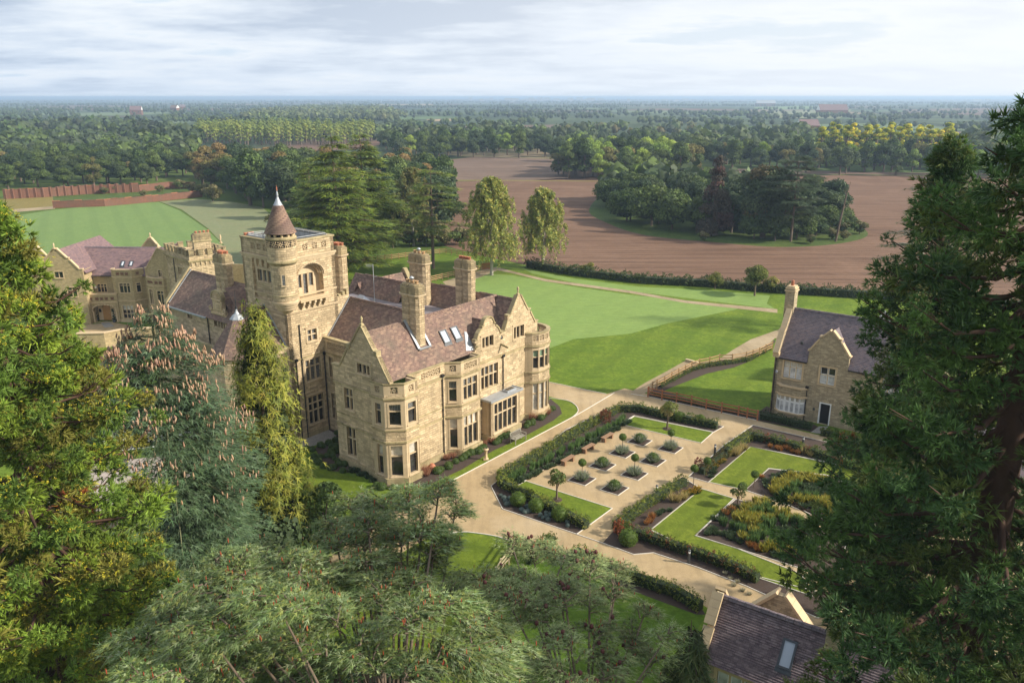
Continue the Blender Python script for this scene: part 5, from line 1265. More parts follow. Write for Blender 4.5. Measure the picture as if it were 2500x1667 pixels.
wall(hw, PL((-60.4, 110), (-60.4, 98.4)), rect(0, 11.6, 0, 6.8), [], .25); wall(hw, PL((-36, 107), (-61, 110)), rect(0, 25, 0, 6.2), [], .25)
hw.build('wall', M['stone_new'], nh)
rf = MB()
roof_quad(rf, (-60.6, 99.0, 6.7), (-60.6, 110, 6.7), (-57.2, 110, 9.7), (-57.2, 98.6, 9.7)); roof_quad(rf, (-53.9, 110, 6.7), (-53.9, 99.0, 6.7), (-57.2, 98.6, 9.7), (-57.2, 110, 9.7))
roof_quad(rf, (-55.5, 100.75, 5.95), (-51.4, 100.75, 5.95), (-51.4, 104.3, 9.1), (-57.5, 104.3, 9.1)); roof_quad(rf, (-51.4, 100.75, 5.95), (-46.3, 100.75, 5.95), (-44.0, 103.8, 9.05), (-51.4, 104.3, 9.1))
roof_quad(rf, (-46.9, 100.1, 6.9), (-46.9, 106, 6.9), (-44.3, 106, 9.6), (-44.3, 99.0, 9.6)); roof_quad(rf, (-57, 108, 6), (-41, 108, 6), (-44, 104.2, 9.1), (-57, 104.3, 9.1))
rf.build('roof', M['tile_new'], nh)
ridge_tiles(nh, (-56.5, 104.3, 9.12), (-44.2, 104.05, 9.08), M['tile_grey'], r=.12, solo=False, name='ridge'); 
for x in (-50.95, -49.85): skylight(nh, (x, 101.85, 6.97), (1, 0, 0), Vector((0, 3.5, 3.1)), 0.5, 0.85)
rg2 = PL((-49.6, 104.6), (-46.6, 104.2)); mb = MB(); wall(mb, rg2, [(0, 8.2), (3.0, 8.9), (1.95, 10.25), (1.75, 10.25), (0, 8.4)], [], .3); mb.build('rear_gable', M['stone_new'], nh)
gable_coping(nh, rg2, [(0, 8.4), (1.75, 10.25)], A3); gable_coping(nh, rg2, [(1.95, 10.25), (3.0, 8.95)], A3); finial(nh, -47.75, 104.5, 10.3, .65, A3)
lg2 = PL((-63.5, 101.5), (-59.6, 101.9)); mb = MB(); wall(mb, lg2, [(0, 0), (3.9, 0), (3.9, 7.3), (2.2, 9.6), (2.0, 9.6), (0, 7.0)], [], .3); mb.build('side_gable', M['stone_new'], nh)
gable_coping(nh, lg2, [(0, 7.0), (2.0, 9.6)], A3); gable_coping(nh, lg2, [(2.2, 9.6), (3.9, 7.4)], A3); finial(nh, -61.4, 101.7, 9.65, .65, A3)
mb = MB(); mb.bar((-55, 100.68, 5.93), (-51.5, 100.68, 5.93), 0.1, 0.1); mb.build('gutter', M['black'], nh)
rainpipe(nh, PL((-51.9, 101), (-51, 101)), 0.2, 3.9, 5.9, 0.04, False); rainpipe(nh, PL((-47.5, 101), (-46.9, 101)), 0.3, 0, 5.9, 0.045, False)
for x, z in ((-54.0, 4.3), (-47.2, 2.1)):
    mb = MB(); mb.box(x - .08, x + .08, 100.7, 100.95, z, z + .28); mb.build('wall_lamp', M['white'], nh)
# spiral box bushes by the door (each a thing)
def spiral(x, y, lab):
    t = empty('spiral_topiary', (x, y, 0), 0, lab, 'topiary'); 
    mb = MB(); pts = [Vector((0.16 * (1 - k / 46) * math.cos(k * .55), 0.16 * (1 - k / 46) * math.sin(k * .55), 0.3 + k * .03)) for k in range(46)]
    mb.tube(pts, [0.13 * (1 - k / 60) for k in range(46)], 7); mb.build('foliage', M['hedge_core'], t)
    mb = MB(); mb.lathe([(.16, 0), (.2, .3), (.17, .3)], 0, 0, 10); mb.build('pot', M['darkgrey'], t)
# ---------------------------------------------------------------- crenellated tower
ct = empty('crenellated_tower', (0, 0, 0), 0, 'old square stone tower with battlements and chimney, between the newer house and manor', 'tower')
c1, c2_, c3, c4 = (-43.3, 98.3), (-38.4, 93.4), (-34.9, 96.0), (-39.8, 101.0)
tp2 = [c1, c2_, c3, c4]
p1, p2 = PL(c1, c2_), PL(c2_, c3)
# horizontal coordinate helpers from the survey picture
mb = MB()
tw_ = [(3.35, 4.75, 7.25, 8.15, 4, ())]
wall(mb, p1, rect(0, p1.len, 0, 9.9), [H(a, b, c, d) for a, b, c, d, _, _ in tw_], .35)
wall(mb, p2, rect(0, p2.len, 0, 9.9), [], .35); wall(mb, PL(c3, c4), rect(0, 6.9, 0, 9.9), [], .35); wall(mb, PL(c4, c1), rect(0, 4.4, 0, 9.9), [], .35)
mb.build('tower_wall', M['stone'], ct)
for a, b, c, d, n, t in tw_: window(ct, p1, a, b, c, d, n, t, gm=M['glass_lead'])
for z0, z1, o in ((9.25, 9.4, .18), (9.12, 9.25, .1)):
    mb = MB(); strip(mb, tp2, 0.0, o, z0, z1, True); mb.build('string_course', M['coping'], ct)
for pl, n in ((p1, 13), (p2, 8)):
    for k in range(n):
        s = 0.25 + k * (pl.len - .5) / (n - 1); m = MB(); pbox(m, pl, s - .07, s + .07, 8.85, 9.12, 0, .12); pbox(m, pl, s - .06, s + .06, 8.7, 8.85, 0, .06); m.build('corbel', M['ashlar'], ct)
for pl in (p1, p2, PL(c3, c4), PL(c4, c1)):
    n = max(3, int(pl.len / 0.95)); w = pl.len / n
    for k in range(n):
        m = MB(); hh = 10.55; s = k * w
        pbox(m, pl, s + .02, s + w * .55, 9.9, hh, -.32, .08); 
        pbox(m, pl, s - .02, s + w * .6, hh, hh + .1, -.36, .12)
        m.build('merlon', M['chimney_old'], ct)
chx = empty('chimney', (-37.0, 94.9, 0)); chx.parent = ct
m = MB(); m.prism([(-.9, -.85), (.75, .3), (.25, .95), (-1.35, -.2)], 8.0, 11.7); m.build('shaft', M['stone'], chx)
m = MB(); m.prism([(-.95, -.98), (.9, .3), (.3, 1.1), (-1.5, -.2)], 11.5, 11.65); m.build('cornice', M['coping'], chx)
m = MB(); m.prism([(-.93, -.9), (.8, .3), (.27, 1.0), (-1.4, -.2)], 11.65, 12.35); m.prism([(-.83, -.75), (.65, .3), (.22, .85), (-1.2, -.18)], 12.35, 12.5); m.build('cap', M['chimney_old'], chx)
for k in range(4):
    m = MB(); m.lathe([(.14, 12.45), (.13, 12.6), (.17, 12.62), (.17, 12.72), (.1, 12.72)], -.75 + k * .38, -.25 + k * .28, 10); m.build('chimney_pot', M['terracotta'], chx)
m = MB(); m.prism([(c[0], c[1]) for c in [(-42.9, 98.3), (-38.4, 93.8), (-35.3, 96.0), (-39.8, 100.6)]], 9.3, 9.4); m.build('tower_roof', M['lead_dark'], ct)
finial(ct, -36.4, 98.8, 10.6, 1.1, A3)
rainpipe(ct, p1, 2.45, 5, 9.1, 0.05, False)

# ---------------------------------------------------------------- forecourt of the left house
sheet('forecourt', [tuple(G(*SL(*p))[:2]) for p in [(700, 1230), (960, 1200), (1110, 1180), (1290, 1215), (1440, 1310), (1240, 1370), (1080, 1385), (700, 1400)]], M['gravel'], 3 * Z1)
sheet('door_path', gp(SL, (965, 1180), (1060, 1170), (1150, 1240), (1020, 1255)), M['paving'], 4 * Z1)
sheet('forecourt_lawn', gp(SL, (1300, 1215), (1470, 1200), (1500, 1290), (1420, 1300)), M['lawn_deep'], 4 * Z1)
sheet('brick_paved_drive', gp(SL, (1000, 1560), (1300, 1480), (1500, 1500), (1450, 1900), (900, 1980)), M['brick_red'], 3 * Z1)
cwall = empty('courtyard_wall', (0, 0, 0), 0, 'pale stone garden wall with coping, below the forecourt of the newer house', 'wall')
a_, b__ = G(*SL(1040, 1500)), G(*SL(1240, 1460)); 
m = MB(); strip(m, [(a_.x - 3, a_.y - .3), (a_.x, a_.y), (b__.x, b__.y), (b__.x + 4, b__.y + 1.0)], -.2, .2, 0, 1.7); m.build('wall', M['stone_new'], cwall)
m = MB(); strip(m, [(a_.x - 3, a_.y - .3), (a_.x, a_.y), (b__.x, b__.y), (b__.x + 4, b__.y + 1.0)], -.28, .28, 1.7, 1.82); m.build('coping_stone', M[A3], cwall)

# ---------------------------------------------------------------- garden building and paved yard behind the left conifers
sheet('paved_yard', site((120, 1120), (330, 1120), (420, 1110), (470, 1150), (460, 1175), (345, 1212), (120, 1290)), M['yard'] if 'yard' in M else M['paving'], 4 * Z1)
sheet('yard_bed', site((340, 1213), (450, 1177), (470, 1195), (360, 1245), (250, 1300), (240, 1275)), M['soil'], 5 * Z1)
gb = empty('white_garden_building', (0, 0, 0), 0, 'low white building with flat roof and dark framed doors, glimpsed behind the left conifers', 'building')
q0, q1 = G(255, 1105), G(520, 1075)
gpl2 = PL((q0.x, q0.y), (q1.x, q1.y)); m = MB(); L_ = gpl2.len
wall(m, gpl2, rect(0, L_, 0, 2.1), [H(2.2, 3.4, 0.1, 1.8), H(4.6, 5.8, 0.1, 1.8)], .2)
m.build('wall', M['white'], gb)
for a in (2.2, 4.6):
    f = MB(); 
    for q in ((a, a + .06), (a + .57, a + .63), (a + 1.14, a + 1.2)): pbox(f, gpl2, q[0], q[1], .1, 1.8, -.12, -.04)
    pbox(f, gpl2, a, a + 1.2, .1, .16, -.12, -.05); pbox(f, gpl2, a, a + 1.2, 1.74, 1.8, -.12, -.05)
    f = f.build('door', M['black'], gb); m = MB(); pbox(m, gpl2, a + .05, a + 1.15, .15, 1.75, -.1, -.08); m.build('pane', M['glass'], f)
m = MB(); pbox(m, gpl2, -.2, L_ + .2, 2.1, 2.3, -3.5, .3); m.build('roof', M['lead'], gb)

# ---------------------------------------------------------------- cottage on the right
ca = R(-36.0); co = G(*S5(1020, 985))
ck = empty('stone_cottage', (co.x, co.y, 0), ca, 'stone cottage with grey purple roof, white windows and small front gable, right', 'house')
cw_ = MB(); CL = 13.5; f0 = PL((0, 0), (CL, 0))
wc = [(0.9, 2.5, 3.72, 5.25, 3, (4.75,)), (4.1, 5.35, 3.78, 5.3, 2, (4.6,)), (9.2, 10.6, 3.75, 5.25, 3, (4.7,)), (9.0, 10.6, 0.9, 2.2, 3, (1.7,))]
doorh = H(4.4, 5.3, 0.02, 1.95)
co_out = [(0, 0), (CL, 0), (CL, 5.5), (6.35, 5.5), (6.35, 6.5), (5.62, 7.6), (5.5, 7.9), (5.3, 7.95), (4.72, 8.6), (4.58, 8.6), (3.95, 7.95), (3.75, 7.9), (3.65, 7.6), (2.95, 6.6), (2.9, 5.5), (0, 5.5)]
wall(cw_, f0, co_out, [H(a, b, c, d) for a, b, c, d, _, _ in wc] + [doorh], .3)
GC = [M['glass_pale'], M['glass_pale'], M['glass_curtain']]
for i, (a, b, c, d, n, t) in enumerate(wc): window(ck, f0, a, b, c, d, n, t, fm=M['ashlar_pale'], gm=GC if i != 1 else [M['glass_pale'], M['glass_pale'], M['glass']], border=0.17, mull=0.07, depth=0.14, head=False, casement=M['white'])
pg = PL((0, 6.0), (0, 0))
wall(cw_, pg, [(0, 0), (6.0, 0), (6.0, 5.5), (6.2, 5.9), (3.25, 9.65), (2.95, 9.65), (-0.2, 5.9), (0, 5.5)], [], .35)
gable_coping(ck, pg, [(-0.3, 5.85), (0.9, 7.3), (1.0, 7.45), (2.6, 9.45)], 'ashlar_pale', w=.14, d0=-.42, d1=.1, each=.6)
gable_coping(ck, pg, [(3.6, 9.45), (5.0, 7.6)], 'ashlar_pale', w=.14, d0=-.42, d1=.1, each=.6); gable_coping(ck, pg, [(5.0, 7.9), (5.25, 7.55), (6.4, 5.95)], 'ashlar_pale', w=.14, d0=-.42, d1=.1, each=.6)
m = MB(); pbox(m, pg, 5.85, 6.3, 5.5, 5.95, -.42, .12); m.build('kneeler', M['ashlar_pale'], ck)
wall(cw_, PL((CL, 0), (CL, 6)), rect(0, 6, 0, 5.5), [], .3); wall(cw_, PL((CL, 6), (0, 6)), rect(0, CL, 0, 5.5), [], .3)
cw_.build('wall', M['stone_cottage'], ck)
for pts in ([(2.85, 6.55), (3.0, 6.6), (3.7, 7.68)], [(3.7, 7.95), (3.95, 7.98), (4.6, 8.65)], [(4.7, 8.65), (5.32, 7.98), (5.55, 7.95)], [(5.55, 7.68), (6.3, 6.6), (6.45, 6.55)]): gable_coping(ck, f0, pts, 'ashlar_pale', w=.13, d0=-.4, d1=.1, each=.7)
rf = MB()
def coursed(mb, a, b, c, d, rows):
    """roof slope in real overlapping courses: a,b eave; c,d ridge above b,a"""
    a, b, c, d = (Vector(p) for p in (a, b, c, d)); n = (b - a).cross(d - a).normalized()
    if n.z < 0: n = -n
    for i in range(rows):
        t0, t1 = i / rows, (i + 1.12) / rows; t1 = min(t1, 1.0)
        p, q = a.lerp(d, t0), b.lerp(c, t0); r, s = b.lerp(c, t1), a.lerp(d, t1)
        v = [p + n * .03, q + n * .03, r + n * .002, s + n * .002, p, q]
        mb.add(v, [(0, 1, 2, 3) if (b - a).cross(d - a).z > 0 else (3, 2, 1, 0), (4, 5, 1, 0), (0, 1, 5, 4)][:2])
zr = lambda v: 5.5 + (v + .14) / 3.24 * 3.92
for u0, u1, v0 in ((0.2, 2.88, -.14), (2.88, 6.37, .5), (6.37, CL, -.14)):
    roof_quad(rf, (u0, v0, zr(v0) - .02), (u1, v0, zr(v0) - .02), (u1, 3.1, 9.4), (u0, 3.1, 9.4))
roof_quad(rf, (CL, 6.2, 5.5), (0.2, 6.2, 5.5), (0.2, 3.1, 9.4), (CL, 3.1, 9.4))
for u0, u1, v0, nr in ((0.2, 2.88, -.14, 34), (2.88, 6.37, .5, 28), (6.37, CL, -.14, 34)): coursed(rf, (u0, v0, zr(v0)), (u1, v0, zr(v0)), (u1, 3.1, 9.42), (u0, 3.1, 9.42), nr)
rf.build('roof', M['tile_grey'], ck)
rf = MB(); roof_quad(rf, (2.95, 0.3, 6.35), (2.95, 3.0, 6.35), (4.65, 3.0, 8.5), (4.65, 0.3, 8.5)); roof_quad(rf, (6.35, 3.0, 6.35), (6.35, 0.3, 6.35), (4.65, 0.3, 8.5), (4.65, 3.0, 8.5)); rf.build('gable_roof', M['tile_grey'], ck)
ridge_tiles(ck, (0.3, 3.1, 9.46), (CL, 3.1, 9.46), M['tile_grey'], r=.13)
m = MB(); m.bar((0.3, -.2, 5.46), (2.9, -.2, 5.46), .12, .1); m.bar((6.4, -.2, 5.46), (CL, -.2, 5.46), .12, .1); m.build('gutter', M['black'], ck)
rainpipe(ck, f0, 0.15, 0, 5.4, .04, False); rainpipe(ck, f0, 3.15, 0, 3.1, .04, True)
cc = empty('chimney', (-0.0, 3.1, 0)); cc.parent = ck
m = MB(); m.box(-.42, .42, -.5, .5, 8.6, 11.25); m.build('shaft', M['stone_cottage'], cc)
m = MB(); m.box(-.5, .5, -.58, .58, 11.0, 11.12); m.box(-.46, .46, -.54, .54, 11.25, 11.35); m.box(-.36, .36, -.44, .44, 11.35, 11.5); m.build('cap', M['ashlar_pale'], cc)
m = MB(); m.lathe([(.15, 11.5), (.13, 11.75), (.17, 11.78), (.12, 11.82), (.12, 11.9), (.18, 11.92), (.02, 12.02)], 0, 0, 10); m.build('chimney_pot', M['terracotta'], cc)
# bay window of the cottage
bp = [(0.45, 0), (0.95, -0.5), (2.75, -0.5), (3.2, 0)]
mb = MB(); ms = MB()
for i in range(3):
    pl = PL(bp[i], bp[i + 1]); wall(mb, pl, rect(0, pl.len, 0, 0.6), [], .2); wall(mb, pl, rect(0, pl.len, 2.15, 3.0), [], .2)
    window(ck, pl, 0.05, pl.len - .05, 0.62, 2.13, 4 if i == 1 else 1, (1.65,), fm=M['white'], gm=GC, border=0, sill=False, head=False, mull=.09, depth=.08, casement=M['white'])
mb.build('bay_wall', M['stone_cottage'], ck)
for z0, z1, o in ((0.5, .62, .1), (2.13, 2.28, .1), (2.98, 3.1, .12)):
    m = MB(); strip(m, bp, -.25, o, z0, z1); m.build('bay_moulding', M['ashlar_pale'], ck)
m = MB(); m.prism(bp, 2.9, 2.97); m.build('bay_roof', M['lead'], ck)
m = MB(); pbox(m, f0, 4.4, 5.3, .02, 1.95, -.28, -.2); dd2 = m.build('front_door', M['black'], ck)
m = MB(); pbox(m, f0, 4.34, 4.44, .02, 1.95, -.2, .03); pbox(m, f0, 5.26, 5.36, .02, 1.95, -.2, .03); pbox(m, f0, 4.34, 5.36, 1.95, 2.05, -.2, .03); m.build('door_frame', M['white'], ck)
m = MB(); pbox(m, f0, 3.82, 4.0, 1.15, 1.38, .0, .03); m.build('plaque', M['darkgrey'], ck)
m = MB(); m.lathe([(.13, 0), (.13, .05), (.1, .07)], 0, 0, 14); al = m.build('alarm_box', M['white'], ck); al.location = (0.28, -.01, 4.1); al.rotation_euler = (PI / 2, 0, 0)
m = MB(); m.box(-.1, .1, -.018, .018, .071, .075); m.box(-.06, -.02, -.05, .05, .071, .076); m.box(.02, .06, -.05, .05, .071, .076); bd = m.build('alarm_emblem', simple('blue_print', (.02, .05, .3), .5), al)
skm = MB(); skm.box(1.9, 2.1, 0.85, 1.05, 6.75, 7.0); skm.build('roof_vent', M['darkgrey'], ck)
# pale gabled roof behind the cottage
pr = empty('rear_outbuilding', (co.x, co.y, 0), ca, 'pale gabled roof end of an outbuilding showing behind the cottage ridge', 'building')
m = MB(); roof_quad(m, (4.6, 12.6, 5.4), (4.6, 17, 5.4), (5.6, 17, 7.0), (5.6, 12.6, 7.0)); roof_quad(m, (7.0, 17, 5.4), (7.0, 12.6, 5.4), (5.6, 12.6, 7.0), (5.6, 17, 7.0)); m.build('roof', M['lead'], pr)
m = MB(); wall(m, PL((4.7, 12.8), (6.9, 12.8)), [(0, 0), (2.2, 0), (2.2, 5.3), (.95, 6.9), (0, 5.3)], [], .2); m.build('wall', M['lead'], pr)
m = MB(); m.box(4.75, 6.85, 12.85, 17, 0, 5.3); m.build('side_wall', M['stone_cottage'], pr)
# door step path
sheet('cottage_path', gp(S5, (1385, 1088), (1455, 1088), (1410, 1145), (1325, 1132)), M['paving'], 5 * Z1)

# ---------------------------------------------------------------- low cottage in the bottom right corner
lc = empty('low_cottage', (9.5, 31.85, 0), R(-34.5), 'low roofed cottage with purple tiles and one roof window in the bottom right corner', 'house')
E0, E1, VR = 3.9, 6.0, 1.75          # eave and ridge heights, ridge depth; front eave at v = 0
m = MB(); LL = 15.0
Lf = PL((0, 0), (LL, 0))
fv = -VR
f1 = PL((0, fv), (LL, fv)); 
wall(m, f1, rect(0, LL, 0, E0), [H(0.9, 2.6, 1.9, 3.4)], .25); wall(m, PL((LL, VR), (0, VR)), rect(0, LL, 0, E0), [], .25)
ge = PL((0, VR + .0), (0, fv)); wall(m, ge, [(0, 0), (2 * VR, 0), (2 * VR, E0), (VR + .1, E1 + .15), (VR - .1, E1 + .15), (0, E0)], [], .3)
m.build('wall', M['stone_cottage'], lc)
window(lc, f1, .9, 2.6, 1.9, 3.4, 3, (), fm=M['ashlar_pale'], gm=GC, casement=M['white'], depth=.12, head=False)
gable_coping(lc, ge, [(VR + .1, E1 + .2), (2 * VR - .75, E0 + 1.15)], 'ashlar_pale', w=.14, d0=-.36, d1=.14, each=.4); gable_coping(lc, ge, [(2 * VR - .75, E0 + 1.0), (2 * VR + .3, E0 - .2)], 'ashlar_pale', w=.14, d0=-.36, d1=.14, each=.34)
gable_coping(lc, ge, [(-.3, E0 - .2), (VR - .1, E1 + .2)], 'ashlar_pale', w=.14, d0=-.36, d1=.14, each=.4)
m = MB(); roof_quad(m, (.3, fv - .2, E0 - .2), (LL, fv - .2, E0 - .2), (LL, 0, E1), (.3, 0, E1), .08); coursed(m, (.3, fv - .22, E0 - .2), (LL, fv - .22, E0 - .2), (LL, 0, E1 + .03), (.3, 0, E1 + .03), 27)
roof_quad(m, (LL, VR + .2, E0 - .2), (.3, VR + .2, E0 - .2), (.3, 0, E1), (LL, 0, E1), .08)
m.build('roof', M['tile_low'] if 'tile_low' in M else M['tile_grey'], lc)
ridge_tiles(lc, (.25, 0, E1 + .08), (5.0, 0, E1 + .08), M['tile_grey'], r=.14, each=.36); ridge_tiles(lc, (5.6, 0, E1 + .08), (LL, 0, E1 + .08), M['tile_grey'], r=.14, each=.36)
skylight(lc, (3.3, fv + .4, E0 + .45 + .1), (1, 0, 0), Vector((0, VR, E1 - E0)), .62, 1.25, bars=0)
m = MB(); m.box(3.75, 4.0, -.55, -.42, 5.25, 5.42); m.build('roof_vent', M['darkgrey'], lc)
lcc = empty('chimney', (5.3, 0.05, 0)); lcc.parent = lc
m = MB(); m.box(-.35, .35, -.45, .45, 4.8, 7.3); m.build('shaft', M['stone_cottage'], lcc); m = MB(); m.box(-.42, .42, -.52, .52, 7.2, 7.35); m.box(-.35, .35, -.45, .45, 7.35, 7.5); m.build('cap', M['ashlar_pale'], lcc)
m = MB(); m.lathe([(.14, 7.5), (.12, 7.8), (.16, 7.85), (.1, 7.9)], 0, 0, 10); m.build('chimney_pot', M['terracotta'], lcc)
# stepped gable stones of its porch beyond the ridge
pgp = PL((0.9, 2.6), (3.6, 2.6))
m = MB(); wall(m, pgp, [(0, 0), (2.7, 0), (2.7, 3.9), (1.5, 5.3), (1.2, 5.3), (0, 3.9)], [], .3); m.build('porch_gable', M['stone_cottage'], lc)
gable_coping(lc, pgp, [(-.1, 3.9), (1.2, 5.35)][::-1][::-1], 'ashlar_pale', w=.14, d0=-.5, d1=.12, each=.5); gable_coping(lc, pgp, [(1.5, 5.35), (2.8, 3.9)], 'ashlar_pale', w=.14, d0=-.5, d1=.12, each=.5)

# ---------------------------------------------------------------- more roofs beneath the right hand sequoias
ob = empty('pale_roofed_house', (*G(2330, 1240)[:2], 0), R(-36), 'house with pale gable glimpsed through the big dark conifer on the right', 'house')
m = MB(); wall(m, PL((0, 0), (7, 0)), rect(0, 7, 0, 3.5), [H(1, 2.2, 1, 2.3), H(4, 5.2, 1, 2.3)], .3); wall(m, PL((0, 5), (0, 0)), [(0, 0), (5, 0), (5, 3.5), (2.5, 5.8), (0, 3.5)], [], .3); m.build('wall', M['stone_cottage'], ob)
m = MB(); roof_quad(m, (.1, -.2, 3.4), (7, -.2, 3.4), (7, 2.5, 5.8), (.1, 2.5, 5.8)); roof_quad(m, (7, 5.2, 3.4), (.1, 5.2, 3.4), (.1, 2.5, 5.8), (7, 2.5, 5.8)); m.build('roof', M['tile_grey'], ob)
for a in (1, 4): window(ob, PL((0, 0), (7, 0)), a, a + 1.2, 1, 2.3, 2, (), fm=M['ashlar_pale'], gm=GC, casement=M['white'], depth=.12, head=False)
# ================================================================ vegetation
rng = np.random.default_rng(11)
def leaf_material(name, trans=0.28, rough=0.65, vary=0.22):
    m = bpy.data.materials.new(name); m.use_nodes = True
    nt = m.node_tree; nt.nodes.clear(); k = NT(nt)
    out = nt.nodes.new('ShaderNodeOutputMaterial')
    at = k.attr('tint')
    oi = k.n('ShaderNodeObjectInfo')
    hs = k.n('ShaderNodeHueSaturation')
    nt.links.new(at.outputs['Color'], hs.inputs['Color'])
    k.set(hs.inputs['Value'], k.math('MULTIPLY_ADD', oi.outputs['Random'], 2 * vary, 1 - vary))
    k.set(hs.inputs['Hue'], k.math('MULTIPLY_ADD', oi.outputs['Random'], -0.03 * (vary > 0), 0.5 + 0.015 * (vary > 0)))
    d = k.n('ShaderNodeBsdfPrincipled'); nt.links.new(hs.outputs[0], d.inputs['Base Color']); d.inputs['Roughness'].default_value = rough; d.inputs['Specular IOR Level'].default_value = 0.25
    t = k.n('ShaderNodeBsdfTranslucent'); nt.links.new(hs.outputs[0], t.inputs['Color'])
    mx = k.n('ShaderNodeMixShader'); mx.inputs[0].default_value = trans
    nt.links.new(d.outputs[0], mx.inputs[1]); nt.links.new(t.outputs[0], mx.inputs[2]); nt.links.new(mx.outputs[0], out.inputs[0])
    return m
M['leaf'] = leaf_material('leaves')
M['leaf_fixed'] = leaf_material('needles', 0.2, 0.6, 0.0)

def unit(a): return a / np.maximum(np.linalg.norm(a, axis=-1, keepdims=True), 1e-9)
def rdirs(n): return unit(rng.normal(size=(n, 3)))
def basis(d, up=None, roll=True):
    """matrices whose local X is d; local Z near up"""
    d = unit(d); n = len(d)
    ref = rdirs(n) if up is None else np.broadcast_to(np.array(up, float), d.shape) + (0.25 * rng.normal(size=d.shape) if roll else 0)
    y = unit(np.cross(ref, d)); z = np.cross(d, y)
    return np.stack([d, y, z], axis=2)       # columns
class LM:
    """numpy leaf-mesh collector: triangles with a tint per vertex"""
    def __init__(s): s.v = []; s.f = []; s.c = []; s.n = 0
    def inst(s, tv, tf, pos, rot, scale, col, tc=None):
        """stamp template (tv,tf) at pos with rot (n,3,3), scale (n) or (n,3), colour (n,3); tc = per-vertex factor (k,) or (k,3)"""
        n, k = len(pos), len(tv)
        if n == 0: return
        sc = np.asarray(scale, float); sc = sc.reshape(n, 1, -1) if sc.ndim > 1 else sc.reshape(n, 1, 1)
        v = np.einsum('nij,nkj->nki', rot, np.asarray(tv)[None] * sc) + np.asarray(pos)[:, None]
        c = np.broadcast_to(np.asarray(col, float)[:, None, :], (n, k, 3))
        if tc is not None:
            tc = np.asarray(tc, float); tc = tc.reshape(1, k, -1); c = c * tc
        s.v.append(v.reshape(-1, 3)); s.c.append(c.reshape(-1, 3))
        s.f.append((np.asarray(tf)[None] + (np.arange(n) * k)[:, None, None]).reshape(-1, 3) + s.n)
        s.n += n * k
    def build(s, name, parent=None, mat='leaf', label=None, cat=None, group=None, kind=None, mesh_only=False):
        v = np.concatenate(s.v).astype(np.float32); f = np.concatenate(s.f).astype(np.int32); c = np.concatenate(s.c)
        me = bpy.data.meshes.new(name)
        me.vertices.add(len(v)); me.vertices.foreach_set('co', v.ravel())
        me.loops.add(f.size); me.loops.foreach_set('vertex_index', f.ravel())
        me.polygons.add(len(f)); me.polygons.foreach_set('loop_start', np.arange(0, f.size, 3, dtype=np.int32)); me.polygons.foreach_set('loop_total', np.full(len(f), 3, dtype=np.int32))
        me.update(calc_edges=True)
        ca = me.color_attributes.new('tint', 'FLOAT_COLOR', 'POINT')
        ca.data.foreach_set('color', np.concatenate([np.clip(c, 0, 1), np.ones((len(c), 1))], 1).astype(np.float32).ravel())
        me.materials.append(M[mat])
        if mesh_only: return me
        o = bpy.data.objects.new(name, me); COL.objects.link(o)
        if parent is not None: o.parent = parent
        return tag(o, label, cat, group, kind)
# ---- templates
def T_card():
    v = [(-.5, -.32, 0), (0.0, -.5, .08), (.55, 0, 0), (0, .5, .08), (-.5, .3, 0)]
    return np.array(v), np.array([(0, 1, 2), (0, 2, 3), (0, 3, 4)])
def T_clump(n, seed, spread=0.6, size=0.55):
    r = np.random.default_rng(seed); V = []; F = []
    for i in range(n):
        c = unit(r.normal(size=3)) * spread * r.random() ** .4; a = unit(r.normal(size=3)) * size; b = unit(np.cross(a, r.normal(size=3))) * size * .45
        k = len(V); V += [c - a * .5, c + b, c + a * .5, c - b]; F += [(k, k + 1, k + 2), (k, k + 2, k + 3)]
    return np.array(V), np.array(F)
def T_spray(n=7, w=0.05, side=0.36, droop=0.12, seed=1):
    """flat conifer spray: axis +X, side shoots left and right"""
    r = np.random.default_rng(seed); V = []; F = []; C = []
    def tri(a, b, c, t): 
        k = len(V); V.extend([a, b, c]); F.append((k, k + 1, k + 2)); C.extend([.75, .75, t])
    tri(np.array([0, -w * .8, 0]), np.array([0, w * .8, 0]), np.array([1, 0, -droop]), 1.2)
    for i in range(n):
        x = (i + .6) / n; L = side * (1 - .65 * x) * r.uniform(.8, 1.15); z = -droop * x * x
        for sg in (-1, 1):
            p = np.array([x, 0, z]); q = np.array([x + L * .75, sg * L, z - droop * .5 + r.uniform(-.04, .06)])
            tri(p + [-w, 0, 0], p + [w, 0, .0], q, 1.25)
        return np.array(V), np.array(F), np.array(C)
def T_tuft(n=11, w=0.1, cone=0.9, seed=2):
    """bunch of cord-like shoots around +X"""
    r = np.random.default_rng(seed); V = []; F = []; C = []
    for i in range(n):
        d = unit(np.array([1.0, 0, 0]) + r.normal(size=3) * cone * .6); L = r.uniform(.6, 1.0); s = unit(np.cross(d, r.normal(size=3))) * w
        k = len(V); b = d * .08
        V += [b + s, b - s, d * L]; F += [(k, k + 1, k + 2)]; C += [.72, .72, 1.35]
    return np.array(V), np.array(F), np.array(C)
def T_ico():
    bm = bmesh.new(); bmesh.ops.create_icosphere(bm, subdivisions=2, radius=1); bmesh.ops.triangulate(bm, faces=bm.faces)
    V = np.array([v.co[:] for v in bm.verts]); F = np.array([[v.index for v in f.verts] for f in bm.faces]); bm.free()
    return V, F
def T_ico1():
    bm = bmesh.new(); bmesh.ops.create_icosphere(bm, subdivisions=1, radius=1)
    V = np.array([v.co[:] for v in bm.verts]); F = np.array([[v.index for v in f.verts] for f in bm.faces]); bm.free()
    return V, F
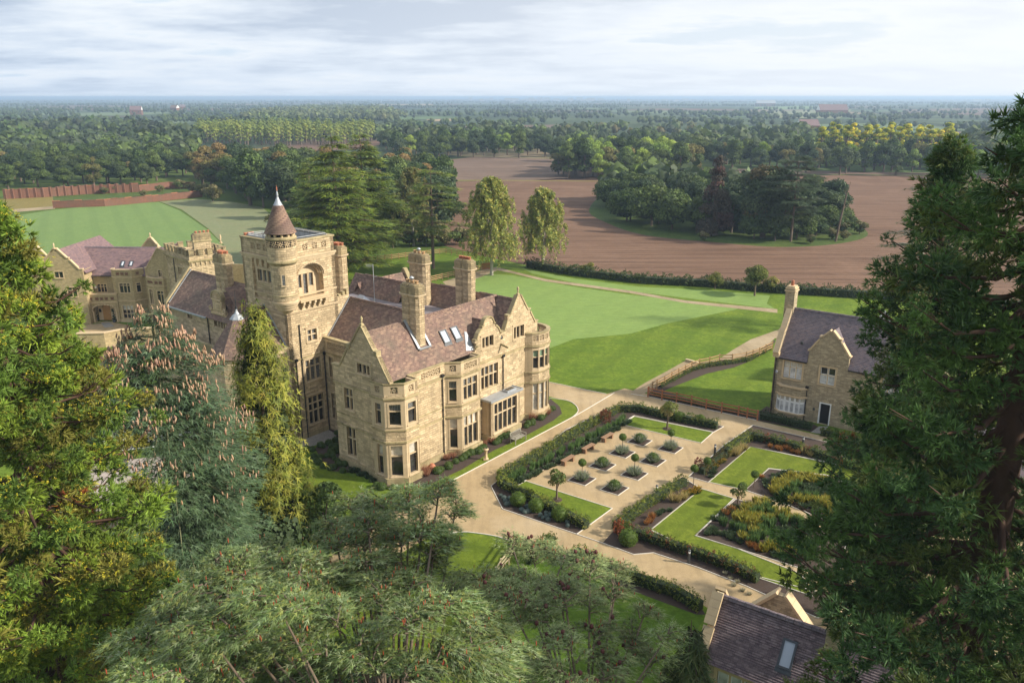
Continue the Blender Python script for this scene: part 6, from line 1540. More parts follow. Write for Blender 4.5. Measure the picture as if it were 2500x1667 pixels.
def T_cone():
    V = [(0, 0, 0)]; F = []
    pr = [(.35, .12), (.5, .5), (.32, .85)]
    for r_, z in pr: V += [(r_ * .55 * math.cos(k * PI / 2.5), r_ * .55 * math.sin(k * PI / 2.5), z) for k in range(5)]
    V.append((0, 0, 1.1)); 
    for k in range(5):
        j = (k + 1) % 5; F += [(0, 1 + j, 1 + k)]
        for q in range(2): F += [(1 + q * 5 + k, 1 + q * 5 + j, 6 + q * 5 + j), (1 + q * 5 + k, 6 + q * 5 + j, 6 + q * 5 + k)]
        F += [(11 + k, 11 + j, 16)]
    return np.array(V), np.array(F)
CARD = T_card(); CLUMP = T_clump(6, 3); CLUMP_S = T_clump(9, 5, .7, .4); SPRAY = T_spray(5, .06, .4); SPRAY2 = T_spray(4, .08, .45, .3, 4); TUFT = T_tuft(12, .075, .95); TUFT2 = T_tuft(10, .12, 1.3, 9); ICO = T_ico(); ICO1 = T_ico1(); CONE = T_cone()
IDENT = np.eye(3)[None]
def eye(n): return np.repeat(IDENT, n, 0)
def vary(col, n, amt=0.2, hue=0.06):
    c = np.array(col, float)[None] * (1 + amt * rng.normal(size=(n, 1))).clip(.4, 1.8)
    return (c * (1 + hue * rng.normal(size=(n, 3)))).clip(0.003, 1)
def pick(pal, n, amt=.2):
    pal = np.array([p[:3] for p in pal]); w = None
    return vary((1, 1, 1), n, amt) * pal[rng.integers(0, len(pal), n)]

def broadleaf(h, r, pal, lobes=14, leaves=2200, size=0.42, base=0.18, shape='round', trunk='bark', core=True, tr=0.035, lobe=(.34, .52)):
    """returns (crown mesh, trunk mesh): crown of separate leaf sprays round real lobes"""
    L = LM(); zc = h * (base + (1 - base) / 2); hz = h * (1 - base) / 2
    a = rdirs(lobes); a[:, 2] = a[:, 2] * .9 + .05
    if shape == 'tall': cs = a * np.array([r * .45, r * .45, hz * .78]) + [0, 0, zc]
    elif shape == 'cone':
        t = rng.random(lobes); an = rng.random(lobes) * 2 * PI; rr_ = r * (1 - t * .9) * .55; cs = np.stack([rr_ * np.cos(an), rr_ * np.sin(an), h * base + t * h * (1 - base) * .9], 1)
    else: cs = a * np.array([r * .58, r * .58, hz * .6]) + [0, 0, zc]
    lr = rng.uniform(lobe[0], lobe[1], lobes) * r
    if shape == 'cone': lr = lr * (1.1 - .75 * (cs[:, 2] - h * base) / (h * (1 - base)))
    if shape == 'tall': lr *= .95
    lb = rng.uniform(.78, 1.22, lobes); lc = np.array(pal)[rng.integers(0, len(pal), lobes)]
    leaves = int(leaves * 2.5); i = rng.choice(lobes, leaves, p=lr ** 2 / (lr ** 2).sum())
    d = rdirs(leaves); d[:, 2] = np.where(d[:, 2] < -.3, -d[:, 2] * .6, d[:, 2]); d = unit(d)
    pos = cs[i] + d * (lr[i] * rng.uniform(.72, 1.1, leaves))[:, None] * np.array([1, 1, .85])
    keep = np.ones(leaves, bool)
    for q in range(lobes):
        dd = np.linalg.norm((pos - cs[q]) / np.array([1, 1, .85]), axis=1); keep &= ~((dd < lr[q] * .68) & (i != q))
    pos, d, i = pos[keep], d[keep], i[keep]; n = len(pos)
    nrm = unit(d + .55 * rng.normal(size=(n, 3)))
    ax = unit(np.cross(nrm, rdirs(n))); rot = np.stack([ax, np.cross(nrm, ax), nrm], 2)
    col = lc[i] * lb[i][:, None] * (1 + .22 * rng.normal(size=(n, 1))).clip(.5, 1.6)
    L.inst(CARD[0], CARD[1], pos, rot, size * .68 * rng.uniform(.6, 1.4, n), col)
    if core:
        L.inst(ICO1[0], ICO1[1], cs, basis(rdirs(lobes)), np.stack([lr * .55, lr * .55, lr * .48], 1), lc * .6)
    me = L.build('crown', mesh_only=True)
    mb = MB(); top = zc + hz * .3
    mb.tube([(0, 0, -.1), (r * .01, 0, h * .25), (0, r * .02, h * .5), (0, 0, top)], [h * tr, h * tr * .75, h * tr * .5, h * tr * .15], 7)
    for q in range(min(5, lobes)): mb.tube([(0, 0, h * (.2 + .06 * q)), tuple(cs[q] * [.5, .5, .8]), tuple(cs[q])], [h * tr * .4, h * tr * .25, h * tr * .1], 5)
    o = mb.build('trunk', M[trunk]); tm = o.data; bpy.data.objects.remove(o)
    return me, tm
def plant_tree(meshes, x, y, s=1.0, name='broadleaf_tree', label='', cat='tree', group=None, rz=None, z=0.0, sxy=1.0):
    t = empty(name, (x, y, z), rnd.random() * 6.28 if rz is None else rz, label, cat, group); t.scale = (s * sxy, s * sxy, s)
    for nm, me in (('crown', meshes[0]), ('trunk', meshes[1])):
        o = bpy.data.objects.new(nm, me); COL.objects.link(o); o.parent = t
    return t
G1, G2, G3 = (0.085, 0.125, 0.032), (0.105, 0.150, 0.036), (0.07, 0.10, 0.038)
YG, OL, BR_, PG = (0.19, 0.22, 0.04), (0.15, 0.145, 0.045), (0.20, 0.145, 0.05), (0.14, 0.20, 0.055)
YEL = (0.70, 0.60, 0.05)
PR = {
 'oak': broadleaf(12, 5.2, [G1, G2, G3], 18, 2100, .6, .0),
 'ash': broadleaf(13, 4.4, [G2, PG, G1], 15, 1900, .58, .02, 'tall'),
 'dark': broadleaf(12, 4.6, [(0.055, 0.085, 0.035), (0.07, 0.10, 0.036)], 16, 2000, .58, .0),
 'olive': broadleaf(12, 4.4, [OL, G2, (0.19, 0.165, 0.05)], 14, 1800, .56, .02, 'tall'),
 'autumn': broadleaf(12, 4.2, [BR_, OL, (0.22, 0.18, 0.07)], 13, 1700, .55, .04, 'tall'),
 'light': broadleaf(12, 4.4, [(0.23, 0.31, 0.05), (0.18, 0.25, 0.05)], 16, 2000, .58, .0),
 'poplar': broadleaf(17, 2.5, [(0.34, 0.39, 0.09), (0.28, 0.34, 0.085)], 18, 1500, .52, .0, 'tall'),
 'yellow_poplar': broadleaf(19, 2.6, [YEL, (0.52, 0.52, 0.05), (0.26, 0.32, 0.05)], 20, 1700, .52, .0, 'tall'),
 'bush': broadleaf(6, 3.9, [G2, (0.06, 0.095, 0.03), G1], 13, 1700, .42, .0),
 'scrub': broadleaf(4, 2.6, [OL, G2, (0.20, 0.18, 0.08)], 9, 800, .36, .0),
}
def inpoly(x, y, poly):
    c = False; n = len(poly)
    for i in range(n):
        x0, y0 = poly[i]; x1, y1 = poly[(i + 1) % n]
        if (y0 > y) != (y1 > y) and x < (x1 - x0) * (y - y0) / (y1 - y0) + x0: c = not c
    return c
def scatter(poly_px, spacing, limit, jit=.35, order=True):
    """jittered grid over a ground polygon, nearest to the camera first"""
    poly = [tuple(G(*p)[:2]) for p in poly_px]
    xs = [p[0] for p in poly]; ys = [p[1] for p in poly]; out = []
    y = min(ys); row = 0
    while y < max(ys):
        x = min(xs) + (spacing / 2 if row % 2 else 0)
        while x < max(xs):
            qx, qy = x + rnd.uniform(-jit, jit) * spacing, y + rnd.uniform(-jit, jit) * spacing
            if inpoly(qx, qy, poly): out.append((qx, qy))
            x += spacing
        y += spacing * .87; row += 1
    out.sort(key=lambda p: p[1]); return out[:limit], out[limit:]
rest_trees = []
DESC = {'oak': 'round green tree', 'dark': 'dark tree', 'ash': 'tall green tree', 'olive': 'olive green tree', 'autumn': 'browning tree', 'light': 'bright green tree', 'poplar': 'pale green poplar', 'yellow_poplar': 'yellowing poplar', 'bush': 'broad bushy tree', 'scrub': 'scrub'}
ROWS = ['front row', 'second row', 'middle row', 'fourth row', 'back row']
PARTS = ['far left', 'left end', 'left part', 'left of centre', 'centre', 'right of centre', 'right part', 'right end', 'far right']
def wood(poly, spacing, limit, kinds, hmul, label, group, name='woodland_tree', cat='tree'):
    near, rest = scatter(poly, spacing, limit)
    ys_ = sorted(q[1] for q in near); nn_ = len(near)
    az = sorted(math.atan2(q[0], q[1]) for q in near)
    for x, y in near:
        kd = rnd.choice(kinds); rk = sum(v <= y for v in ys_) / nn_; hk = sum(v <= math.atan2(x, y) for v in az) / nn_
        sz = rnd.uniform(0, 1)
        lab_ = '%s %s, %s, %s' % (DESC[kd], label, ROWS[min(4, int(rk * 5))], PARTS[min(8, int(hk * 9))])
        rnd_sz = .78 + .37 * sz; plant_tree(PR[kd], x, y, hmul * rnd_sz, name, lab_, cat, group, sxy=rnd.uniform(.9, 1.15))
    rest_trees.extend([(x, y, hmul * rnd.uniform(.8, 1.1)) for x, y in rest])
wood([(-120, 478), (120, 462), (360, 452), (462, 438), (480, 400), (470, 372), (200, 345), (-120, 340)], 9.0, 120, ['oak', 'oak', 'dark', 'ash', 'olive', 'dark', 'oak'], .74, 'in the wood behind the red brick walls', 'trees of the wood on the left', 'woodland_tree')
wood([(470, 450), (560, 494), (660, 512), (740, 530), (840, 575), (960, 588), (1060, 592), (1100, 575), (1090, 500), (1080, 462), (950, 448), (700, 436), (520, 428), (470, 430)], 7.6, 150, ['dark', 'dark', 'oak', 'ash', 'olive', 'autumn', 'dark'], 1.0, 'in the belt of wood behind the manor', 'trees of the wood behind the manor', 'belt_tree')
wood([(470, 352), (620, 356), (760, 356), (880, 360), (915, 342), (900, 318), (700, 308), (520, 312)], 8.2, 240, ['poplar'], .8, 'in the rounded poplar plantation', 'poplars of the pale plantation', 'poplar_tree')
wood([(930, 385), (1080, 393), (1200, 386), (1340, 388), (1345, 350), (1200, 335), (1000, 345), (930, 360)], 12, 60, ['oak', 'dark', 'ash', 'light'], .88, 'beyond the upper ploughed field', 'trees beyond the upper field', 'field_edge_tree')
wood([(1345, 432), (1420, 440), (1560, 440), (1688, 436), (1700, 418), (1600, 405), (1400, 405)], 8.6, 50, ['light', 'light', 'oak', 'ash', 'olive'], 1.0, 'in the copse at the red field edge', 'trees of the copse at the field edge', 'copse_tree')
wood([(1700, 412), (1900, 420), (2010, 427), (2330, 436), (2700, 440), (2700, 380), (2200, 374), (1700, 376)], 11, 90, ['dark', 'oak', 'light', 'ash', 'olive'], [.92, 0][0], 'in the belt beyond the red field', 'trees beyond the red field', 'woodland_tree')
wood([(1345, 398), (1700, 404), (1700, 352), (1345, 345)], 15, 50, ['oak', 'light', 'ash', 'dark'], [.78, 0][0], 'behind the field edge copse', 'trees behind the copse', 'distant_tree')
wood([(1990, 410), (2330, 412), (2330, 384), (2000, 382)], 7.5, 60, ['yellow_poplar'], .9, 'beyond the field on the right', 'yellowing poplars', 'yellow_poplar')
wood([(1800, 500), (1830, 500)], 9, 0, ['bush'], 1, '', '')
# island copse in the ploughed field
wood([(1478, 522), (1560, 552), (1700, 574), (1850, 590), (2000, 590), (2070, 566), (2020, 530), (1900, 505), (1700, 485), (1500, 488)], 6.3, 70, ['bush', 'bush', 'oak', 'dark', 'bush'], .86, 'in the island copse', 'trees of the island copse', 'copse_tree')
for px, py, s, kd, lb in ((1530, 540, 1.25, 'bush', 'big bush at the left front of the island copse'), (1590, 552, 1.5, 'bush', 'largest rounded bush in the left front of the island copse'), (1640, 560, 1.4, 'bush', 'big bush left of the copper tree in the island copse'), (1490, 505, 1.2, 'bush', 'bush at the far left tip of the island copse'), (1860, 580, 1.2, 'dark', 'dark tree in front of the rusty topped tree in the island copse'), (1900, 560, 1.15, 'dark', 'dark tree left of the flat topped cedar in the island copse'), (1835, 560, 1.1, 'oak', 'green tree between the copper and rusty topped trees of the island copse'), (1560, 500, 1.3, 'bush', 'bush at the back left of the island copse')):
    g = G(px, py); plant_tree(PR[kd], g.x, g.y, s, 'copse_tree', lb, 'tree', 'trees of the island copse')
for px, py, s in ((2050, 570, .8), (2080, 560, .7), (2030, 585, .6), (2060, 585, .5), (2098, 572, .75), (1715, 588, .5), (1980, 595, .5)):
    g = G(px, py); plant_tree(PR['scrub'], g.x, g.y, s, 'scrub_bush', 'low scrubby bush on the grassy fringe of the island copse', 'bush', 'bushes round the island copse')
purple = broadleaf(18.6, 4.3, [(0.085, 0.055, 0.042), (0.11, 0.058, 0.042), (0.075, 0.062, 0.04)], 30, 3800, .42, .03, 'cone', core=True, lobe=(.36, .5))
g = G(1742, 574); plant_tree(purple, g.x, g.y, 1.0, 'copper_tree', 'tall dark copper coloured tree standing in the island copse', 'tree')
orange_top = broadleaf(16.5, 6.0, [(0.10, 0.13, 0.045), (0.08, 0.105, 0.04), (0.15, 0.115, 0.05)], 22, 4200, .55, .04)
g = G(1862, 580); plant_tree(orange_top, g.x, g.y, 1.0, 'broadleaf_tree', 'wide dark green tree with rusty top in the island copse', 'tree')
# lone trees along the field hedge
lone = broadleaf(4.6, 2.0, [(0.13, 0.15, 0.03), (0.10, 0.13, 0.028)], 12, 1700, .24, .25)
g = G(1842, 722); plant_tree(lone, g.x, g.y, 1.0, 'young_tree', 'small round yellow green tree standing in the long field hedge', 'tree')
for px, py, s, lab in ((1432, 672, .5, 'yellowish bush on the field hedge nearest the birches'), (1745, 706, .55, 'yellow leaved bush left of the small round tree in the field hedge'), (1880, 712, .5, 'yellow leaved bush between the round tree and cottage chimney')):
    g = G(px, py); plant_tree(broadleaf(3, 1.7, [(0.2, 0.2, 0.035), (0.14, 0.16, 0.03)], 8, 600, .2, .05), g.x, g.y, s * 1.6, 'hedge_bush', lab, 'bush')

# ---- layered conifers at middle distance
def layered(h, prof, pal, tiers, per, size, tmpl, trunk_r, bare=0.2, flat=.25, droop=.1, nb=7, mat='leaf', lop=None, trunk='bark', skip=None, bl=.5, start=.35, coneskin=None):
    """conifer built from branch plates; prof: list of (z, r)"""
    L = LM(); zs = [p[0] for p in prof]; rs = [p[1] for p in prof]; tb = MB()
    tb.tube([(0, 0, -.1), (0, 0, h * .4), (0, 0, h * .75), (0, 0, h * .98)], [trunk_r, trunk_r * .75, trunk_r * .4, trunk_r * .08], 9)
    zlo = h * bare
    for i in range(tiers):
        t = (i + rng.random() * .6) / tiers; z = zlo + (h - zlo) * t
        for j in range(nb):
            an = rng.random() * 2 * PI; rr_ = np.interp(z, zs, rs) * rng.uniform(.7, 1.12)
            if lop: rr_ *= 1 + lop[1] * math.cos(an - lop[0])
            if rr_ < .25 or (skip and skip(an, z)): continue
            dx = np.array([math.cos(an), math.sin(an), 0]); side = np.array([-dx[1], dx[0], 0])
            tip = dx * rr_ + [0, 0, z - droop * rr_]
            tb.tube([(0, 0, z), tuple(dx * rr_ * .5 + [0, 0, z + .02 * rr_]), tuple(tip)], [max(.02, trunk_r * .22 * (rr_ / max(rs))), trunk_r * .1, .012], 4)
            n = int(per * (rr_ / max(rs)) ** 1.3) + 4
            u = rng.uniform(start, 1.02, n); wdt = bl * rr_ * np.sqrt(np.clip(1.15 - u, 0.02, 1)) * .9
            lat = rng.uniform(-1, 1, n) * wdt
            pos = dx * (u * rr_)[:, None] + side * lat[:, None] + np.array([0, 0, z])[None]
            pos[:, 2] += -droop * rr_ * u ** 2 + rng.normal(size=n) * flat * .35
            d = dx[None] * 1.0 + side[None] * (lat / np.maximum(wdt, .1))[:, None] * .9 + rng.normal(size=(n, 3)) * .3; d[:, 2] *= .35; d[:, 2] -= droop
            lf = rng.uniform(.75, 1.25)
            c = pick(pal, n, .18) * lf * np.interp(u, [0, 1], [.8, 1.12])[:, None]
            L.inst(tmpl[0], tmpl[1], pos, basis(d, (0, 0, 1)), size * rng.uniform(.7, 1.3, n), c, tmpl[2])
            if coneskin: coneskin(L, pos, u, z, an)
    me = L.build('crown', mesh_only=True, mat=mat); o = tb.build('trunk', M[trunk]); tm = o.data; bpy.data.objects.remove(o)
    return me, tm
CED = [(0.18, 0.25, 0.035), (0.13, 0.19, 0.035), (0.26, 0.30, 0.045), (0.10, 0.15, 0.035)]
A_ = layered(23, [(0, 6), (4, 7.5), (9, 7.6), (14, 5.6), (19, 3.4), (23, .5)], CED, 19, 130, 1.35, SPRAY, .45, .14, .45, .05, 8, 'leaf_fixed', bl=.62, start=.15)
g = G(832, 692); plant_tree(A_, g.x, g.y, 1.0, 'cedar_tree', 'tallest broad cedar with spreading bright green tiers right behind the tower', rz=.4)
g = G(895, 640); plant_tree(A_, g.x, g.y, .98, 'cedar_tree', 'darker cedar just behind and right of the tallest cedar', rz=2.4)
g = G(770, 650); plant_tree(A_, g.x, g.y, .78, 'cedar_tree', 'lower cedar left of the tallest cedar, near the cone roof', rz=4.0)
B2 = layered(17.5, [(0, 0), (6, 4.5), (9, 5.0), (13, 4.4), (16, 2.6), (17.5, .5)], CED, 10, 95, 1.15, SPRAY, .3, .38, .3, .08, 5, 'leaf_fixed', lop=(0.0, .25), bl=.42)
g = G(1058, 656); plant_tree(B2, g.x, g.y, 1.0, 'cedar_tree', 'slender cedar with long bare grey trunk rising from the lawn behind chimneys', rz=0)
C2t = layered(17.5, [(0, 4), (8, 6), (13, 6), (16, 4.6), (17.5, 2)], [(0.075, 0.11, 0.05), (0.09, 0.13, 0.06)], 11, 110, 1.5, SPRAY, .28, .3, .4, .02, 5, 'leaf_fixed', lop=(2.6, .2))
g = G(1930, 590); plant_tree(C2t, g.x, g.y, 1.0, 'cedar_tree', 'dark flat topped cedar at the right end of the island copse', rz=0)
RC = layered(24, [(0, 5), (10, 5.4), (16, 4.6), (20, 3.2), (24, .8)], [(0.06, 0.09, 0.03), (0.08, 0.11, 0.035)], 12, 40, 1.0, SPRAY, .35, .25, .3, .1, 5, 'leaf_fixed', trunk='bark_pale', bl=.35, start=.3)
plant_tree(RC, 49.5, 95, .88, 'cedar_tree', 'pale trunked conifer with tiered branches left of the dark sequoia top, by the field', rz=.3)
mb = MB(); g = G(2040, 590); mb.tube([(g.x, g.y, 0), (g.x + .5, g.y, 5), (g.x + 1.1, g.y, 9.5), (g.x + 1.6, g.y, 12.0)], [.24, .19, .12, .03], 7); mb.tube([(g.x + 1.05, g.y, 9.0), (g.x + .6, g.y, 10.4)], [.12, .02], 5); mb.tube([(g.x + .7, g.y, 6.6), (g.x + 1.6, g.y + .3, 7.3)], [.12, .03], 5)
mb.build('dead_trunk', M['bark'], label='bare leaning dead trunk at the right end of the island copse', cat='tree trunk')

# ---- weeping birches
def birch(h, r, pal, strands=420, leaves=9, seed=0):
    L = LM(); tb = MB(); tb.tube([(0, 0, -.1), (.15, .05, h * .35), (.0, .1, h * .7), (0, 0, h * .97)], [.3, .22, .13, .03], 8)
    n = strands; t = rng.random(n) ** .8; z0 = h * (.24 + .74 * t); prof = np.interp(z0 / h, [.2, .35, .6, .85, 1], [.85, 1.0, .9, .6, .15]) * r
    an = rng.random(n) * 2 * PI; clus = .75 + .25 * np.sin(an * 5 + z0 * 1.7); rad = prof * np.sqrt(rng.uniform(.15, 1, n)) * clus
    p0 = np.stack([rad * np.cos(an), rad * np.sin(an), z0], 1)
    for q in range(0, n, 9): tb.tube([(0, 0, max(h * .2, p0[q, 2] - r * .5)), tuple(p0[q] * [.55, .55, 1] + [0, 0, .1]), tuple(p0[q])], [.07, .04, .012], 4)
    ln = rng.uniform(.6, 2.0, n) * (h / 16) * np.interp(z0 / h, [.2, .6, 1], [1.4, 1.1, .6])
    for k in range(leaves):
        f = (k + rng.random(n)) / leaves
        pos = p0 + np.stack([.12 * np.cos(an) * f + .1 * rng.normal(size=n), .12 * np.sin(an) * f + .1 * rng.normal(size=n), -ln * f], 1); pos[:, 2] = np.maximum(pos[:, 2], h * .1)
        d = np.tile([0, 0, -1.0], (n, 1)) + .35 * rng.normal(size=(n, 3))
        L.inst(CLUMP[0], CLUMP[1], pos, basis(d), np.stack([rng.uniform(.3, .55, n)] * 3, 1) * [1.2, .8, .8], pick(pal, n, .2) * (.85 + .3 * clus[:, None] - .15))
    me = L.build('crown', mesh_only=True, mat='leaf_fixed'); o = tb.build('trunk', M['bark_pale']); tm = o.data; bpy.data.objects.remove(o); return me, tm
bp_ = [(0.40, 0.41, 0.10), (0.31, 0.35, 0.09), (0.48, 0.44, 0.11), (0.21, 0.26, 0.075)]
g = G(1200, 672); plant_tree(birch(16.3, 5.6, bp_, 760), g.x, g.y, 1, 'birch_tree', 'left and taller of the two weeping birches on the lawn edge', rz=0)
g = G(1325, 655); plant_tree(birch(14.0, 5.0, bp_, 620), g.x, g.y, 1, 'birch_tree', 'right and shorter of the two weeping birches beside the field', rz=1)
g = G(1010, 600); plant_tree(birch(15.5, 5, [(0.22, 0.23, 0.07), (0.16, 0.19, 0.06), (0.28, 0.24, 0.08)], 480), g.x, g.y, 1, 'willow_tree', 'pale weeping tree between the cedars behind the paddock fence', rz=2)
for px, py, s in ((960, 605, .9), (1000, 600, .8), (1040, 602, 1.0), (1090, 600, .9), (1125, 598, .9), (930, 612, .8), (1070, 590, 1.1), (700, 585, .9), (680, 560, 1.0)):
    g = G(px, py); plant_tree(PR['scrub'], g.x, g.y, s, 'scrub_bush', 'brownish scrub bush behind the paddock fence', 'bush', 'scrub behind the paddock fence')
# shrubs beside the walled garden
for px, py, s, lb in ((150, 470, .55, 'small bush against the tall wall, farthest left in the walled garden'), (255, 474, .55, 'small bush left of the larger one at the middle of the tall wall'), (285, 470, .7, 'larger bush at the middle of the tall red wall'), (350, 480, .5, 'small bush in the middle of the walled garden grass'), (440, 462, .8, 'large bush behind the gap between the red walls'), (470, 470, .8, 'large bush right of the wall gap near the wood'), (390, 470, .6, 'bush near the right end of the tall red wall'), (60, 480, .5, 'small bush on the grass left in the walled garden'), (500, 480, 1.0, 'big bush where the low red wall meets the dark wood'), (520, 492, 1.2, 'biggest bush at the corner of green field and dark wood')):
    g = G(px, py); plant_tree(PR['scrub'], g.x, g.y, s, 'garden_bush', lb, 'bush')

# ---- distant woods, one mass
L = LM()
pts = list(rest_trees)
n = len(pts)
def fartrees(L, P_, hh, pal, cards=26, cs=.5):
    P_ = np.array(P_, float); n = len(P_)
    if not n: return
    h = np.array(hh) * rng.uniform(.8, 1.2, n); r = h * rng.uniform(.38, .55, n)
    base = pick(pal, n, .2)
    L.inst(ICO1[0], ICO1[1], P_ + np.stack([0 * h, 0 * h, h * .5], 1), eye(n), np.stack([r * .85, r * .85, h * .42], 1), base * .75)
    if cards:
        k = cards; d = rdirs(n * k).reshape(n, k, 3); d[..., 2] = np.abs(d[..., 2]) * 1.0 - .25
        pos = P_[:, None] + d * (r[:, None, None] * np.array([1, 1, .95]) * rng.uniform(.8, 1.15, (n, k, 1))) + np.stack([0 * h, 0 * h, h * .55], 1)[:, None]
        nn = unit(d.reshape(-1, 3) + .5 * rng.normal(size=(n * k, 3))); ax = unit(np.cross(nn, rdirs(n * k)))
        L.inst(CARD[0], CARD[1], pos.reshape(-1, 3), np.stack([ax, np.cross(nn, ax), nn], 2), np.repeat(r * cs, k) * rng.uniform(.7, 1.3, n * k), np.repeat(base, k, 0) * (1 + .25 * rng.normal(size=(n * k, 1))).clip(.5, 1.7))
if pts: fartrees(L, [(x, y, 0) for x, y, h in pts], [12 * h for x, y, h in pts], [G1, G2, G3, (0.08, 0.11, 0.045)], 34, .42)
# plantation and woods between 600 m and 1300 m
def pix_scatter(poly, spacing, mx=4000):
    a, b = scatter(poly, spacing, mx, .45); return [(x, y, 0) for x, y in a]
for poly, sp, hh, pal in (
    ([(590, 304), (760, 296), (960, 302), (990, 290), (930, 268), (760, 266), (620, 280)], 17, 11, [(0.15, 0.18, 0.06), (0.13, 0.16, 0.055)]),
    ([(-150, 345), (200, 330), (480, 372), (480, 345), (360, 320), (200, 318), (-150, 318)], 15, 11, [G1, G3, (0.045, 0.06, 0.025)]),
    ([(-200, 318), (200, 308), (240, 296), (120, 276), (-200, 272)], 30, 7, [G1, G3, G1]),
    ([(380, 300), (560, 302), (590, 284), (420, 276)], 32, 7, [G1, G3, G1]),
    ([(1000, 345), (1340, 350), (1340, 330), (1180, 322), (1000, 330)], 22, 9, [G1, G2, G3]),
    ([(1345, 345), (1720, 352), (1730, 318), (1500, 322), (1345, 328)], 24, 9, [G1, G2, G3, OL]),
    ([(1700, 374), (2100, 372), (2120, 336), (1900, 332), (1720, 334)], 20, 10, [G1, G2, (0.09, 0.12, 0.03)]),
    ([(1900, 318), (2330, 322), (2500, 340), (2700, 335), (2500, 318), (2200, 306), (1900, 308)], 32, 7, [G3, G1, G3]),
    ([(2280, 370), (2700, 372), (2700, 352), (2300, 352)], 18, 12, [G3, G1])):
    P_ = pix_scatter(poly, sp, 900); fartrees(L, P_, [hh] * len(P_), pal, 15)
# hedgerow lines and clumps out to the horizon
def line_trees(p, q, n, h, pal, cards, wid=8):
    a, b = G(*p), G(*q); t = rng.random(n); P_ = np.stack([a.x + (b.x - a.x) * t, a.y + (b.y - a.y) * t, 0 * t], 1) + np.stack([rng.normal(size=n) * wid, rng.normal(size=n) * wid, 0 * t], 1)
    fartrees(L, P_, [h] * n, pal, cards)
hl = [((880, 322), (1160, 300), 60), ((900, 345), (1000, 300), 40), ((1180, 318), (1320, 300), 50), ((1320, 328), (1520, 322), 50), ((1560, 302), (1760, 300), 60), ((1700, 330), (1870, 336), 40), ((1740, 308), (1880, 306), 40), ((1860, 292), (2100, 286), 60), ((2120, 300), (2330, 280), 60), ((2330, 318), (2560, 314), 50), ((200, 300), (420, 292), 50), ((380, 318), (500, 350), 40), ((400, 300), (620, 296), 60), ((2080, 268), (2500, 258), 80), ((1830, 270), (2080, 266), 60), ((1500, 285), (1850, 282), 80), ((1000, 282), (1500, 290), 90), ((930, 262), (1300, 268), 80)]
for p, q, n in hl: line_trees(p, q, n // 2, 7.5, [G1, G3, G2], 16)
N2 = 1300
yy = 1000 * np.exp(rng.uniform(0.0, 2.35, N2)); xx = rng.uniform(-.78, .78, N2) * yy
# gather into strings along a warped grid of hedgerows
cell = 240 + yy * .035
q1 = rng.random(N2) < .5
xx = np.where(q1, np.round(xx / cell) * cell + rng.normal(size=N2) * 14 + .25 * (yy % cell), xx)
yy = np.where(~q1, np.round(yy / (cell * .8)) * cell * .8 + rng.normal(size=N2) * 12 + .2 * (xx % cell), yy)
mask = np.sin(xx / 310 + yy / 900) + np.sin(yy / 430 - xx / 700 + 1.0) + .6 * np.sin(xx / 130 + 2.0) 
kp = (mask > -.9); xx, yy = xx[kp], yy[kp]
# clustered woods that merge into masses, with open fields between
nw = 0; wx = []; wy = []
for q in range(46):
    cy_ = 1000 * math.exp(rng.uniform(.05, 2.3)); cx_ = rng.uniform(-.7, .7) * cy_; ww, dd_ = rng.uniform(60, 190) * (1 + cy_ / 2500), rng.uniform(25, 60) * (1 + cy_ / 2500); m_ = 26
    t_ = rng.uniform(-1, 1, m_); wx.append(cx_ + ww * t_); wy.append(cy_ + dd_ * rng.normal(size=m_) * .6 + ww * .25 * t_)
xx = np.concatenate([xx] + wx); yy = np.concatenate([yy] + wy)
far = yy > 2600
fartrees(L, np.stack([xx, yy, 0 * xx], 1)[~far], np.full((~far).sum(), 7.0), [G1, G3, (0.05, 0.065, 0.03)], 10)
fartrees(L, np.stack([xx, yy, 0 * xx], 1)[far], np.full(far.sum(), 9.0), [G1, G3], 0)
# denser woods on the left horizon and scattered blocks
for cx_, cy_, w_, d_, n in ((-900, 1700, 500, 250, 500), (-300, 2300, 600, 200, 500), (700, 2700, 500, 160, 350), (1500, 2100, 400, 150, 300), (-1900, 3000, 900, 300, 500), (300, 4200, 1500, 200, 500), (2300, 3800, 900, 200, 350), (-1500, 5200, 2200, 300, 500), (1500, 6500, 3500, 300, 600), (-2500, 8000, 4500, 400, 600), (3000, 9500, 5000, 400, 500)):
    P_ = np.stack([cx_ + w_ * rng.uniform(-1, 1, n), cy_ + d_ * rng.normal(size=n) * .6, np.zeros(n)], 1); fartrees(L, P_, [6 + cy_ / 1800] * n, [G1, G3, G3], 6 if cy_ < 2500 else 0)
L.build('distant_woodland', mat='leaf_fixed', kind='stuff')
hb = MB(); hb.box(-26500, 26500, -3500, 40500, -1.2, 33.0)
hm = bpy.data.materials.new('haze'); hm.use_nodes = True; hm.node_tree.nodes.clear()
ho = hm.node_tree.nodes.new('ShaderNodeOutputMaterial'); hv = hm.node_tree.nodes.new('ShaderNodeVolumePrincipled')
hv.inputs['Color'].default_value = (0.58, 0.77, 1.0, 1); hv.inputs['Density'].default_value = 0.00026; hv.inputs['Anisotropy'].default_value = 0.2
hm.node_tree.links.new(hv.outputs[0], ho.inputs['Volume'])
hz_o = hb.build('haze', hm, kind='stuff')
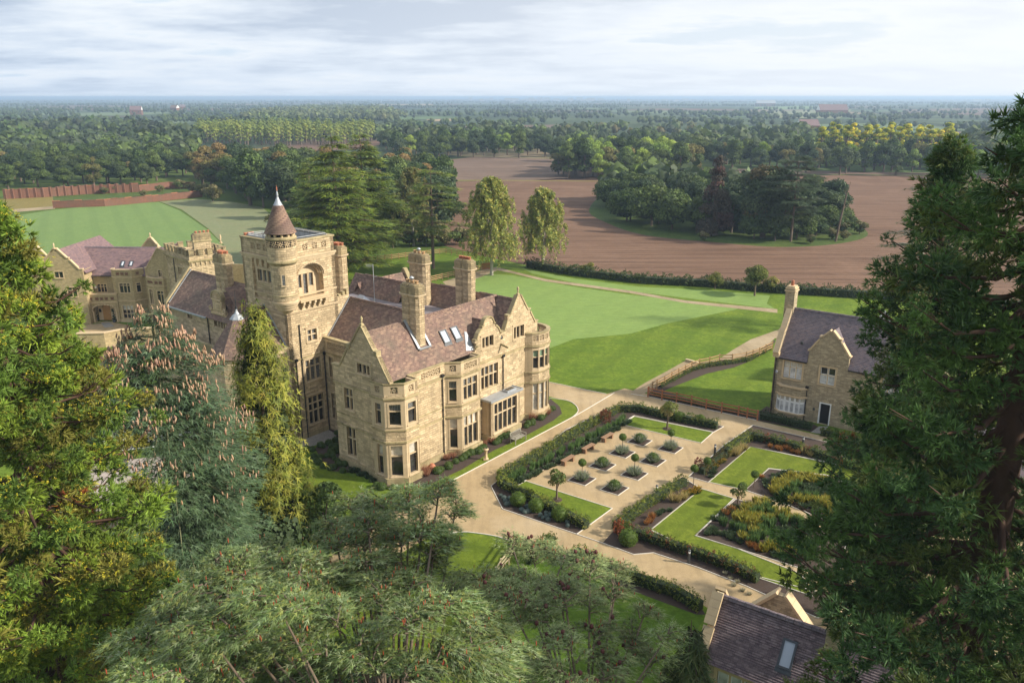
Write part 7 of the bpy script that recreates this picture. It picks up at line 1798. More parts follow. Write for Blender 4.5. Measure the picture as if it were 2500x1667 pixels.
# far settlement blocks on the skyline and farm buildings among the trees
mb = MB()
for k in range(46):
    D = rnd.uniform(5200, 8200); px = rnd.uniform(1130, 1450) if k < 26 else rnd.uniform(500, 2400); x = (px - 1250) / FPX * D; w = rnd.uniform(12, 60); hh = rnd.uniform(14, 30) if k < 26 else rnd.uniform(10, 18)
    mb.box(x, x + w, D, D + 20, 0, hh)
mb.build('far_town', simple('pale_far_walls', (0.5, 0.47, 0.44), .8), kind='stuff')
def far_house(px, py, w, d, h, rz, roof, lab):
    g = G(px, py); t = empty('farmhouse', (g.x, g.y, 0), rz, lab, 'house')
    m = MB(); m.box(-w / 2, w / 2, -d / 2, d / 2, 0, h); m.build('wall', M['brick_red'], t)
    m = MB(); roof_quad(m, (-w / 2, -d / 2 - .3, h), (w / 2, -d / 2 - .3, h), (w / 2, 0, h + d * .5), (-w / 2, 0, h + d * .5)); roof_quad(m, (w / 2, d / 2 + .3, h), (-w / 2, d / 2 + .3, h), (-w / 2, 0, h + d * .5), (w / 2, 0, h + d * .5)); m.build('roof', M[roof], t)
    for sx in (-1, 1):
        m = MB(); m.add([(sx * w / 2, -d / 2, h), (sx * w / 2, d / 2, h), (sx * w / 2, 0, h + d * .48)], [(0, 1, 2)]); m.build('gable', M['white'], t)
    for x in (-w / 4, w / 4):
        m = MB(); m.box(x - .8, x + .8, -d / 2 - .06, -d / 2 - .01, h * .45, h * .75); m.build('window', M['glass'], t)
far_house(334, 281, 18, 12, 8, .2, 'tile_new', 'distant farmhouse with pinkish roof among trees on the far left')
far_house(428, 276, 14, 10, 9, -.3, 'tile_old', 'distant red house beside an orange tree right of the pinkish farmhouse')
far_house(446, 270, 12, 9, 8, .5, 'tile_grey', 'distant grey roofed house just right of the red house')
far_house(1970, 326, 16, 10, 6, .1, 'tile_new', 'distant low farm building in the trees left of the yellow poplars')
far_house(1868, 260, 60, 20, 9, 0, 'lead', 'long pale barn far away near the skyline right of centre')
far_house(2030, 282, 45, 18, 8, 0, 'tile_new', 'long dark barn far away right of the pale barn')
# ================================================================ near trees
def sequoia(h, prof, pal, tips, branches, clumps, tufts, size, lop=None, trunk_r=.6, zmin=1.5, seed=0, droop=.25, dead=0.02, ymark=.25):
    L = LM(); tb = MB(); zs = [p[0] for p in prof]; rs = [p[1] for p in prof]
    tb.tube([(0, 0, -.1), (.05, 0, h * .2), (0, .08, h * .5), (0, 0, h * .8), (0, 0, h * .99)], [trunk_r * 1.25, trunk_r, trunk_r * .7, trunk_r * .35, trunk_r * .06], 12)
    for b in range(branches):
        t = ((b + rng.random()) / branches) ** .9; z = zmin + (h - zmin) * t; an = (b * 2.39996 + rng.normal() * .25) % (2 * PI)
        rr_ = np.interp(z, zs, rs) * rng.uniform(.72, 1.12)
        if lop: rr_ *= 1 + lop[1] * math.cos(an - lop[0])
        dx = np.array([math.cos(an), math.sin(an), 0.]); side = np.array([-dx[1], dx[0], 0.]); sw = rng.uniform(-.25, .25) * rr_
        def bp(u): return dx * (u * rr_) + side * sw * u * u + np.array([0, 0, z - droop * rr_ * math.sin(min(u, 1) * PI * .8) + .18 * rr_ * u * u])
        tb.tube([tuple(bp(u)) for u in (0, .35, .7, 1.0)], [max(.03, trunk_r * .16 * rr_ / max(rs)), trunk_r * .1 * rr_ / max(rs) + .01, .035, .012], 5)
        nc = max(2, int(clumps * rr_ / max(rs) + .5)); lf = rng.uniform(.8, 1.2)
        for c in range(nc):
            u = .24 + .78 * (c + rng.random()) / nc
            off = side * rng.normal() * .28 * rr_ * .5 * (1.2 - u * .5)
            ctr = bp(min(u, 1.05)) + off + [0, 0, rng.normal() * .12]
            cr = size * rng.uniform(.75, 1.25) * (1.15 if u < .9 else .9)
            if c % 2 == 0: tb.tube([tuple(bp(max(.05, u - .2))), tuple(ctr)], [.025, .01], 4)
            n = tufts; d = rdirs(n); d[:, 2] = d[:, 2] * .9 + .12; d = unit(d + dx * .35)
            pos = ctr + d * (cr * rng.uniform(.25, .8, n))[:, None] * [1, 1, .8]
            base = np.array(pal[rng.integers(0, len(pal))]) * lf * rng.uniform(.8, 1.25)
            col = base[None] * (1 + .2 * rng.normal(size=(n, 1))).clip(.5, 1.7)
            dd = unit(d + .5 * rng.normal(size=(n, 3)) + [0, 0, .1])
            L.inst(TUFT[0], TUFT[1], pos, basis(dd), cr * rng.uniform(.3, .6, n), col, TUFT[2])
            if rng.random() < ymark * (1.4 if z > h * .3 else .7):     # pollen cones on the outer shoots
                k = int(n * .55); d2 = rdirs(k); d2[:, 2] = np.abs(d2[:, 2]); d2 = unit(d2 + dx * .5 + [0, -.4, .3]); L.inst(CLUMP[0], CLUMP[1], ctr + d2 * (cr * rng.uniform(.75, 1.1, k))[:, None], basis(d2), rng.uniform(.04, .09, k), pick(tips, k, .25))
            if rng.random() < dead:
                k = 14; d2 = rdirs(k); L.inst(TUFT[0], TUFT[1], ctr + d2 * cr * .7, basis(d2), np.full(k, cr * .5), pick([(.30, .09, .03)], k), TUFT[2])
    me = L.build('crown', mesh_only=True, mat='leaf_fixed'); o = tb.build('trunk', M['bark_red']); tm = o.data; bpy.data.objects.remove(o); return me, tm
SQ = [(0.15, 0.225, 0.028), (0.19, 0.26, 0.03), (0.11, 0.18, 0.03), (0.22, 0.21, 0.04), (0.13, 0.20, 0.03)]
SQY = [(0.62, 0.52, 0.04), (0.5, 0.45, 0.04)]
sq1 = sequoia(24.8, [(0, 3.6), (2, 4.2), (8, 4.9), (11.6, 5.0), (16.4, 4.4), (21, 2.9), (23, 1.6), (24.8, .3)], SQ, SQY, 190, 5, 44, .6, dead=.008, ymark=.3)
plant_tree(sq1, -18.2, 27, 1, 'sequoia_tree', 'big sunlit giant sequoia with yellow tipped shoots filling the left edge', rz=.0)
sq1b = sequoia(20, [(0, 4), (8, 4.4), (14, 3.2), (18, 1.6), (20, .4)], SQ, SQY, 60, 4, 34, .62, dead=.008, ymark=.3)
plant_tree(sq1b, -12.6, 20.5, .62, 'sequoia_tree', 'lower sunlit sequoia at the bottom left, in front of the big one', rz=.0)
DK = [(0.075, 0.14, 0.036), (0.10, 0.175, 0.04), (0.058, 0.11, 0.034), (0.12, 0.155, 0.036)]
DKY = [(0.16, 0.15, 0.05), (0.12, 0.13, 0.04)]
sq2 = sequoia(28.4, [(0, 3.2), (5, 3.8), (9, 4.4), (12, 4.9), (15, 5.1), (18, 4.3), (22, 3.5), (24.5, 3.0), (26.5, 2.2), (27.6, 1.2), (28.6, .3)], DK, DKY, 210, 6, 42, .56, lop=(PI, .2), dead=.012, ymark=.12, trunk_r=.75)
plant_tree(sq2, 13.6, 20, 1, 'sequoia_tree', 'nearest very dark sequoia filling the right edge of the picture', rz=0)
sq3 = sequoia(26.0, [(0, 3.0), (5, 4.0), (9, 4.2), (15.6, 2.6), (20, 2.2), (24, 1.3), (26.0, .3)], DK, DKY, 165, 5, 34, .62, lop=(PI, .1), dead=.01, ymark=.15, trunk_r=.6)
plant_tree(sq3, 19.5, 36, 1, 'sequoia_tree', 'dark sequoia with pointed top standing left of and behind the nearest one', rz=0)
# blue green fir with upright pinkish cones
cv, cf = CONE
def fircones(L, pos, u, z, an):
    if z < 8.5 or (z < 15 and rng.random() < .55): return
    k = (u > .72) & (rng.random(len(u)) < .36 * np.interp(z, [8.5, 11, 14, 18], [.06, .2, .8, 1.0]))
    p = pos[k] + [0, 0, .12]; n = len(p)
    if n: L.inst(cv, cf, p, np.stack([eye(n)[:, :, 0], eye(n)[:, :, 1], unit(eye(n)[:, :, 2] + .15 * rng.normal(size=(n, 3)))], 2), np.stack([np.full(n, .17), np.full(n, .17), rng.uniform(.22, .36, n)], 1), pick([(.50, .31, .20), (.42, .26, .17), (.56, .38, .25)], n, .15))
FIR = [(0.11, 0.18, 0.085), (0.085, 0.14, 0.07), (0.16, 0.23, 0.13), (0.09, 0.14, 0.06)]
fir = layered(18.6, [(0, 3.3), (6, 3.9), (9, 4.0), (12.5, 4.1), (15.6, 3.2), (17, 2.1), (18.2, .8), (18.6, .2)], FIR, 30, 260, .42, SPRAY, .42, .2, .45, .16, 8, 'leaf_fixed', trunk='bark_green', skip=lambda an, z: (z < 11.5 and math.cos(an - 3.3) > .35), coneskin=fircones, bl=.55, start=.25)
plant_tree(fir, -16.9, 36, 1, 'fir_tree', 'blue green fir with pinkish upright cones in front of the manor left wing', rz=0)
# golden cypress
def cypress(h, prof, pal, n, size):
    L = LM(); tb = MB(); tb.tube([(0, 0, -.1), (0, 0, h * .5), (0, 0, h * .95)], [.28, .15, .03], 8)
    zs = [p[0] for p in prof]; rs = [p[1] for p in prof]
    nb = 260; z = h * rng.random(nb) ** 1.15; an = rng.random(nb) * 2 * PI; r_ = np.interp(z, zs, rs) * rng.uniform(.7, 1.15, nb); br = rng.uniform(.7, 1.3, nb)
    for q in range(0, nb, 3): tb.tube([(0, 0, max(.2, z[q] - .5)), (r_[q] * .8 * math.cos(an[q]), r_[q] * .8 * math.sin(an[q]), z[q])], [.04, .012], 4)
    m = n // nb
    for q in range(nb):
        c = np.array([r_[q] * math.cos(an[q]), r_[q] * math.sin(an[q]), z[q]])
        k = m; off = rng.normal(size=(k, 3)) * [.26, .26, .34]; pos = c * [.9, .9, 1] + off
        d = np.array([math.cos(an[q]) * .7, math.sin(an[q]) * .7, -.75])[None] + .45 * rng.normal(size=(k, 3))
        L.inst(SPRAY2[0], SPRAY2[1], pos, basis(d, (math.cos(an[q]), math.sin(an[q]), .6)), size * rng.uniform(.6, 1.3, k), pick(pal, k, .2) * br[q], SPRAY2[2])
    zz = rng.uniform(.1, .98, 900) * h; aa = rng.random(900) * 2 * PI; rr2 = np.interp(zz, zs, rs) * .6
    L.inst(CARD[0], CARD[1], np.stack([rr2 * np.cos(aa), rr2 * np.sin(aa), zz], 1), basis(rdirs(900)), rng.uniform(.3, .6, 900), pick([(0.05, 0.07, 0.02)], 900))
    me = L.build('crown', mesh_only=True, mat='leaf_fixed'); o = tb.build('trunk', M['bark']); tm = o.data; bpy.data.objects.remove(o); return me, tm
GC_ = [(0.26, 0.27, 0.035), (0.21, 0.235, 0.035), (0.32, 0.31, 0.045), (0.14, 0.17, 0.03)]
cyp = cypress(16.9, [(0, 2.4), (5, 2.35), (10, 1.95), (13.5, 1.3), (15.5, .6), (16.9, .1)], GC_, 9400, .5)
plant_tree(cyp, -14.1, 42, 1, 'cypress_tree', 'slender yellow green cypress with drooping sprays against the manor wall', rz=0)
# foreground cedars, canopy made of flat pads held by limbs
def pad_cedar(name, lab, root, trunk_top, pads, pal, spr, red=.0, cones=0.0, trunk_r=.35, seed=0, gap=1.0):
    t = empty(name, root, 0, lab, 'tree'); L = LM(); tb = MB(); ro = Vector(root)
    tt = Vector(trunk_top) - ro; tb.tube([(0, 0, -.1), tuple(tt * .4 + Vector((.3, .2, 0))), tuple(tt * .75), tuple(tt)], [trunk_r * 1.2, trunk_r * .9, trunk_r * .45, .03], 10)
    for ip, (px, py, z, r_) in enumerate(pads):
        z += ((ip * 7) % 3 - 1) * .75
        c = G(px, py, z) - ro; c_ = np.array(c); dv = c - tt; dxy = np.array([dv.x, dv.y, 0.]); 
        dxy = dxy / max(1e-3, np.linalg.norm(dxy)); side = np.array([-dxy[1], dxy[0], 0.])
        st = tt * min(.9, .62 + .25 * rnd.random()); mid = (st + c) / 2 + Vector((0, 0, -.5)); 
        tb.tube([tuple(st), tuple(mid), tuple(c_ + dxy * r_ * .2), tuple(c_ + dxy * r_ * 1.0 + [0, 0, -.25])], [.06, .045, .028, .008], 6)
        lf = rnd.uniform(.68, 1.3)
        nbr = int(11 * r_)
        for b in range(nbr):
            s0 = rng.uniform(-.9, .6); o0 = c_ + dxy * s0 * r_ * .8 + [0, 0, .1 * rng.normal()]; sg = rng.choice([-1, 1]); ang = rng.uniform(.3, 1.2)
            bd = dxy * math.cos(ang) + side * sg * math.sin(ang); ln = r_ * rng.uniform(.5, 1.05) * (1 - .35 * max(0, s0)); zz = rng.normal() * .16
            e0 = o0 + bd * ln + [0, 0, zz - .18 * ln]
            tb.tube([tuple(o0), tuple((o0 + e0) / 2 + [0, 0, .1]), tuple(e0)], [.03, .02, .008], 4)
            n = int(spr * ln); u = rng.uniform(.0, 1.05, n); lat = rng.normal(size=n) * .17 * (1.2 - u * .5)
            bs = np.cross(bd, [0, 0, 1.])
            pos = o0 + bd * (u * ln)[:, None] + bs * lat[:, None] + np.stack([0 * u, 0 * u, .1 * np.sin(u * PI) - .18 * ln * u * u + zz * u + .07 * rng.normal(size=n)], 1)
            d = bd[None] + bs[None] * (lat * 3)[:, None] + .2 * rng.normal(size=(n, 3)); d[:, 2] -= .16
            if True:
                k = rng.random(n) < .74
                L.inst(SPRAY[0], SPRAY[1], pos[k], basis(d[k], (0, 0, 1)), np.array([1.35, .8, .9]) * .27 * rng.uniform(.6, 1.3, (k.sum(), 1)), pick(pal, k.sum(), .2) * lf, SPRAY[2])
                L.inst(TUFT2[0], TUFT2[1], pos[~k], basis(d[~k] + [0, 0, .3]), .09 * rng.uniform(.6, 1.4, (~k).sum()), pick(pal, (~k).sum(), .22) * lf * 1.05, TUFT2[2])
            if red and rng.random() < .8:
                m = rng.random(n) < red; p = pos[m] + [0, 0, .07]; q = m.sum()
                if q: L.inst(cv, cf, p, eye(q), np.stack([np.full(q, .06), np.full(q, .06), rng.uniform(.11, .18, q)], 1), pick([(.45, .09, .045), (.36, .08, .04), (.42, .15, .07)], q, .2))
            if cones:
                m = rng.random(n) < cones; p = pos[m] + [0, 0, .05]; q = m.sum()
                if q: L.inst(ICO1[0], ICO1[1], p, eye(q), np.stack([np.full(q, .08), np.full(q, .08), np.full(q, .11)], 1), pick([(.14, .05, .045)], q, .2))
    L.build('crown', t, 'leaf_fixed'); tb.build('trunk', M['bark'], t); return t
BC = [(0.22, 0.30, 0.115), (0.16, 0.24, 0.07), (0.36, 0.43, 0.22), (0.12, 0.18, 0.05), (0.29, 0.33, 0.09)]
BC2 = [(0.22, 0.29, 0.11), (0.32, 0.38, 0.17), (0.15, 0.20, 0.07), (0.30, 0.34, 0.13)]
pads1 = [(860, 1235, 14.0, 1.1), (1110, 1250, 13.8, 1.0), (820, 1310, 13.6, 1.1), (850, 1400, 14.0, 1.2), (930, 1450, 14.2, 1.2), (1010, 1500, 14.2, 1.2), (340, 1560, 14.2, 1.0), (1000, 1215, 14.2, 1.3), (1070, 1205, 14.4, 1.0), (940, 1250, 14.6, 1.3), (1030, 1280, 14.4, 1.4), (900, 1290, 14.2, 1.2), (980, 1330, 14.8, 1.5), (1060, 1330, 14.0, 1.1), (890, 1350, 13.6, 1.3), (960, 1390, 13.0, 1.3), (1040, 1380, 13.2, 1.0),
    (560, 1390, 14.6, 1.3), (640, 1370, 14.8, 1.3), (720, 1400, 14.8, 1.3), (500, 1440, 14.4, 1.2), (800, 1420, 14.6, 1.3), (590, 1450, 14.8, 1.4), (690, 1470, 15.0, 1.3), (430, 1510, 14.2, 1.2), (790, 1490, 14.6, 1.2), (520, 1540, 14.4, 1.3), (870, 1460, 14.2, 1.1), (630, 1560, 14.0, 1.2), (740, 1580, 13.6, 1.2), (440, 1610, 14.2, 1.2), (560, 1630, 13.6, 1.2), (850, 1560, 13.4, 1.2), (670, 1650, 13.2, 1.2), (800, 1650, 13.0, 1.2), (920, 1640, 13.2, 1.1), (960, 1520, 13.6, 1.1), (1000, 1450, 14.0, 1.0), (1080, 1500, 14.0, 1.1), (1160, 1530, 14.4, 1.2), (1120, 1590, 14.4, 1.2), (1050, 1620, 13.6, 1.2), (1220, 1590, 14.0, 1.0), (1180, 1650, 13.6, 1.2), (380, 1650, 13.8, 1.2)]
pad_cedar('cedar_tree', 'large blue green cedar with red tipped flat branches across the bottom foreground', (-3.4, 15.6, 0), (-2.9, 15.9, 14.2), pads1, BC, 112, red=.012)
pads2 = [(1110, 1450, 11.0, 1.30), (1180, 1430, 11.0, 1.30), (1240, 1450, 11.4, 1.30), (1300, 1350, 10.6, 1.43), (1370, 1370, 10.6, 1.30), (1440, 1380, 10.2, 1.30), (1500, 1400, 10.0, 1.04), (1290, 1420, 11.0, 1.43), (1370, 1440, 11.0, 1.43), (1440, 1470, 10.6, 1.17), (1320, 1500, 11.2, 1.30), (1500, 1450, 10.2, 0.78), (1250, 1330, 10.8, 0.78), (1570, 1500, 10.0, 0.78), (1620, 1560, 9.8, 0.78), (1540, 1560, 10.2, 1.04), (1450, 1560, 10.6, 1.17), (1370, 1570, 10.8, 1.17), (1590, 1620, 10.0, 0.91), (1490, 1640, 10.2, 1.17), (1390, 1650, 10.4, 1.17), (1290, 1620, 10.8, 1.17)]
pad_cedar('cedar_tree', 'sparser open cedar with thin twigs and dark cones right of the large one', (2.6, 19.5, 0), (2.3, 20.2, 10.4), pads2, BC2, 85, red=.012, cones=.006, trunk_r=.22)
# dark undergrowth below the cedar
for px, py, s, lab, kd in ((640, 1600, 1.7, 'dark green shrub mass below the big foreground cedar', 'dark'), (880, 1640, 1.6, 'dark shrub to the right under the big foreground cedar', 'dark'), (470, 1640, 1.6, 'dark shrub at the bottom left under the cedar', 'dark')):
    g = G(px, py, 9.5 if py < 1620 else 9.0); plant_tree(PR[kd], g.x, g.y, s * .52 if False else .82, 'understorey_tree', lab, 'tree')
# drooping conifer at the bottom
dc = layered(10.6, [(0, 1.9), (5, 1.7), (8, 1.1), (10, .4), (10.6, .1)], [(0.085, 0.12, 0.035), (0.065, 0.095, 0.03), (0.12, 0.145, 0.05)], 22, 90, .55, SPRAY2, .16, .1, .4, .9, 6, 'leaf_fixed', bl=.5, start=.1)
plant_tree(dc, 6.35, 24, 1, 'small_conifer', 'small dark drooping conifer at the bottom edge beside the low cottage gable', rz=0)
# loose young broadleaf by the front lawn
yb = broadleaf(6.2, 1.9, [(0.15, 0.22, 0.06), (0.12, 0.18, 0.06)], 16, 2600, .24, .1, 'tall', core=False, lobe=(.3, .45))
for px, py, s, lab in ((800, 1400, 1, 'leafy young tree between the fir and the foreground cedar'), (880, 1350, .62, 'small leafy sapling in front of the corner bay window')):
    g = G(px, py); plant_tree(yb, g.x, g.y, s, 'young_tree', lab, 'tree')
g = G(560, 1430); plant_tree(PR['dark'], g.x, g.y, .72, 'holly_tree', 'dense dark evergreen bush below the fir, left of the drive end', 'tree')
g = G(640, 1450); plant_tree(PR['oak'], g.x, g.y, .6, 'understorey_tree', 'rounded green bush between fir foot and the drive end', 'tree')

# ================================================================ hedges and planting
def hedge(pts, w, h, lab, pal, n_per_m=120, size=.12, uneven=.18, core=True, name='hedge', cat='hedge', z0=0.0, group=None, leafs=None, hfun=None):
    if name == 'hedge' and h > .7 and w < 1.5: w *= .72; h *= .76
    t = empty(name, (pts[0][0], pts[0][1], 0), 0, lab, cat, group); o = Vector((pts[0][0], pts[0][1]))
    P_ = [Vector(p) - o for p in pts]; mb = MB()
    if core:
        strip(mb, [tuple(p) for p in P_], -w * .36, w * .36, 0.0, h * .78); mb.build('core', M['hedge_core'], t)  # dark filler added inside the hedge to block light between the leaves
    L = LM()
    for a, b in zip(P_[:-1], P_[1:]):
        d = (b - a); ln = d.length; d.normalize(); nn = Vector((d.y, -d.x)); n = int(ln * n_per_m)
        s = rng.uniform(-.05, 1.05, n) * ln; wob = 1 + uneven * (np.sin(s * 2.1 + a.x) * .5 + np.sin(s * 5.3 + a.y) * .5)
        # points over the surface of the section: top or sides
        top = rng.random(n) < w / (w + 2 * h); sg = rng.choice([-1, 1], n)
        lat = np.where(top, rng.uniform(-.5, .5, n), sg * .5 + rng.normal(size=n) * .07) * w * wob
        z = np.where(top, h * wob * rng.uniform(.88, 1.1, n), rng.uniform(.03, 1.0, n) * h * wob)
        nrm = np.stack([np.where(top, 0, sg * nn.x), np.where(top, 0, sg * nn.y), np.where(top, 1, .25)], 1) + .6 * rng.normal(size=(n, 3)); nrm = unit(nrm)
        pos = np.stack([a.x + d.x * s + nn.x * lat, a.y + d.y * s + nn.y * lat, z], 1)
        blk = (.85 + .3 * ((np.floor(s / .55) * 7.13 + a.x) % 1)); c = pick(pal, n, .25) * blk[:, None]
        # patches of a second colour along the run
        if leafs is not None:
            for (u0, u1, pc) in leafs:
                sel = (s / max(ln, .01) > u0) & (s / max(ln, .01) < u1) & (rng.random(n) < .75); c[sel] = pick(pc, sel.sum(), .25)
        ax = unit(np.cross(nrm, rdirs(n)))
        L.inst(CLUMP[0], CLUMP[1], pos, np.stack([ax, np.cross(nrm, ax), nrm], 2), size * rng.uniform(.6, 1.35, n), c)
    L.build('leaves', t, 'leaf_fixed')
    return t
YEW = [(0.11, 0.16, 0.03), (0.15, 0.20, 0.033), (0.08, 0.125, 0.03), (0.20, 0.21, 0.04)]
YEWY = [(0.22, 0.26, 0.04), (0.16, 0.21, 0.035), (0.28, 0.28, 0.055), (0.11, 0.15, 0.03)]
RED = [(0.26, 0.075, 0.035), (0.20, 0.10, 0.04)]
hp = gp(S4, (940, 1235), (700, 1105), (420, 970), (175, 855), (160, 780), (600, 520), (980, 300), (1230, 165), (1420, 165), (1700, 235), (2130, 320))
hedge(hp[:4], .85, .95, 'clipped hedge behind the box balls at the near end of the parterre', YEWY)
hedge(hp[3:8], .8, .9, 'long hedge between the drive and the bench row of the parterre', YEWY, leafs=None)
hedge(hp[7:], .9, 1.0, 'hedge along the far end of the parterre by the upper drive', YEW)
g = G(*S4(1110, 270)); hedge([(g.x - .25, g.y - .3), (g.x + .3, g.y + .35)], .55, 1.05, 'reddish leaved shrub growing out of the long parterre hedge', RED, 320, .13, name='red_shrub', cat='shrub', core=False)
hq = gp(S4, (1835, 830), (1700, 900), (1500, 1030), (1330, 1150), (1200, 1240), (1290, 1290), (1480, 1330), (1640, 1390), (1820, 1450), (2000, 1510), (2250, 1600), (2500, 1720))
hedge(hq[:5], .8, .95, 'clipped hedge beside the orange flower border, right of the gravel plaza', YEWY)
hedge(hq[5:], .85, .95, 'long hedge with russet patches along the lower drive and striped lawn', YEW, leafs=[(.2, .45, RED), (.7, .85, [(0.16, 0.09, 0.035)])])
hr = gp(S5, (885, 1180), (850, 1200), (700, 1310), (600, 1380), (520, 1440)); hedge(hr[:3], .75, 1.1, 'tall hedge block at the corner of the far striped lawn', YEWY)
hedge(hr[2:], .75, .8, 'lower hedge with russet leaves beside the yellow daisies', [(0.10, 0.10, 0.028), (0.16, 0.10, 0.035), (0.12, 0.13, 0.03)])
hedge(gp(S5, (905, 1185), (1060, 1215), (1190, 1255), (1370, 1310), (1600, 1390), (1900, 1480)), .85, .95, 'dark hedge along the upper drive behind the far striped lawn', YEW, leafs=[(.5, .75, RED)])
hedge(gp(S5, (950, 1030), (1060, 1050), (1200, 1085), (1330, 1110)), .9, .85, 'dark clipped hedge in front of the stone cottage bay window', [(0.045, 0.08, 0.022), (0.06, 0.10, 0.025)])
hedge(site((1405, 1357), (1480, 1395), (1570, 1428), (1640, 1450), (1710, 1490)), .9, 1.0, 'dark yew hedge along the lower drive edge, left of the low cottage', YEWY)
hedge(gp(S5, (1400, 1150), (1560, 1185), (1800, 1240)), .8, .8, 'dark hedge right of the cottage path below the sequoia', YEW)
hedge(site((1290, 652), (1400, 671), (1560, 690), (1728, 699), (1900, 714), (2207, 733), (2600, 762)), 1.6, 1.3, 'long rough hedge dividing the grass from the red ploughed field', [(0.06, 0.09, 0.024), (0.08, 0.11, 0.03), (0.10, 0.11, 0.035)], 34, .34, .3)
hedge(gp(S5, (215, 800), (300, 755), (440, 680), (560, 650), (700, 632), (850, 610), (960, 555), (1020, 520)), .45, .4, 'low young hedge inside the curved fence of the cottage lawn', YEW, 110, .12)
hedge(gp(S5, (160, 858), (450, 922), (680, 972), (915, 1020)), .3, .3, 'low young hedge inside the straight red stained fence', YEW, 90, .11)
hedge(site((1290, 1378), (1330, 1345), (1350, 1330)), .5, .9, 'small green shrub beside the lower post and rail fence', YEW, 160, .14, name='fence_shrub', cat='shrub')
# topiary balls: one mesh, many plants
def ball_mesh(r, pal, n=520):
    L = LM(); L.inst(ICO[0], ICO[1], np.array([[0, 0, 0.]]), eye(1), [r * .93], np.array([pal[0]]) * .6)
    d = rdirs(n); nn = unit(d + .45 * rng.normal(size=(n, 3))); ax = unit(np.cross(nn, rdirs(n)))
    L.inst(CLUMP[0], CLUMP[1], d * r * rng.uniform(.95, 1.03, (n, 1)), np.stack([ax, np.cross(nn, ax), nn], 2), r * .14 * rng.uniform(.7, 1.3, n), pick(pal, n, .22)); return L.build('ball', mesh_only=True, mat='leaf_fixed')
BALL = ball_mesh(1.0, [(0.12, 0.19, 0.03), (0.16, 0.23, 0.035), (0.10, 0.155, 0.03)])
def ball(x, y, r, lab, z=None, group=None, name='box_ball'):
    t = empty(name, (x, y, 0), 0, lab, 'topiary', group); o = bpy.data.objects.new('foliage', BALL); COL.objects.link(o); o.parent = t; o.scale = (r, r, r * .95); o.location = (0, 0, (r * .8 if z is None else z)); o.rotation_euler = (0, 0, rnd.random() * 6)
    if z is not None:
        m = MB(); m.tube([(0, 0, 0), (.01, 0, z)], .025, 6); m.build('stem', M['bark'], t)
    return t
for c, r, lab in (((315, 1015), .56, 'large box ball, leftmost of three in front of the near parterre hedge'), ((480, 1070), .54, 'large box ball, middle one of three in front of the near parterre hedge'), ((695, 1150), .56, 'large box ball, rightmost of three in front of the near parterre hedge'), ((1318, 1375), .6, 'large box ball at the corner of the bed beside the lower drive'), ((1315, 1290), .42, 'dark box cone behind the large corner ball'), ((1785, 250), .5, 'box ball set in the far parterre hedge, nearer the young tree'), ((1975, 275), .48, 'box ball set in the far parterre hedge, nearer its right end')):
    g = G(*S4(*c)); ball(g.x, g.y, r, lab)
FESC = None
def tuft_mesh(n, pal, r, h, spread=.6, wid=.02, tip=None, flat=0.0):
    """grassy or stalky clump"""
    L = LM(); a = rng.random(n) * 2 * PI; lean = rng.uniform(0, spread, n); hh = h * rng.uniform(.6, 1.1, n); b = rng.uniform(0, r * .35, n)
    p0 = np.stack([b * np.cos(a), b * np.sin(a), 0 * a], 1); d = unit(np.stack([np.cos(a) * lean, np.sin(a) * lean, np.ones(n)], 1))
    tv = np.array([(0, -1, 0), (0, 1, 0), (.55, .8, .06), (.55, -.8, .06), (1, 0, -.05)]); tf = np.array([(0, 1, 2), (0, 2, 3), (3, 2, 4)])
    L.inst(tv, tf, p0, basis(d), np.stack([hh, np.full(n, wid), hh * 1.0], 1), pick(pal, n, .25), np.array([.6, .6, 1, 1, 1.2]))
    if tip:
        m = n // 1; e = p0 + d * (hh * rng.uniform(.75, 1.0, n))[:, None]; L.inst(CLUMP[0], CLUMP[1], e, basis(d), np.stack([np.full(n, .07), np.full(n, .03), np.full(n, .03)], 1), pick(tip, n, .2))
    return L.build('blades', mesh_only=True, mat='leaf_fixed')
NEP = tuft_mesh(520, [(0.27, 0.32, 0.20), (0.20, 0.26, 0.12), (0.32, 0.36, 0.25)], 1.1, .95, 1.35, .026, [(.44, .38, .50), (.36, .33, .42), (.3, .34, .26)])
FES = ball_mesh(1.0, [(0.19, 0.25, 0.22), (0.24, 0.31, 0.27), (0.15, 0.2, 0.17)], 300)
FILL = 1
STR = tuft_mesh(140, [(0.55, 0.42, 0.17), (0.45, 0.36, 0.15), (0.34, 0.30, 0.12)], .4, .75, .8, .015)
ORG = tuft_mesh(150, [(0.45, 0.17, 0.04), (0.36, 0.15, 0.05), (0.30, 0.2, 0.07)], .4, .45, .8, .016)
REDG = tuft_mesh(170, [(0.38, 0.17, 0.10), (0.30, 0.13, 0.08), (0.42, 0.24, 0.14)], .5, .65, .8, .018)
TALLG = tuft_mesh(120, [(0.11, 0.19, 0.05), (0.15, 0.24, 0.07), (0.09, 0.15, 0.05)], .4, .8, .35, .025)
LOWG = tuft_mesh(150, [(0.07, 0.11, 0.05), (0.10, 0.14, 0.055), (0.06, 0.09, 0.045)], .5, .35, 1.2, .035)
DAISY = tuft_mesh(120, [(0.08, 0.12, 0.03), (0.10, 0.14, 0.03)], .5, .42, .9, .03, [(.75, .36, .02), (.8, .45, .03)])
GLD = tuft_mesh(170, [(0.32, 0.30, 0.05), (0.22, 0.24, 0.05), (0.40, 0.32, 0.05)], .5, .6, .8, .045)
PALE = tuft_mesh(90, [(0.5, 0.47, 0.33), (0.4, 0.38, 0.27)], .3, .25, 1.0, .014)
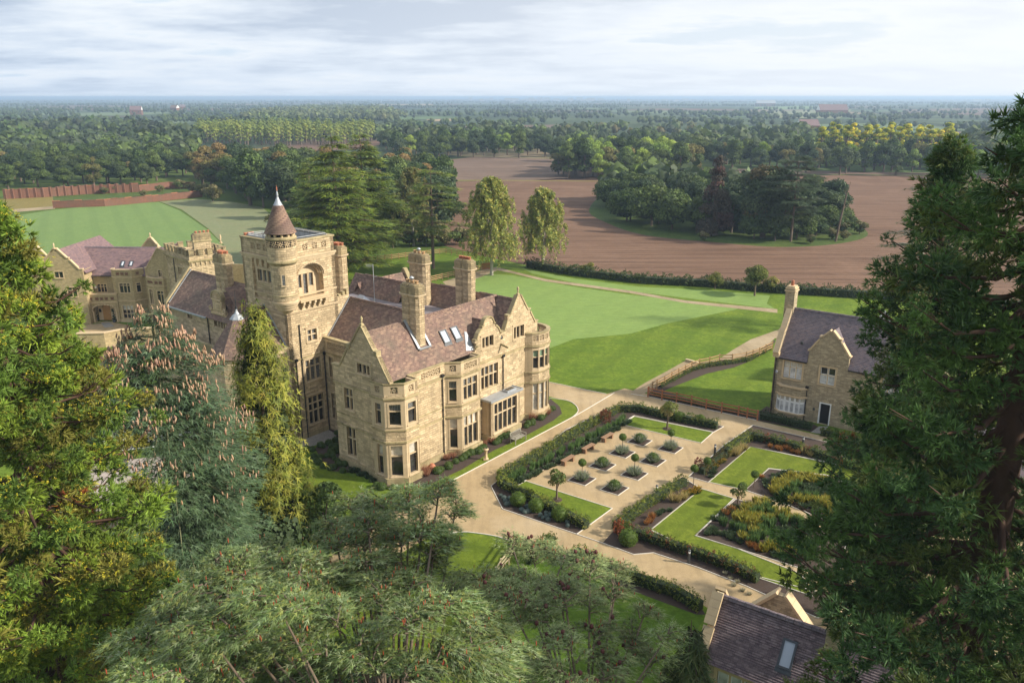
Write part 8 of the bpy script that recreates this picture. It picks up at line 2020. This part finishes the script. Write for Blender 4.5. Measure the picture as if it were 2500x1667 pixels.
def plant(me, x, y, s, name, lab, cat='plant', group=None, z=0.0):
    o = bpy.data.objects.new(name, me); COL.objects.link(o); o.location = (x, y, z); o.rotation_euler = (0, 0, rnd.random() * 6.28); o.scale = (s, s, s * rnd.uniform(.9, 1.1)); return tag(o, lab, cat, group)
bn = ['back left square bed', 'back right square bed', 'left square bed of the second row', 'right square bed of the second row', 'left square bed of the third row', 'right square bed of the third row', 'near left square bed', 'nearest square bed']
for (g, i) in BEDS:
    plant(NEP, g.x, g.y, .8, 'catmint_clump', 'purple grey catmint spilling round the topiary in the ' + bn[i], group='catmint in the square beds')
    if i in (1, 2, 5, 6): ball(g.x, g.y, .31, 'lollipop bay tree on a thin stem in the ' + bn[i], 1.45, 'lollipop trees in the square beds', 'lollipop_tree')
    else: ball(g.x, g.y, .43, 'round box ball in the ' + bn[i], None, 'box balls in the square beds')
for c, z, lab in (((2035, 730), 1.1, 'lollipop tree in the flower border by the red bush, far side of the garden path'), ((1915, 830), 1.35, 'thin lollipop tree at the corner beside the orange daisies and garden path')):
    g = G(*S4(*c)); ball(g.x, g.y, .3, lab, z, None, 'lollipop_tree')
for c, z, lab in (((565, 445), 1.1, 'lollipop tree on the inner corner of the far striped lawn'), ((495, 515), 1.1, 'lollipop tree beside the path, at the corner of the near inner bed')):
    g = G(*S10(*c)); ball(g.x, g.y, .3, lab, z, None, 'lollipop_tree')
for c in ((160, 940), (190, 965), (215, 1020), (240, 970), (250, 1000), (200, 990), (350, 1070), (380, 1090), (400, 1040), (410, 1085), (430, 1060), (520, 1120), (545, 1145), (570, 1100), (575, 1130), (590, 1160), (610, 1120), (765, 1185), (768, 1215), (830, 1170)):
    g = G(*S4(*c)); plant(FES, g.x, g.y, rnd.uniform(.15, .22), 'fescue_tuft', 'round blue grey fescue tuft among the box balls by the drive', group='fescue tufts in the near bed', z=.1)
def along(pts, step, me, smin, smax, name, lab, group, jit=.2, wid=0.0, cat='plant', z=0):
    """repeat a plant along a line"""
    for a, b in zip(pts[:-1], pts[1:]):
        a, b = Vector(a), Vector(b); n = max(1, int((b - a).length / step)); nn = Vector(((b - a).y, -(b - a).x)).normalized()
        for i in range(n):
            p = a.lerp(b, (i + rnd.random() * .6) / n) + nn * rnd.uniform(-wid, wid); plant(me, p.x + rnd.uniform(-jit, jit), p.y + rnd.uniform(-jit, jit), rnd.uniform(smin, smax), name, lab, cat, group, z)
along(gp(S4, (215, 830), (640, 600), (1020, 400), (1300, 245)), .42, TALLG, .8, 1.1, 'tall_perennial', 'tall green perennial in front of the long parterre hedge', 'perennials beside the long hedge', .12, .12)
along(gp(S4, (270, 850), (700, 622), (1060, 420), (1340, 255)), .5, LOWG, .9, 1.3, 'edging_plant', 'grey green low plant along the inner edge of the long hedge bed', 'low plants beside the long hedge', .1, .1)
for pts, me, nm, lab, gr in (
    (gp(S4, (1950, 880), (1870, 930), (1820, 960)), DAISY, 'daisy_clump', 'orange yellow daisies at the corner of the near striped lawn', 'orange daisies by the near striped lawn'),
    (gp(S4, (1830, 960), (1750, 1000), (1690, 1030)), STR, 'straw_grass', 'pale straw coloured feather grass beside the orange daisies', 'straw grasses by the near striped lawn'),
    (gp(S4, (1690, 1060), (1580, 1110)), LOWG, 'low_plant', 'low green plants between straw grass and orange sedge', 'low plants by the near striped lawn'),
    (gp(S4, (1570, 1150), (1500, 1190), (1440, 1220)), ORG, 'orange_sedge', 'bright orange sedge at the low end of the flower border', 'orange sedges'),
    (gp(S4, (2200, 610), (2150, 640), (2080, 680)), DAISY, 'daisy_clump', 'yellow daisies in the border of the far striped lawn', 'yellow daisies by the far striped lawn'),
    (gp(S4, (2300, 560), (2230, 590)), STR, 'straw_grass', 'feathery straw grass above the yellow daisies', 'straw grasses by the far striped lawn'),
    (gp(S5, (760, 1310), (850, 1250)), STR, 'straw_grass', 'straw coloured grass near the corner of the far striped lawn', 'straw grasses near the far corner'),
    (gp(S4, (2120, 700), (2060, 750), (2000, 770)), LOWG, 'low_plant', 'dark green plants at the end of the far flower border', 'low plants of the far border'),
    (gp(S5, (1020, 1245), (1180, 1275), (1260, 1300)), ORG, 'sedge_clump', 'brownish sedge in front of the upper dark hedge', 'sedges before the upper hedge'),
    (gp(S5, (1250, 1290), (1340, 1320)), STR, 'straw_grass', 'straw grass tufts in front of the upper dark hedge', 'straw grasses before the upper hedge'),
    (gp(S10, (620, 440), (700, 380), (800, 360), (900, 400)), LOWG, 'low_plant', 'dark blue green low plants in the far inner bed', 'low plants of the far inner bed'),
    (gp(S10, (600, 400), (650, 395)), ORG, 'sedge_clump', 'tawny sedge near the corner of the far inner bed', 'sedges of the far inner bed'),
    (gp(S10, (680, 490), (720, 430), (790, 385), (900, 400), (1030, 430)), GLD, 'golden_shrub', 'golden autumn perennial in the far inner bed', 'golden plants of the far inner bed'),
    (gp(S10, (720, 500), (760, 440), (830, 410), (960, 430)), GLD, 'golden_shrub', 'golden autumn perennial in the far inner bed', 'golden plants of the far inner bed'),
    (gp(S10, (480, 640), (540, 570), (610, 520)), GLD, 'golden_shrub', 'golden leaved plant in the near inner bed', 'golden plants of the near inner bed'),
    (gp(S10, (520, 650), (580, 590), (640, 545)), GLD, 'golden_shrub', 'golden leaved plant in the near inner bed', 'golden plants of the near inner bed'),
    (gp(S10, (380, 610), (420, 585), (450, 570)), ORG, 'sedge_clump', 'tawny sedge at the corner of the near inner bed', 'sedges of the near inner bed'),
    (gp(S10, (360, 660), (430, 680), (500, 700), (570, 740)), TALLG, 'tall_perennial', 'fresh green perennial in the near inner bed', 'perennials of the near inner bed'),
    (gp(S10, (270, 720), (340, 700), (430, 750), (520, 780)), LOWG, 'low_plant', 'blue green low plants along the edge of the near inner bed', 'low plants of the near inner bed'),
    (gp(S10, (300, 690), (380, 720), (480, 740)), LOWG, 'low_plant', 'blue green low plants along the edge of the near inner bed', 'low plants of the near inner bed'),
    (gp(S10, (510, 780), (600, 810)), ORG, 'sedge_clump', 'tawny sedge at the lower edge of the near inner bed', 'lower sedges of the near inner bed'),
    (gp(S10, (340, 640), (470, 555)), LOWG, 'low_plant', 'grey green low plants along the upper edge of the near inner bed', 'upper low plants of the near inner bed')):
    along(pts, .38, me, .8, 1.15, nm, lab, gr, .14, .22)
for c in ((430, 970), (450, 1010), (400, 940), (500, 1040), (470, 990), (540, 1060)):
    g = G(*S10(*c)); plant(PALE, g.x, g.y, 1, 'pale_grass_tuft', 'pale straw tuft in the dark mulch by the drive bend', group='pale tufts by the drive bend')
g = G(*S4(1235, 1300)); hedge([(g.x - .2, g.y), (g.x + .25, g.y + .2)], .5, .9, 'small orange red shrub at the corner of the right hand bed', [(0.42, 0.12, 0.04), (0.3, 0.1, 0.04)], 300, .13, name='red_shrub', cat='shrub', core=False)
g = G(*S4(1955, 700)); hedge([(g.x - .2, g.y), (g.x + .2, g.y + .2)], .45, .8, 'dark red bush at the end of the far flower border', [(0.22, 0.035, 0.035), (0.16, 0.04, 0.03)], 300, .12, name='red_shrub', cat='shrub', core=False)
# border at the foot of the house
BSH = ball_mesh(1.0, [(0.08, 0.13, 0.03), (0.11, 0.17, 0.035), (0.15, 0.21, 0.04)], 360)
ZC = lambda x, y: (800 + x * .3827, 640 + y * .3827)
for me, pts, st, s0, s1, nm, lab, gr in (
    (BSH, gp(ZC, (690, 1350), (860, 1260), (1010, 1180)), .5, .25, .42, 'border_shrub', 'green shrub in the border below the middle bay window', 'green shrubs below the middle bay'),
    (BSH, gp(ZC, (1050, 1165), (1160, 1100)), .5, .25, .38, 'border_shrub', 'green shrub in the border by the projecting window', 'green shrubs by the projecting window'),
    (BSH, gp(ZC, (1240, 1060), (1370, 1000), (1450, 930)), .5, .25, .38, 'border_shrub', 'green shrub in the border below the round bay', 'green shrubs below the round bay'),
    (REDG, gp(ZC, (760, 1265), (860, 1215)), .45, .8, 1.1, 'red_grass', 'reddish feathery plants against the wall left of the middle bay', 'reddish plants left of the middle bay'),
    (REDG, gp(ZC, (985, 1165), (1040, 1150), (1140, 1090)), .45, .8, 1.1, 'red_grass', 'reddish feathery plants under the projecting window', 'reddish plants under the projecting window'),
    (REDG, gp(ZC, (1310, 1005), (1380, 985), (1440, 960)), .45, .8, 1.1, 'red_grass', 'reddish feathery plants under the round bay', 'reddish plants under the round bay'),
    (REDG, gp(ZC, (610, 1370), (660, 1330)), .4, .9, 1.2, 'red_grass', 'russet shrub beside the corner bay', 'russet shrubs beside the corner bay'),
    (BSH, gp(ZC, (20, 1230), (90, 1300), (150, 1300)), .45, .2, .32, 'border_shrub', 'clipped green ball in the border left of the gable wall', 'green balls left of the gable'),
    (BSH, gp(ZC, (-30, 1180), (40, 1180), (60, 1230)), .42, .2, .3, 'border_shrub', 'clipped green ball in the border left of the gable wall', 'green balls left of the gable'),
    (LOWG, gp(ZC, (160, 1330), (260, 1370), (300, 1400)), .4, .9, 1.3, 'variegated_plant', 'grey green leafy plants at the foot of the gable wall', 'leafy plants at the gable foot'),
    (BSH, gp(ZC, (-90, 1280), (0, 1310), (120, 1335)), .5, .2, .34, 'border_shrub', 'clipped green ball along the front lawn edge', 'green balls along the front lawn'),
    (BSH, gp(ZC, (300, 1430), (400, 1450), (500, 1450)), .45, .25, .38, 'border_shrub', 'dark shrub at the foot of the corner bay', 'dark shrubs at the corner bay')):
    along(pts, st, me, s0, s1, nm, lab, gr, .12, .15, z=.12 if me is BSH else 0)
BL = gp(lambda x, y: (640 + x * 260 / 1019, 720 + y * 260 / 1019), (340, 1520), (430, 1480), (480, 1490), (350, 1530), (560, 1450), (660, 1510), (700, 1400), (720, 1330), (620, 1550), (560, 1560), (640, 1430), (500, 1560))
for p in BL: plant(BSH, p[0], p[1], rnd.uniform(.25, .36), 'border_shrub', 'clipped green ball in the bed of the recessed corner below the tower', 'plant', 'green balls below the tower', .12)
g = G(*Z1(1000, 1195)) if 'Z1' in globals() and callable(Z1) else G(1055, 1145)
m = MB(); m.lathe([(.1, 0), (.26, .12), (.3, .25), (.22, .42), (.1, .48), (.12, .52)], 0, 0, 14); p_ = m.build('clay_pot', M['terracotta'], label='round terracotta pot against the wall near the corner bay', cat='pot'); p_.location = (G(1055, 1146).x, G(1055, 1146).y, 0)
# young ornamental trees on the parterre lawns
orn = broadleaf(2.7, .85, [(0.17, 0.21, 0.05), (0.22, 0.20, 0.06), (0.13, 0.17, 0.05)], 12, 620, .15, .35, core=False)
g = G(*S4(1675, 325)); plant_tree(orn, g.x, g.y, 1.05, 'young_tree', 'young ornamental tree in a mulch ring on the far parterre lawn', 'tree')
g = G(*S4(668, 970)); plant_tree(orn, g.x, g.y, .98, 'young_tree', 'young yellowing tree in a mulch ring on the near parterre lawn', 'tree')
for c in ((1675, 325), (668, 970)):
    g = G(*S4(*c)); m = MB(); m.lathe([(.42, 0), (.4, .03), (.0, .06)], g.x, g.y, 16); m.build('mulch_ring', M['soil'], kind='structure')
g = G(*S10(470, 560)); plant_tree(orn, g.x, g.y, .7, 'young_tree', 'small airy shrub beside the lollipop tree of the inner bed', 'shrub')
# spiral topiaries at the left house door
for px, py, lab in ((925, 1165, 'spiral topiary left of the oak front door'), (1150, 1185, 'spiral topiary right of the oak front door')):
    g = G(*SL(px, py)); spiral(g.x, g.y, lab)
# potted palm and folded chairs on the tower roof
pt = empty('potted_palm', (*(man.matrix_world @ Vector((2.3, 16.0, 0))).xy, 15.95) if False else (mo.x + math.cos(MANG) * 2.4 - math.sin(MANG) * 16.4, mo.y + math.sin(MANG) * 2.4 + math.cos(MANG) * 16.4, 15.95), 0, 'spiky green palm in a pot on the tower roof terrace', 'plant')
m = MB(); m.lathe([(.18, 0), (.25, .45), (.2, .45)], 0, 0, 12); m.build('pot', M['darkgrey'], pt); o = bpy.data.objects.new('leaves', tuft_mesh(60, [(0.09, 0.15, 0.05), (0.14, 0.2, 0.07)], .3, 1.1, .9, .045)); COL.objects.link(o); o.parent = pt; o.location = (0, 0, .4)
for k, (u, v) in enumerate(((3.2, 14.5), (3.9, 14.2))):
    x, y = mo.x + math.cos(MANG) * u - math.sin(MANG) * v, mo.y + math.sin(MANG) * u + math.cos(MANG) * v
    t = empty('terrace_chair', (x, y, 15.95), .6 + k, ('dark folding chair on the tower roof, nearer the turret', 'dark folding chair on the tower roof, nearer the right hand parapet')[k], 'chair')
    m = MB(); m.box(-.25, .25, -.25, .25, .42, .46); m.build('seat', M['darkgrey'], t); m = MB(); m.bar((-.0, .25, .42), (0, .45, 1.0), .5, .03); m.build('backrest', M['darkgrey'], t)
    for sx in (-.22, .22):
        for sy in (-.2, .2): m = MB(); m.tube([(sx, sy, 0), (sx * .9, -sy, .44)], .015, 5); m.build('leg', M['lead'], t)
x, y = mo.x + math.cos(MANG) * 3.5 - math.sin(MANG) * 15.4, mo.y + math.sin(MANG) * 3.5 + math.cos(MANG) * 15.4
t = empty('terrace_table', (x, y, 15.95), .3, 'pale round table on the tower roof terrace', 'table'); m = MB(); m.lathe([(.5, .7), (.5, .74)], 0, 0, 16); m.build('tabletop', M['white'], t); m = MB(); m.lathe([(.25, 0), (.04, .05), (.04, .7)], 0, 0, 8); m.build('leg', M['lead'], t)

# ================================================================ fences, walls and furniture
def fence(posts, lab, mat, hp_=1.05, rails=(.35, .62, .92), group=None, pw=.11, cat='fence'):
    t = empty('post_and_rail_fence', (posts[0][0], posts[0][1], 0), 0, lab, cat, group); o = Vector((posts[0][0], posts[0][1], 0))
    P_ = [Vector((p[0], p[1], 0)) - o for p in posts]
    for p in P_:
        m = MB(); m.box(p.x - pw / 2, p.x + pw / 2, p.y - pw / 2, p.y + pw / 2, 0, hp_); m.add([(p.x - pw / 2, p.y - pw / 2, hp_ + .001), (p.x + pw / 2, p.y - pw / 2, hp_ + .001), (p.x + pw / 2, p.y + pw / 2, hp_ + .001), (p.x - pw / 2, p.y + pw / 2, hp_ + .001), (p.x, p.y, hp_ + .04)], [(0, 1, 4), (1, 2, 4), (2, 3, 4), (3, 0, 4)]); m.build('post', M[mat], t)
    for a, b in zip(P_[:-1], P_[1:]):
        for z in rails: m = MB(); m.bar(a + Vector((0, 0, z)), b + Vector((0, 0, z + rnd.uniform(-.01, .01))), .045, .1); m.build('rail', M[mat], t)
    return t
fence(gp(S5, (125, 870), (228, 893), (335, 912), (445, 935), (553, 962), (667, 988), (790, 1012), (855, 1028), (930, 1045)), 'straight red stained post and rail fence along the upper drive', 'timber_red')
fence(gp(S5, (130, 866), (158, 832), (190, 815), (245, 790), (298, 757), (348, 730), (398, 705), (445, 678), (503, 657), (578, 642), (650, 622), (745, 622), (847, 605), (895, 590), (943, 572), (990, 548), (1040, 525)), 'curving post and rail fence between the track and the cottage lawn', 'timber')
RR = lambda x, y: (840 + x * 400 / 2352, 560 + y * 400 / 2352)
fence(gp(RR, (-120, 520), (265, 482), (375, 470), (478, 460), (585, 447), (685, 437), (788, 425), (885, 412), (980, 402), (1080, 392), (1180, 380), (1275, 367), (1370, 357), (1465, 353), (1543, 366), (1620, 373), (1705, 382), (1785, 392), (1868, 398), (1960, 402)), 'long timber fence curving round the paddock behind the manor', 'timber')
fence(gp(RR, (1250, 760), (1320, 742), (1410, 722), (1495, 702), (1580, 680), (1650, 660), (1740, 640), (1820, 625), (1900, 605), (1975, 590)), 'timber fence running from the chimneys to the wooden gate', 'timber')
gt = empty('wooden_gate', (*G(*RR(1980, 588))[:2], 0), 0, 'orange brown timber gate beside the taller birch', 'gate'); a_, b__ = Vector((0, 0, 0)), G(*RR(2120, 575)) - G(*RR(1980, 588)); b__.z = 0
for k in range(9): p = b__ * (k / 8); m = MB(); m.box(p.x - .07, p.x + .07, p.y - .03, p.y + .03, .1, 1.25); m.build('board', M['timber_red'], gt)
for z in (.3, 1.0): m = MB(); m.bar((0, .06, z), (b__.x, b__.y + .06, z), .05, .12); m.build('rail', M['timber_red'], gt)
F5 = lambda x, y: (1180 + x * 380 / 2352, 1290 + y * 380 / 2352)
fence(gp(F5, (600, 300), (530, 330), (390, 540), (265, 700), (190, 830)), 'short dark posted fence between the lower lawn and the cedar', 'timber_pale', 1.15, (.45, .72, 1.0))
tb_ = empty('timber_barrier', (*G(*S5(415, 602))[:2], 0), 0, 'pair of pale timber beams across the end of the earth track', 'barrier')
o_ = G(*S5(415, 602))
for (a, b) in (((405, 608), (515, 636)), ((515, 640), (596, 650))):
    p, q = G(*S5(*a)) - o_, G(*S5(*b)) - o_; m = MB(); m.bar((p.x, p.y, .16), (q.x, q.y, .14), .26, .26); m.build('beam', M['timber_pale'], tb_)
def sleeper_bench(x, y, ang, lab):
    t = empty('sleeper_bench', (x, y, 0), ang, lab, 'bench', 'benches beside the long parterre hedge')
    for j in range(4):
        m = MB(); m.box(-.75, .75, -.2 + j * .102, -.2 + j * .102 + .092, .39, .45); m.build('slat', M['bench_wood'], t)
    for sx in (-.55, .55):
        m = MB(); m.box(sx - .09, sx + .09, -.19, -.03, 0, .385); m.build('leg', M['bench_wood'], t)
        m = MB(); m.box(sx - .09, sx + .09, .04, .19, 0, .385); m.build('leg', M['bench_wood'], t)
        m = MB(); m.box(sx - .05, sx + .05, -.03, .04, .02, .36); m.build('steel_band', M['lead'], t)
for c, lab in (((1130, 425), 'farthest of the three backless timber benches on the gravel plaza'), ((955, 525), 'middle one of the three backless timber benches on the gravel plaza'), ((770, 635), 'nearest of the three backless timber benches on the gravel plaza')):
    g = G(*S4(*c)); sleeper_bench(g.x, g.y, R(50), lab)
g = G(*S4(320, 440)); t = empty('garden_bench', (g.x, g.y, 0), R(51), 'weathered grey slatted garden bench with back and arms beside the house border', 'bench')
for j in range(5): m = MB(); m.box(-.7, .7, -.25 + j * .1, -.17 + j * .1, .42, .45); m.build('slat', M['teak_grey'], t)
for j in range(11): m = MB(); m.bar((-.62 + j * .124, .25, .5), (-.62 + j * .124, .34, .86 + .06 * math.sin(PI * j / 10)), .04, .02); m.build('back_slat', M['teak_grey'], t)
m = MB(); m.bar((-.7, .345, .9), (.7, .345, .9), .05, .08); m.bar((-.7, .25, .5), (.7, .25, .5), .04, .05); m.build('back_rail', M['teak_grey'], t)
for sx in (-.7, .7):
    m = MB(); m.bar((sx, -.24, 0), (sx, -.24, .64), .06, .06, (0, 1, 0)); m.build('leg', M['teak_grey'], t); m = MB(); m.bar((sx, .26, 0), (sx, .36, .92), .06, .06, (0, 1, 0)); m.build('leg', M['teak_grey'], t); m = MB(); m.box(sx - .04, sx + .04, -.28, .3, .64, .68); m.build('arm', M['teak_grey'], t)
g = G(*S4(25, 605)); t = empty('sundial_pedestal', (g.x, g.y, 0), 0, 'pale stone sundial pedestal on the grass beside the house border', 'sundial')
m = MB(); m.prism([(-.2, -.2), (.2, -.2), (.2, .2), (-.2, .2)], 0, .1); m.lathe([(.15, .1), (.12, .18), (.1, .5), (.12, .82), (.2, .88), (.22, .95), (.05, .97)], 0, 0, 14); m.build('pedestal', M['ashlar_pale'], t); m = MB(); m.add([(-.1, 0, .97), (.12, 0, .97), (.12, 0, 1.12), (-.1, .01, .97), (.12, .01, .97), (.12, .01, 1.12)], [(0, 1, 2), (5, 4, 3), (0, 2, 5, 3)]); m.build('gnomon', M['darkgrey'], t)
def bollard(x, y, lab, h=.95):
    t = empty('bollard_light', (x, y, 0), 0, lab, 'bollard light', 'bollard lights'); m = MB(); m.lathe([(.09, 0), (.09, h * .75)], 0, 0, 12); m.build('post', M['darkgrey'], t)
    m = MB(); m.lathe([(.07, h * .75), (.07, h * .9)], 0, 0, 12); m.build('lens', M['white'], t); m = MB(); m.lathe([(.095, h * .9), (.09, h * .96), (.05, h)], 0, 0, 12); m.build('cap', M['darkgrey'], t)
for f, c, lab in ((S4, (1870, 1545), 'grey bollard light in the bed beside the russet hedge and lower drive'), (S4, (2108, 560), 'grey bollard light at the plaza edge behind the far hedge block'), (S4, (1578, 940), 'grey bollard light showing over the hedge beside the straw grass'), (S5, (1265, 1240), 'grey bollard light behind the upper dark hedge')):
    g = G(*f(*c)); bollard(g.x, g.y, lab)
# old brick garden walls
def brick_wall(pts, h, lab, bays, piers=True):
    a0 = pts[0]; t = empty('brick_garden_wall', (a0[0], a0[1], 0), 0, lab, 'wall'); o = Vector(a0)
    for (a, b), n in zip(zip(pts[:-1], pts[1:]), bays):
        a, b = Vector(a) - o, Vector(b) - o
        for i in range(n):
            p, q = a.lerp(b, i / n), a.lerp(b, (i + 1) / n); m = MB(); hh = h * rnd.uniform(.92, 1.05); strip(m, [tuple(p), tuple(p.lerp(q, .995))], -.17, .17, 0, hh); m.build('wall_panel', M['brick_red'], t)
            m = MB(); strip(m, [tuple(p), tuple(p.lerp(q, .99))], -.22, .22, hh + .002, hh + .12); m.build('coping', M['terracotta'] if i % 3 == 0 else M['brick_red'], t)
            if piers: m = MB(); m.box(p.x - .35, p.x + .35, p.y - .4, p.y + .4, 0, h + .3); m.build('pier', M['brick_red'], t)
brick_wall(gp(S6, (28, 538), (200, 530), (400, 516), (640, 506)), 2.5, 'old red brick garden wall with piers, the taller one near the left wood', (5, 6, 7))
brick_wall(gp(S6, (245, 580), (480, 572), (700, 552), (930, 528)), 1.8, 'lower red brick wall between the walled garden and the green field', (7, 7, 8), False)
brick_wall(gp(S6, (640, 506), (780, 490), (900, 490)), 2.0, 'far short stretch of red brick wall by the dark wood', (3, 3), False)

# fill the inner beds of the right hand garden: patches of perennials
def fill(poly, step, items):
    pts = gp(S10, *poly); a, b = [p[0] for p in pts], [p[1] for p in pts]; y = min(b); 
    while y < max(b):
        x = min(a)
        while x < max(a):
            qx, qy = x + rnd.uniform(-.15, .15), y + rnd.uniform(-.15, .15)
            if inpoly(qx, qy, pts):
                v = (math.sin(qx * .9 + qy * .35) + math.sin(qy * 1.3 - qx * .5)) * .25 + .5 + rnd.uniform(-.06, .06); me, nm, lab, gr = items[max(0, min(len(items) - 1, int(v * len(items))))]
                plant(me, qx, qy, rnd.uniform(.85, 1.25), nm, lab, 'plant', gr)
            x += step
        y += step
fi = lambda w: [(LOWG, 'low_plant', 'dark grey green cushion plant filling the %s inner bed' % w, 'cushions of the %s inner bed' % w), (GLD, 'golden_shrub', 'golden yellow perennial massed in the %s inner bed' % w, 'golden mass of the %s inner bed' % w), (TALLG, 'tall_perennial', 'tall green perennial massed in the %s inner bed' % w, 'green mass of the %s inner bed' % w), (LOWG, 'low_plant', 'dark grey green cushion plant filling the %s inner bed' % w, 'cushions of the %s inner bed' % w)]
fill([(730, 510), (800, 440), (980, 440), (1250, 520), (1150, 690), (720, 520)], .62, fi('far'))
fill([(560, 570), (660, 570), (900, 660), (900, 900), (640, 840), (480, 760), (420, 660)], .62, fi('near'))
